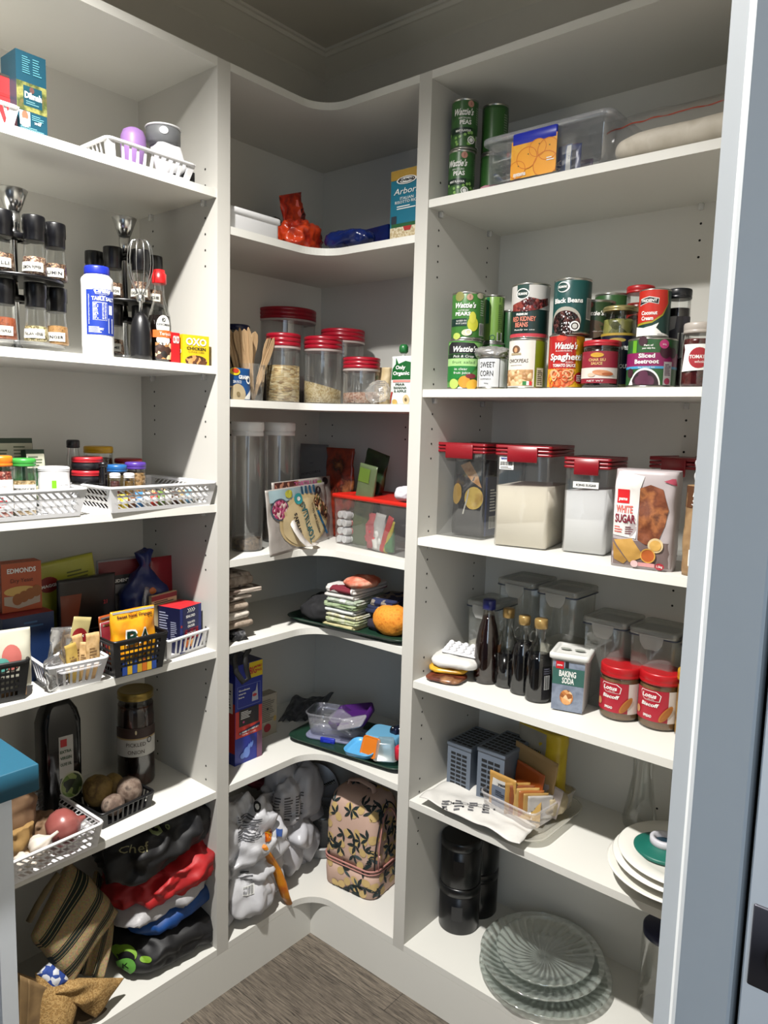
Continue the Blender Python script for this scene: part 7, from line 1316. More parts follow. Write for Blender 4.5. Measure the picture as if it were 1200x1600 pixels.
def f(g, mp, r, h): g.poly(mp, [(-r*1.1, h*.24), (r*1.4, h*.28), (r*1.4, h*.66), (-r*1.0, h*.66), (-r*.9, h*.58)], WINK, .0005); g.ell(mp, r*.05, h*.45, r*.62, h*.16, mat('a82430', .4), .001); g.text(mp, 'TOMATO', r*.05, h*.44, h*.055, WINK, wid=r*1.15, bold=True); g.text(mp, 'whole', r*.1, h*.37, h*.045, WINK, wid=r*.6, slant=.2)
P = up(1070, 1120, 502, z, .012, 'R'); jar((P[0], P[1], P[2], P[3]), mat('b8b0a8', .35), 'whole tomato jar with pale lid at the right end of the can shelf', content=spk(['3a1010', '5a1818', '2a0c0c'], 50, .25, 'N'), fn=f, neck=.93, lidh=.018)
# =============================================================== RIGHT UNIT, canister shelf
z = ZR[2]
DR = mat('8e1420', .3); 
def cb(A, B, yt, d_, label, fill=None, fc=None, **k):
    a = at(*A, 2, z); b_ = at(*B, 2, z); P = ((a+b_)/2, math.atan2(b_.y-a.y, b_.x-a.x), (b_-a).length, hgt(a, A[0], yt)-z); t = canister(P, d_, DR, label, 'canister', lidh=.022, bm_=clear('e4e6e6', milk=.03, base=.07), ov=.0035, rad=.007, rings=3, clip=(DR, P[2]*.56, .034), cat='canister', **k)
    if fill:
        g = G(); q = dict(cy=d_/2); w_ = P[2]; h = P[3]
        def fx(p): return (p[0], p[1], p[2]+(.004*noise.noise(Vector((p[0]*40, p[1]*40, 2)))+.004*sin(p[0]*60) if p[2] > .02 else 0))
        g.rr([(.003, w_-.005, d_-.005, .006), (h*fill, w_-.005, d_-.005, .006)], fc, f=fx, **q); g.build('contents', t)
    return t, P
def lc(P, u, v, dz=.004): c, s = cos(P[1]), sin(P[1]); return Vector((P[0].x+u*c-v*s, P[0].y+u*s+v*c, z+dz))
FLO = mat('fff6e2', .9, noise_amt=.02, scale=40); ICE = mat('ffffff', .9, noise_amt=.01)
t1, P1 = cb((678, 835), (752, 845), 690, .12, 'red-lidded canister holding a dark baking chocolate bag, nearest the centre post')
t2, P2 = cb((770, 852), (852, 861), 694, .165, 'widest red-lidded canister, filled with cream flour', .60, FLO)
g = G(); mp = flat(0); g.rect(mp, -P2[2]*.44, -P2[2]*.17, P2[3]*.76, P2[3]*.88, WINK, .0004); g.lines(mp, -P2[2]*.42, -P2[2]*.19, P2[3]*.86, P2[3]*.88, 1, mat('2a3a8a'), .0008); g.text(mp, 'BRISCOES', -P2[2]*.305, P2[3]*.855, .0035, mat('2a3a8a'), wid=P2[2]*.2, bold=True, o=.0012); g.bars(mp, -P2[2]*.42, -P2[2]*.19, P2[3]*.80, P2[3]*.835, n=14, o=.0007); g.lines(mp, -P2[2]*.42, -P2[2]*.19, P2[3]*.765, P2[3]*.79, 2, INK, .0008); g.build('price_sticker', t2, 'white shop sticker with barcode')
t3, P3 = cb((876, 862), (944, 870), 713, .12, 'narrow red-lidded canister of white icing sugar', .66, ICE)
g = G(); mp = flat(0); g.rect(mp, -P3[2]*.30, P3[2]*.28, P3[3]*.685, P3[3]*.75, WINK, .0004); g.text(mp, 'ICING SUGAR', 0, P3[3]*.705, .0045, INK, wid=P3[2]*.46, bold=True); g.build('name_label', t3, 'white strip reading ICING SUGAR')
# canisters behind
q = lc(P1, .012, .135); cc_ = canister((Vector((q.x, q.y, z)), P1[1], .085, P1[3]-.003), .10, DR, 'red-lidded canister behind the chocolate one, with brown contents', 'canister', lidh=.022, bm_=clear('e4e6e6', milk=.03, base=.07), rings=3, rad=.007, ov=.0035, clip=(DR, .045, .036)); g = G(); g.rr([(.003, .078, .09, .006), (P1[3]*.8, .078, .09, .006)], spk(['1c1614', '3a2820', '2a1c18'], 14, .5, 'N'), cy=.05); g.build('contents', cc_)
a = at(968, 873, 2, z); b_ = at(1062, 889, 2, z); az = math.atan2(b_.y-a.y, b_.x-a.x); q = (a+b_)/2; off = Vector((-sin(az), cos(az), 0))*.072; Pq = (q+off, az, .098, hgt(q+off, 1010, 713)-z)
cc_ = canister(Pq, .12, DR, 'red-lidded canister hidden behind the white sugar bag', 'canister', lidh=.022, bm_=clear('e4e6e6', milk=.03, base=.07), rings=3, rad=.007, ov=.0035, clip=(DR, .048, .036))
# chocolate bag inside the first canister
CHB = spk(['17161a', '232228', '0e0d10'], 12, .25, 'N', .3)
def f(g, mp, w_, h):
    g.poly(mp, [(-w_*.3, h*.92), (-w_*.05, h*.98), (w_*.25, h*.78), (w_*.35, h*.64), (w_*.05, h*.72)], spk(['c48a50', 'd8a870', 'a86a34'], 40, .5, 'N'), .001); g.ell(mp, w_*.15, h*.50, w_*.26, h*.15, spk(['c4a040', 'd8b858', 'a87c2c'], 30, .5, 'N'), .001); g.ell(mp, -w_*.34, h*.54, w_*.14, h*.14, mat('b08a34', .5), .001); g.poly(mp, [(-w_*.12, h*.28), (-w_*.08, h*.28), (w_*.02, h*.60), (-w_*.01, h*.62)], mat('c9c5bc', .3), .002)
bag((lc(P1, .008, .022), P1[1], P1[2]*.74, P1[3]*.80), .055, CHB, 'dark bag of baking chocolate with biscuit pictures, inside the canister', f, 'chocolate_bag', top='flat', amp=.003, n=5)
NV = mat('1f2f56', .35); g = G(); g.box(-.0005, .0035, 0, .05, 0, P1[3]*.62, NV); mp = side(.0035); g.lines(lambda u, v, o: (.0036+o, u, v), .012, .04, P1[3]*.25, P1[3]*.5, 8, WINK); g.bars(lambda u, v, o: (.0036+o, u, v), .012, .04, P1[3]*.08, P1[3]*.2); ob = g.build('navy_side_panel', bpy.data.objects['chocolate_bag'], 'navy printed side of the bag', (P1[2]*.36, .004, .002))
# white sugar bag
a = at(950, 884, 2, z); b_ = at(1048, 896, 2, z)
def f(g, mp, w_, h):
    g.poly(mp, [(-w_*.47, h*.33), (-w_*.08, h*.31), (-w_*.06, h*.80), (-w_*.0, h*.94), (-w_*.42, h*.98), (-w_*.47, h*.88)], mat('e9e6e2', .4), .001); g.rect(mp, -w_*.42, -w_*.22, h*.66, h*.80, mat('d8242a', .4), .0018); g.text(mp, 'pams', -w_*.32, h*.69, .006, WINK, wid=w_*.14, bold=True, o=.0024); g.text(mp, 'WHITE', -w_*.29, h*.565, .013, mat('e06a60', .4), wid=w_*.27, bold=True, o=.002); g.text(mp, 'SUGAR', -w_*.27, h*.465, .015, mat('8a2038', .4), wid=w_*.33, bold=True, o=.002)
    g.lines(mp, -w_*.44, -w_*.30, h*.355, h*.43, 3, mat('e06a60'), .002); g.lines(mp, -w_*.26, -w_*.12, h*.345, h*.43, 4, mat('7a4a50'), .002)
    g.poly(mp, [(-w_*.05, h*.30), (-w_*.06, h*.82), (w_*.10, h*.86), (w_*.30, h*.82), (w_*.40, h*.62), (w_*.36, h*.46), (w_*.26, h*.28), (w_*.08, h*.26)], spk(['5a2c18', '8a4c2c', '6e3820', 'a8683c', '4a2012'], 26, .5, 'N', .4), .0012)
    g.rect(mp, -w_*.48, w_*.48, h*.03, h*.29, mat('7c6a68', .5), .0006); g.poly(mp, [(-w_*.44, h*.28), (-w_*.16, h*.06), (w_*.02, h*.12), (w_*.02, h*.18), (-w_*.14, h*.31)], mat('c89a4c', .6), .0018); g.poly(mp, [(-w_*.46, h*.26), (-w_*.42, h*.08), (-w_*.26, h*.04), (-w_*.2, h*.08)], mat('b0843c', .6), .0015); g.ell(mp, w_*.24, h*.26, w_*.12, h*.075, mat('e0c89a', .5), .0024, rot=.2); g.ell(mp, w_*.24, h*.26, w_*.09, h*.055, mat('dcae5c', .5), .003); g.ell(mp, w_*.13, h*.15, w_*.12, h*.075, mat('c0642c', .5), .003); g.ell(mp, w_*.13, h*.15, w_*.12, h*.075, mat('e0a84c', .5), .0034, ring=.85)
    g.rect(mp, -w_*.02, w_*.24, h*.035, h*.075, mat('e0a0a0', .4), .0035); g.ell(mp, w_*.32, h*.05, w_*.07, h*.035, mat('b8283a', .4), .0042); g.text(mp, '1.5kg', w_*.32, h*.042, .004, WINK, wid=w_*.09, o=.005, bold=True); g.ell(mp, -w_*.08, h*.055, w_*.06, h*.035, mat('f0c8c8', .4), .004); g.poly(mp, [(w_*.3, h*.90), (w_*.49, h*.86), (w_*.47, h*.93), (w_*.42, h*.93)], mat('b84a60', .4), .002)
bag(((a+b_)/2, math.atan2(b_.y-a.y, b_.x-a.x), (b_-a).length, hgt(a, 950, 732)-z), .062, mat('b8aeb0', .4, noise_amt=.08, scale=20), 'white sugar bag with cake pictures at the shelf front', f, 'sugar_bag', top='block', amp=.0028, n=5, seed=6)
a = at(1058, 898, 2, z); b_ = at(1112, 908, 2, z)
t = bag(((a+b_)/2, math.atan2(b_.y-a.y, b_.x-a.x), (b_-a).length, .155), .05, spk(['8a6a48', 'a58660', '745536'], 20, .5, 'N', .3), 'brown sugar bag with twisted white top, cut by the door frame', lambda g, mp, w_, h: (g.rect(mp, -w_*.48, w_*.48, h*.76, h*.995, mat('5a3820', .4), .001), g.text(mp, 'Brown', w_*.08, h*.88, .010, WINK, wid=w_*.6, slant=.2, o=.002), g.text(mp, 'Sugar', w_*.02, h*.79, .010, WINK, wid=w_*.5, slant=.2, o=.002), g.rect(mp, -w_*.1, w_*.4, h*.48, h*.54, mat('1c2a7a', .4), .0015), g.text(mp, 'CHELSEA', w_*.15, h*.49, .006, WINK, wid=w_*.4, bold=True, o=.002), g.rect(mp, -w_*.2, w_*.3, h*.12, h*.30, WINK, .0015), g.bars(mp, -w_*.08, w_*.26, h*.15, h*.28, mat('2a3a9a'))), 'brown_sugar_bag', top='block', amp=.003, n=4, seed=8)
g = G(); B2 = Bag(.046, .075, .03, seed=3, amp=.008, top='tuft', fr=50, wav=.02); B2.mesh(g, mat('d8d8da', .35, bump=.2), 28, 16); g.build('twisted_top', t, 'white twisted top', (0, .025, .150))
# =============================================================== RIGHT UNIT, bottle shelf
z = ZR[3]
LL = mat('74766f', .4); SEA = mat('3a4660', .4)
def lk(A, B, yt, d_, lab, s=None, cont=None, ff=.3):
    a = at(*A, 2, z); b_ = at(*B, 2, z); h = hgt(a, A[0], yt)-z; P = ((a+b_)/2, math.atan2(b_.y-a.y, b_.x-a.x), (b_-a).length, h)
    t = canister(P, d_, clear('c4c6c0', milk=.35, rough=.2, base=.08), lab, 'storage_container', lidh=.014, bm_=clear('d2d4cc', milk=.12, rough=.08, base=.06), ov=.003, rad=.010, taper=.06, seal=SEA, clip=None, cat='container')
    g = G(); w_ = P[2]; g.poly(lambda u, v, o: (u, -.004-o, v), [(-w_*.27, h-.010), (w_*.27, h-.010), (w_*.24, h-.026), (w_*.14, h-.038), (-w_*.14, h-.038), (-w_*.24, h-.026)], clear('dcdcd8', milk=.35, rough=.15, base=.1)); g.build('clip', bpy.data.objects[t.children[1].name], 'translucent snap clip')
    if cont: g = G(); g.rr([(.004, w_*.86, d_*.86, .01), (h*ff, w_*.9, d_*.9, .01)], cont, cy=d_/2); g.build('contents', t)
    return t
MK = mat('d8d4c4', .8)
def bk(px, py_t, s, w_, d_, h, lab, cont=None, ff=.3, rz=-.02):
    # foot hidden: given its top front middle pixel and how far it stands behind the shelf edge
    q = at(px, py_t, 1, -D+s); h = q.z-z
    t = canister((Vector((q.x, q.y, z)), rz, w_, h), d_, clear('c4c6c0', milk=.35, rough=.2, base=.08), lab, 'storage_container', lidh=.014, bm_=clear('d2d4cc', milk=.12, rough=.08, base=.06), ov=.003, rad=.010, taper=.06, seal=SEA, cat='container')
    lid = [c for c in t.children if c.name.startswith('lid')][0]
    g = G(); g.poly(lambda u, v, o: (u, -.0045-o, v), [(-w_*.27, h-.010), (w_*.27, h-.010), (w_*.24, h-.026), (w_*.14, h-.038), (-w_*.14, h-.038), (-w_*.24, h-.026)], clear('dcdcd8', milk=.35, rough=.15, base=.1)); g.build('clip', lid, 'translucent snap clip')
    if cont: g = G(); g.rr([(.004, w_*.86, d_*.86, .01), (h*ff, w_*.9, d_*.9, .01)], cont, cy=d_/2); g.build('contents', t)
    return t
bk(752, 940, .135, .075, .095, 0, 'lowest clear snap-lid container, behind the white packet and sauce bottle', MK, .42)
bk(806, 907, .165, .090, .105, 0, 'tall clear snap-lid container at the back left of the bottle shelf', mat('b8b8a0', .8), .25)
bk(870, 921, .150, .088, .105, 0, 'tall clear container with white powder behind the gold-capped bottles', MK, .46)
bk(944, 968, .140, .088, .100, 0, 'squat clear snap-lid container behind the baking soda tub')
bk(1020, 985, .140, .090, .100, 0, 'clear container with reddish contents behind the biscuit spread jars', mat('6a3438', .8), .35)
bk(1098, 1003, .140, .075, .100, 0, 'clear snap-lid container mostly hidden by the door frame')
# egg tray, wraps, packets
a = at(655, 1060, 2, z); b_ = at(712, 1072, 2, z); az = math.atan2(b_.y-a.y, b_.x-a.x)
heap(((a.x+b_.x)/2+.004, (a.y+b_.y)/2+.030, z), az, (.085, .075, .014), spk(['5a2a1c', '7a3c28', '4a2016', 'a87850'], 18, .35, 'N', .3), 'brown chocolate packet at the foot of the pile by the post', 'chocolate_packet', 'packet', amp=.004, fr=30, seed=3, n=4)
q = at(690, 1048, 2, z+.02)
heap((q.x, q.y+.035, z+.013), az+.1, (.085, .08, .016), spk(['c8941c', 'e0b030', 'a8741c'], 14, .35, 'N', .3), 'mustard yellow packet between the brown and white packets', 'packet', 'packet', amp=.005, fr=26, seed=5, n=4)
heap((q.x+.014, q.y+.040, z+.026), az, (.105, .085, .026), mat('dcdad6', .6, bump=.3), 'folded white paper packet on top of the yellow one', 'paper_packet', 'packet', amp=.007, fr=20, seed=7, n=4)
g = G(); g.rr([(0, .085, .060, .006), (.0015, .088, .063, .006), (.003, .086, .061, .006)], PW)
for i in range(5):
    for j in range(3): g.lathe([(.007, .002), (.0065, .008), (.003, .011), (.001, .0115)], PW, 14, -.034+.017*i, -.018+.018*j)
ob = g.build('blister_tray'); tag(ob, 'white domed blister tray on top of the packet pile', 'tray', (q.x+.018, q.y+.058, z+.058)); ob.rotation_euler = (.12, .05, az+.1)
def syrup(xl, xr, yb, yt, capm, label, liq, lev, handle=True, lab=None, flat_=1):
    loc, rz, r, h = cyb(xl, xr, yb, yt, z); t = thing('syrup_bottle' if handle else 'maple_bottle', label, 'bottle', loc, rz)
    nk = r*.40; sh = [(r*.86, 0), (r*.98, .003), (r, .010), (r, h*.42), (r*.96, h*.52), (r*.80, h*.62), (r*.52, h*.70), (nk, h*.76), (nk, h*.90)] if handle else [(r*.84, 0), (r*.95, .003), (r, h*.10), (r, h*.32), (r*.92, h*.48), (r*.70, h*.66), (r*.50, h*.76), (r*.42, h*.86)]
    g = G(); g.lathe(sh, GLASS if handle else clear('e8d8c8', base=.06), 36, c1=False, sy=flat_); g.build('bottle_body', t)
    zf = h*lev; g = G(); pr = [(a_*.965, max(b2, .002)) for a_, b2 in sh if b2 < zf]; k_ = [(a_, b2) for a_, b2 in sh if b2 >= zf][0]; pl = sh[len(pr)-1]; fr2 = (zf-pl[1])/(k_[1]-pl[1]); pr.append(((pl[0]+(k_[0]-pl[0])*fr2)*.965, zf)); pr.append((.0005, zf)); g.lathe(pr, liq, 36, sy=flat_); g.build('syrup', t)
    g = G(); cr = r*.50; g.lathe([(cr-.001, h*.885), (cr, h*.888), (cr, h-.002), (cr-.002, h), (.001, h)], capm, 32); g.build('cap', t)
    if handle: g = G(); g.tube([(-nk*.8, -.001, h*.84), (-nk*1.5, -.002, h*.835), (-nk*2.0, -.003, h*.79), (-nk*1.9, -.003, h*.735), (-nk*1.3, -.001, h*.70)], .0022, GLASS, 8); g.build('handle', t)
    if lab: g = G(); lab(g, cyl(r+.0004), r, h); g.build('paper_label', t)
    return t
NVC = mat('18206a', .35); GC = mat('b8975c', .3, .5); DKL = mat('0c0b0e', .12); AMB = mat('1c0a08', .12)
syrup(738, 780, 1071, 936, NVC, 'maple-style syrup bottle with navy cap and orange label edge', AMB, .80, False, lambda g, mp, r, h: (g.rect(mp, r*.95, r*1.4, h*.12, h*.30, mat('c8c8cc', .4)), g.rect(mp, r*.85, r*1.4, h*.30, h*.48, mat('a8601c', .4)), g.poly(mp, [(r*.95, h*.48), (r*1.4, h*.48), (r*1.4, h*.60)], mat('c0bcb8', .4))))
syrup(771, 808, 1077, 950, GC, 'gold-capped syrup bottle half empty, leftmost of three', DKL, .42)
syrup(795, 833, 1088, 961, GC, 'gold-capped syrup bottle between two others', DKL, .66)
syrup(818, 860, 1100, 966, GC, 'front gold-capped syrup bottle with barcode, beside the baking soda', DKL, .56, True, lambda g, mp, r, h: (g.rect(mp, r*.3, r*1.2, h*.05, h*.45, mat('111118', .3)), g.bars(mp, r*.5, r*.9, h*.18, h*.34, n=9), g.lines(mp, r*.4, r*1.1, h*.36, h*.44, 3, mat('6a6a7a'))))
a = at(858, 1108, 2, z); b_ = at(912, 1118, 2, z); P = ((a+b_)/2, math.atan2(b_.y-a.y, b_.x-a.x), (b_-a).length, hgt(a, 858, 1018)-z)
def f(g, mp, w_, h):
    mp = lambda u, v, o: (u*(1+.02*v/h), -.0006-o, v); g.rect(mp, -w_*.45, w_*.45, .003, h*.86, spk(['6a7486', '8a94a6', '5c6678'], 30, .4, 'N', 0), .0003); g.rect(mp, -w_*.45, w_*.45, h*.47, h*.76, mat('3c665e', .4), .0006); g.rect(mp, -w_*.36, -w_*.14, h*.74, h*.87, mat('c8202a', .4), .001); g.text(mp, 'pams', -w_*.25, h*.79, .004, WINK, wid=w_*.15, bold=True, o=.0014); g.rect(mp, -w_*.1, w_*.0, h*.76, h*.87, INK, .0009)
    g.text(mp, 'BAKING', -w_*.02, h*.615, h*.10, WINK, wid=w_*.48, bold=True); g.text(mp, 'SODA', w_*.0, h*.50, h*.10, WINK, wid=w_*.34, bold=True); g.ell(mp, -w_*.02, h*.26, w_*.19, h*.13, spk(['c47a3c', 'e0a468', '9a5a28', 'f0c898'], 120, .5), .001)
t = canister(P, .080, mat('e2e2de', .4), 'white-lidded baking soda tub with teal band, in front of clear containers', 'baking_soda_tub', lidh=.012, bm_=mat('c4c2c0', .4), ov=.0055, rad=.007, taper=.08, fn=f, cat='tub')
g = G()
for x_ in (-.014, .014): g.ell(topf(P[3]+.0002, x_, .036), 0, 0, .011, .007, mat('a8aca4', .25), .0004)
g.build('lid_marks', t, 'grey oval marks on the lid')
SPR = mat('8a6a48', .4)
def lotus(g, mp, r, h):
    RD = mat('ac1c30', .35); g.rect(mp, -r*1.25, r*.62, h*.17, h*.72, RD, .0004); g.rect(mp, r*.52, r*1.1, h*.16, h*.72, mat('d8cfc8', .4), .0008)
    L = [(-r*.85, h*.66), (-r*.8, h*.70), (-r*.05, h*.70), (r*.18, h*.64), (r*.12, h*.53), (-r*.6, h*.53), (-r*.72, h*.56)]; cx_ = sum(p_[0] for p_ in L)/7; cy__ = sum(p_[1] for p_ in L)/7
    g.poly(mp, L, WINK, .001); g.poly(mp, [(cx_+(u-cx_)*.93, cy__+(v-cy__)*.90) for u, v in L], RD, .0014); g.text(mp, 'Lotus', cx_, h*.585, h*.075, WINK, wid=r*.68, bold=True, slant=.15, o=.0019); g.text(mp, 'Since 1932', cx_+.004, h*.55, h*.018, WINK, wid=r*.3, o=.0019)
    g.text(mp, 'Biscoff', -r*.35, h*.43, h*.065, WINK, wid=r*.82, bold=True, slant=.2, o=.0014); g.text(mp, 'SPREAD', -r*.42, h*.235, h*.045, WINK, wid=r*.42, bold=True, o=.0014)
    g.ell(mp, r*.42, h*.33, r*.48, h*.062, mat('b8742c', .6), .0022, 24, rot=.95); g.ell(mp, r*.42, h*.33, r*.40, h*.04, mat('a05f20', .6), .0028, 20, rot=.95); g.ell(mp, -r*1.0, h*.32, r*.15, h*.07, mat('c08a5c', .6), .0014)
for xl, xr, yb, yt, lab in ((934, 995, 1129, 1028, 'biscuit spread jar with red lid beside the baking soda tub'), (994, 1058, 1144, 1038, 'biscuit spread jar with red lid nearest the door frame')):
    P = cyb(xl, xr+3, yb, yt+7, z); loc, rz, r, h = P; jar((loc, rz-.12, r, h), 'b8161e', lab, content=SPR, fill=.99, fn=lotus, neck=.96, lidh=h*.20, body=[(r*.86, 0), (r*.97, .004), (r, .010), (r, h*.72), (r*.96, h*.78), (r*.94, h*.86)], lidr=r*1.02)
P = cyb(1050, 1096, 1156, 1045, z); loc, rz, r, h = P; loc.x += .002
jar((loc, rz, r, h), 'c8982c', 'gold-labelled jar mostly hidden behind the door frame', content=spk(['c48a2c', 'e0b050', 'a06a1c'], 40, .4, 'N'), neck=.95, lidh=h*.16)
# =============================================================== RIGHT UNIT, platter shelf
z = ZR[4]
GY = mat('6c7684', .5, name='grey_plastic')
q = at(702, 1158, 1, -D+.085); q2 = at(735, 1170, 1, -D+.085)
def gb2(x0, x1, yp, s, d_, lab, rows=9, cols=3):
    a = at(x0, yp, 1, -D+s); b_ = at(x1, yp, 1, -D+s); w_ = b_.x-a.x; x = w_/2; h = a.z-z; t = thing('cutlery_basket', lab, 'basket', ((a.x+b_.x)/2, a.y, z), -.02)
    g = G(); g.box(-x, x, 0, d_, 0, h-.004, GY); g.box(-x-.002, x+.002, -.002, d_+.002, h-.010, h, GY, .0015); SL = mat('14161a', .8)
    for i in range(rows):
        for j in range(cols): u0 = -x*.72+x*1.44*j/cols; g.rect(flat(0), u0+.001, u0+x*1.44/cols-.0015, h*.14+h*.72*i/rows, h*.14+h*.72*i/rows+h*.05, SL, .0003)
    for i in range(8):
        for j in range(4): u0 = -x*.9+x*1.8*j/4; g.rect(topf(h), u0+.001, u0+x*1.8/4-.001, .006+(d_-.01)*i/8, .006+(d_-.01)*(i+.6)/8, SL, .0003)
    g.build('basket_body', t)
gb2(700, 737, 1157, .090, .115, 'grey slotted cutlery basket nearest the post'); gb2(747, 790, 1166, .080, .120, 'grey slotted cutlery basket, right of its twin')
q = at(846, 1124, 1, -D+.185); 
bag((Vector((q.x-.004, q.y-.01, z)), -.15, .115, .180), .05, spk(['c8a81c', 'd8bc30', 'a88a14'], 10, .35, 'N', .2), 'yellow-edged couscous bag at the back of the platter shelf', lambda g, mp, w_, h: (g.rect(mp, -w_*.44, w_*.24, h*.36, h*.98, mat('a8a498', .45), .001), g.text(mp, 'FRESH', 0, h*.70, .008, INK, wid=w_*.26, bold=True, o=.002), g.ell(mp, -w_*.2, h*.73, .008, .005, mat('2f5a24'), .002), g.text(mp, 'Couscous', -w_*.11, h*.60, .011, INK, wid=w_*.48, o=.002), g.lines(mp, -w_*.34, w_*.12, h*.5, h*.57, 4, INK, .002), g.ell(mp, w_*.06, h*.42, w_*.18, h*.05, mat('c0a060'), .002)), 'couscous_bag', top='block', amp=.004, n=3.4)
# platter
a = at(660, 1268, 2, z+.012); b_ = at(800, 1326, 2, z+.012)
t = thing('platter', 'rectangular clear platter with rounded corners under the printed bag', 'platter', ((a.x+b_.x)/2+.0, -D+.008, z), -.015); w_ = at(845, 1320, 2, z).x-at(655, 1262, 2, z).x+.016; wP = w_; dP = .235
g = G(); c = dict(cy=dP/2, n=8); PL = clear('e8e6da', milk=.36, rough=.1, base=.12)
g.rr([(.0006, w_*.72, dP*.74, .03), (.001, w_*.74, dP*.76, .03), (.014, w_*.98, dP*.98, .045), (.017, w_, dP, .048), (.0185, w_*.99, dP*.99, .046), (.016, w_*.96, dP*.96, .044), (.004, w_*.74, dP*.75, .03)], PL, c0=True, c1=True, **c); g.build('platter_body', t); xc = (at(655, 1262, 2, z).x+at(845, 1320, 2, z).x)/2; t.location.x = xc+.004
# printed bag flat on the platter
g = G(); c0 = Vector((xc, -D+.07, z))
P00, P10, P01, P11 = [at(*p_, 2, z+.022) for p_ in ((655, 1245), (812, 1318), (712, 1210), (838, 1290))]
g = sheet(P00, P10, P01, P11, .004, .010, 5, 3, mat('d9d7d2', .4, bump=.2), 50, 30, bulge=.008); ob = g.build('printed_bag'); tag(ob, 'flat white plastic bag printed with black diagrams, lying on the platter', 'bag')
drape(ob, [lambda g, mp: ([g.ell(mp, -.045+.022*i, -.008+.012*(i % 2), .0025, .0025, INK, .001) for i in range(6)], [g.lines(mp, -.05+.03*i, -.032+.03*i, -.02, .018, 4, mat('6a6a6e'), .001, seed=i) for i in range(4)], [g.ell(mp, -.035+.035*i, .006, .009, .006, mat('55555a'), .001, 12, ring=.8) for i in range(3)])], 725, 1258, (.1, -.2, 1), 'printing')
drape(ob, [lambda g, mp: ([g.rect(mp, -.012+.012*i, -.006+.012*i, -.006, .004, mat('55555a'), .001) for i in range(3)], g.ell(mp, -.02, .004, .0025, .0025, INK, .001))], 765, 1295, (.1, -.2, 1), 'printing')
# clear box with sachets
zc_ = .019; A2 = at(749, 1262, 2, z+zc_); B2_ = at(832, 1303, 2, z+zc_)
az = math.atan2(B2_.y-A2.y, B2_.x-A2.x); w_ = (B2_-A2).length; dB = .165
P = (Vector(((A2.x+B2_.x)/2, (A2.y+B2_.y)/2, z+zc_)), az, w_, hgt(A2, 749, 1234)-z-zc_); sbx = P
canister(P, dB, None, 'shallow clear plastic box full of sachets, standing on the platter', 'sachet_box', bm_=clear('e8e4e4', milk=.24, rough=.1, base=.14), open_=True, rad=.014, taper=.05, cat='box')
def ib(u, v, dz=.003): c, s = cos(az), sin(az); return Vector((P[0].x+u*c-v*s, P[0].y+u*s+v*c, P[0].z+dz))
GS = mat('b88c48', .4, noise_amt=.1)
sachet(ib(-w_*.18, .020), az, .070, .082, GS, 'golden yeast sachet with grey panel at the front of the clear box', lambda g, mp, w_, h: (g.rect(mp, -w_*.36, w_*.42, h*.08, h*.66, mat('6a7484', .45), .001), g.rect(mp, -w_*.36, w_*.36, h*.66, h*.84, mat('cfcdc8', .45), .001), g.text(mp, 'yeast', 0, h*.70, .007, INK, wid=.02, bold=True, o=.002), g.lines(mp, -w_*.22, w_*.14, h*.40, h*.56, 3, mat('2a3040'), .002)), d_=.006)
for i in range(6): sachet(ib(w_*(.06+.055*i), .028+.006*i), az+.9, .055, .075-.005*i, mat(['b08440', '8a4a24', 'c09a58', 'a8642c', 'b08c50', 'b8b4b0'][i], .4), 'narrow %s sachet, %s behind the front yeast sachet' % (['gold', 'rust', 'tan', 'orange-brown', 'dull gold', 'silver'][i], ORD[i]), d_=.005, group='thin sachets in the clear box')
sachet(ib(-w_*.02, .088), az-.05, .115, .128, mat('a88a5c', .6, bump=.1), 'large kraft brown envelope standing at the back of the clear box', d_=.006, name='envelope', cat='envelope', ry=.12)
sachet(ib(w_*.0, .070), az-.05, .075, .098, mat('a8501c', .45), 'rust orange envelope in front of the kraft one', d_=.006, name='envelope', cat='envelope', ry=.12)
sachet(ib(w_*.34, .085), az+.1, .045, .070, mat('b0a4a0', .5), 'pale pinkish envelope right of the rust orange one', d_=.006, name='envelope', cat='envelope', ry=.2)
o = carton((ib(w_*.26, .035), az+.5, .045, .052), .055, 'b8944c', 'small tan packet tilted inside the right of the clear box', lambda g, mp, w_, h: g.lines(mp, -w_*.3, w_*.3, h*.3, h*.8, 4, mat('5a4a2c')), 'packet', cat='packet'); o.rotation_euler.x = -.35
heap(ib(w_*.30, .10), az, (.06, .07, .045), spk(['b0a080', 'c4b494', '98886a'], 20, .35, 'N', .3), 'crumpled clear-topped beige packet behind the tan packet', 'packet', 'packet', amp=.01, fr=24, seed=4)
# vase
q = at(990, 1300, 2, z); t = thing('vase', 'clear trumpet-shaped glass vase in the dim back right', 'vase', (q.x, q.y+.03, z)); g = G(); g.lathe([(.030, 0), (.034, .004), (.036, .02), (.028, .06), (.020, .12), (.022, .18), (.030, .225), (.034, .24)], GLASS, 40, c1=False); g.build('vase_body', t)
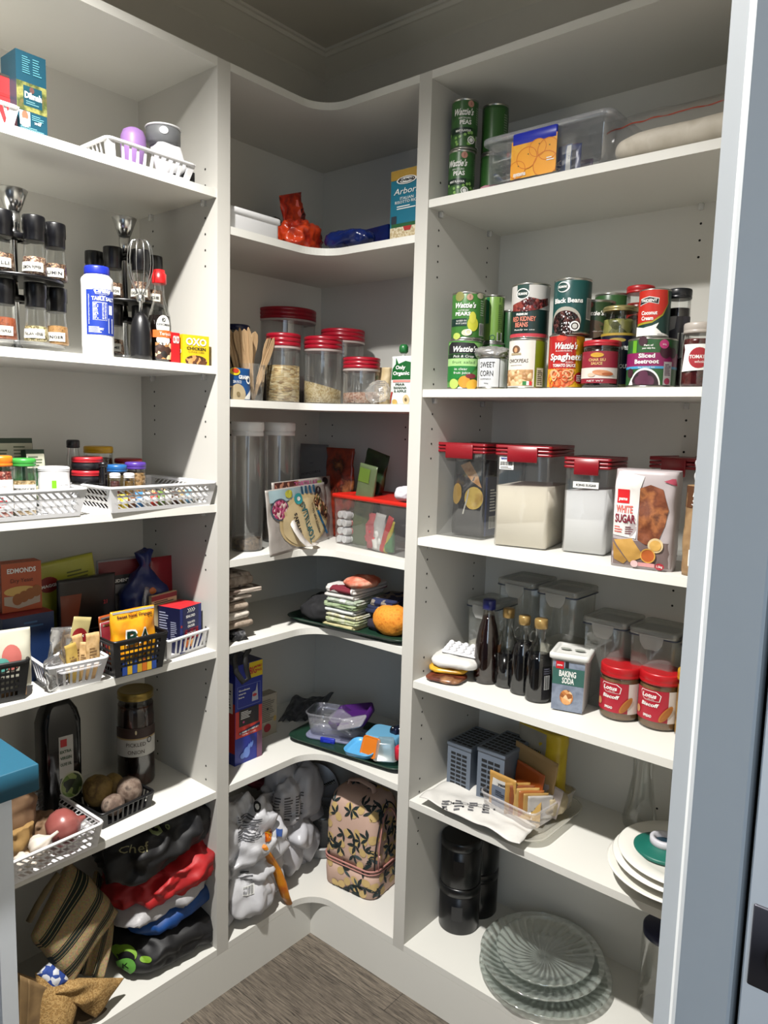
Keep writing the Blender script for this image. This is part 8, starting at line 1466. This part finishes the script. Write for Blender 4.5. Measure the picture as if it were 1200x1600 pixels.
# plates
q = at(1002, 1432, 2, z); ctr = Vector((at(1046, 1400, 2, z).x+.000, -D+.103, z))
PT = mat('f6f4ec', .25, noise_amt=.01); 
t = thing('bowl', 'wide white bowl at the foot of the plate stack', 'bowl', ctr+Vector((-.004, -.006, 0))); g = G(); g.lathe([(.048, 0), (.051, .003), (.08, .012), (.116, .030), (.125, .034), (.1255, .036), (.120, .036), (.07, .018), (.001, .012)], PT, 56); g.build('bowl_body', t)
for i, (r_, dz, dx, lab) in enumerate(((.122, .034, 0, 'white dinner plate in the middle of the stack'), (.117, .046, .003, 'white plate at the top of the stack, under the teal ring'))):
    g = G(); g.lathe([(r_*.55, 0), (r_*.57, .001), (r_*.62, .006), (r_*.99, .014), (r_, .0155), (r_*.985, .0165), (r_*.66, .010), (r_*.60, .006), (.001, .005)], PT, 56); tag(g.build('plate'), lab, 'plate', ctr+Vector((dx, dx, dz)))
t = thing('jar_seal', 'teal silicone lid with a white ring collar on the top plate', 'lid', ctr+Vector((-.032, .002, .0535))); g = G(); TL = mat('0f6a5c', .45); g.lathe([(.053, 0), (.055, .002), (.055, .006), (.052, .008), (.036, .009), (.030, .014), (.024, .016)], TL, 48, c1=False); g.build('silicone_lid', t)
g = G(); g.lathe([(.024, .014), (.0265, .016), (.0265, .026), (.024, .028), (.019, .028), (.0185, .016)], mat('d4d4dc', .35), 40, c0=False, c1=False); g.build('ring_collar', t, 'white ring'); g = G(); g.lathe([(.019, .017), (.001, .017)], mat('1a3444', .4), 32, c0=False); g.build('centre', t)
# =============================================================== RIGHT UNIT, bottom shelf
z = ZR[5]
for (xl, xr, yb, yt, lab1, lab2) in ((683, 748, 1462, 1385, 'black canister at the bottom of the front stack', 'black canister on top of the front stack'), (748, 782, 1420, 1370, 'black canister at the foot of the rear stack', 'black canister on top of the rear stack')):
    P = cyb(683, 748, 1462, 1385, z) if xl == 683 else None
    if P: r_, loc = P[2], P[0]; hC = hgt(P[0]-Vector((0, 0, 0)), 715, 1372)-z; hC = max(.10, min(.13, hC)); loc0 = loc.copy()
    else: loc = loc0+Vector((.002, .078, 0))
    for k, lab in enumerate((lab1, lab2)):
        t = thing('canister', lab, 'canister', loc+Vector((0, 0, hC*k)), face_cam(loc), 'black canisters'); g = G(); BKM = mat('0d0e11', .28)
        g.lathe([(r_*.96, 0), (r_, .003), (r_, hC*.80), (r_-.001, hC*.805)], BKM, 44); g.rect(cyl(r_+.0002), -.018, .008, hC*.3, hC*.62, mat('14151a', .18), .0004); g.build('canister_body', t); g = G(); g.lathe([(r_-.0015, hC*.805), (r_+.0008, hC*.815), (r_+.0008, hC-.003), (r_-.002, hC-.0002)], BKM, 44); g.build('lid', t)
# glass platters
def platter(c, r_, label, rx, n=36, dep_=.022, scal=.010, tilt=(0, 0)):
    t = thing('glass_platter', label, 'platter', c); t.rotation_euler = (tilt[0], tilt[1], rx); g = G(); rings = []
    N = n*4; pr = [(.004, .0006, 0), (.30, .001, .5), (.55, .002, 1), (.60, .004, .4), (.75, dep_*.4, 1), (.90, dep_*.8, 1), (.985, dep_, .6), (1.0, dep_*1.02, .2)]
    for s_ in (0, 1):
        P_ = pr if s_ == 0 else pr[::-1]
        for k, zz, am in P_:
            rings.append([((r_*k+(scal*.25*r_*am*.3*math.sin(n*a_)))*cos(a_), (r_*k+(scal*.25*r_*am*.3*math.sin(n*a_)))*sin(a_), zz+am*.0042*abs(math.sin(n*a_/2+k*7))+(.0032 if s_ else 0)) for a_ in [2*pi*i/N for i in range(N)]])
    g.loft(rings, pressed(n)); g.build('glass', t); return t
c_ = at(832, 1490, 2, z+.03)
q0 = at(845, 1596, 2, z); xL = at(722, 1490, 2, z+.03).x; xRr = at(950, 1560, 2, z+.02).x
R0 = (xRr-xL)/2*.97; cc0 = Vector(((xL+xRr)/2+.006, -D+R0*.92, z))
print('platter', R0, cc0)
platter(cc0, R0, 'largest pressed glass platter, at the bottom of the glass stack', 0, 44, .018)
platter(cc0+Vector((-.010, .004, .020)), R0*.94, 'pressed glass platter in the middle of the glass stack', .4, 36, .026, tilt=(.03, -.02))
platter(cc0+Vector((-.006, .010, .034)), R0*.74, 'smaller starburst glass plate on top of the glass stack', .2, 30, .020, tilt=(.05, -.02))
q = at(1036, 1560, 2, z); P = cyb(993, 1070, 1606, 1440, z); r_ = P[2]; t = thing('glass_jar', 'tall clear jar with navy lid by the door frame, bottom shelf', 'jar', P[0]); h = ZR[4]-TH-.03-z
h = min(h, hgt(P[0], 1010, 1440)-z); g = G(); g.lathe([(r_*.92, 0), (r_, .004), (r_, h*.86), (r_*.92, h*.92)], GLASS, 40, c1=False); g.build('jar_body', t); g = G(); g.lathe([(r_*.93, h*.90), (r_*.98, h*.91), (r_*.98, h-.002), (r_*.93, h), (.001, h)], mat('141a44', .35), 40); g.build('lid', t)
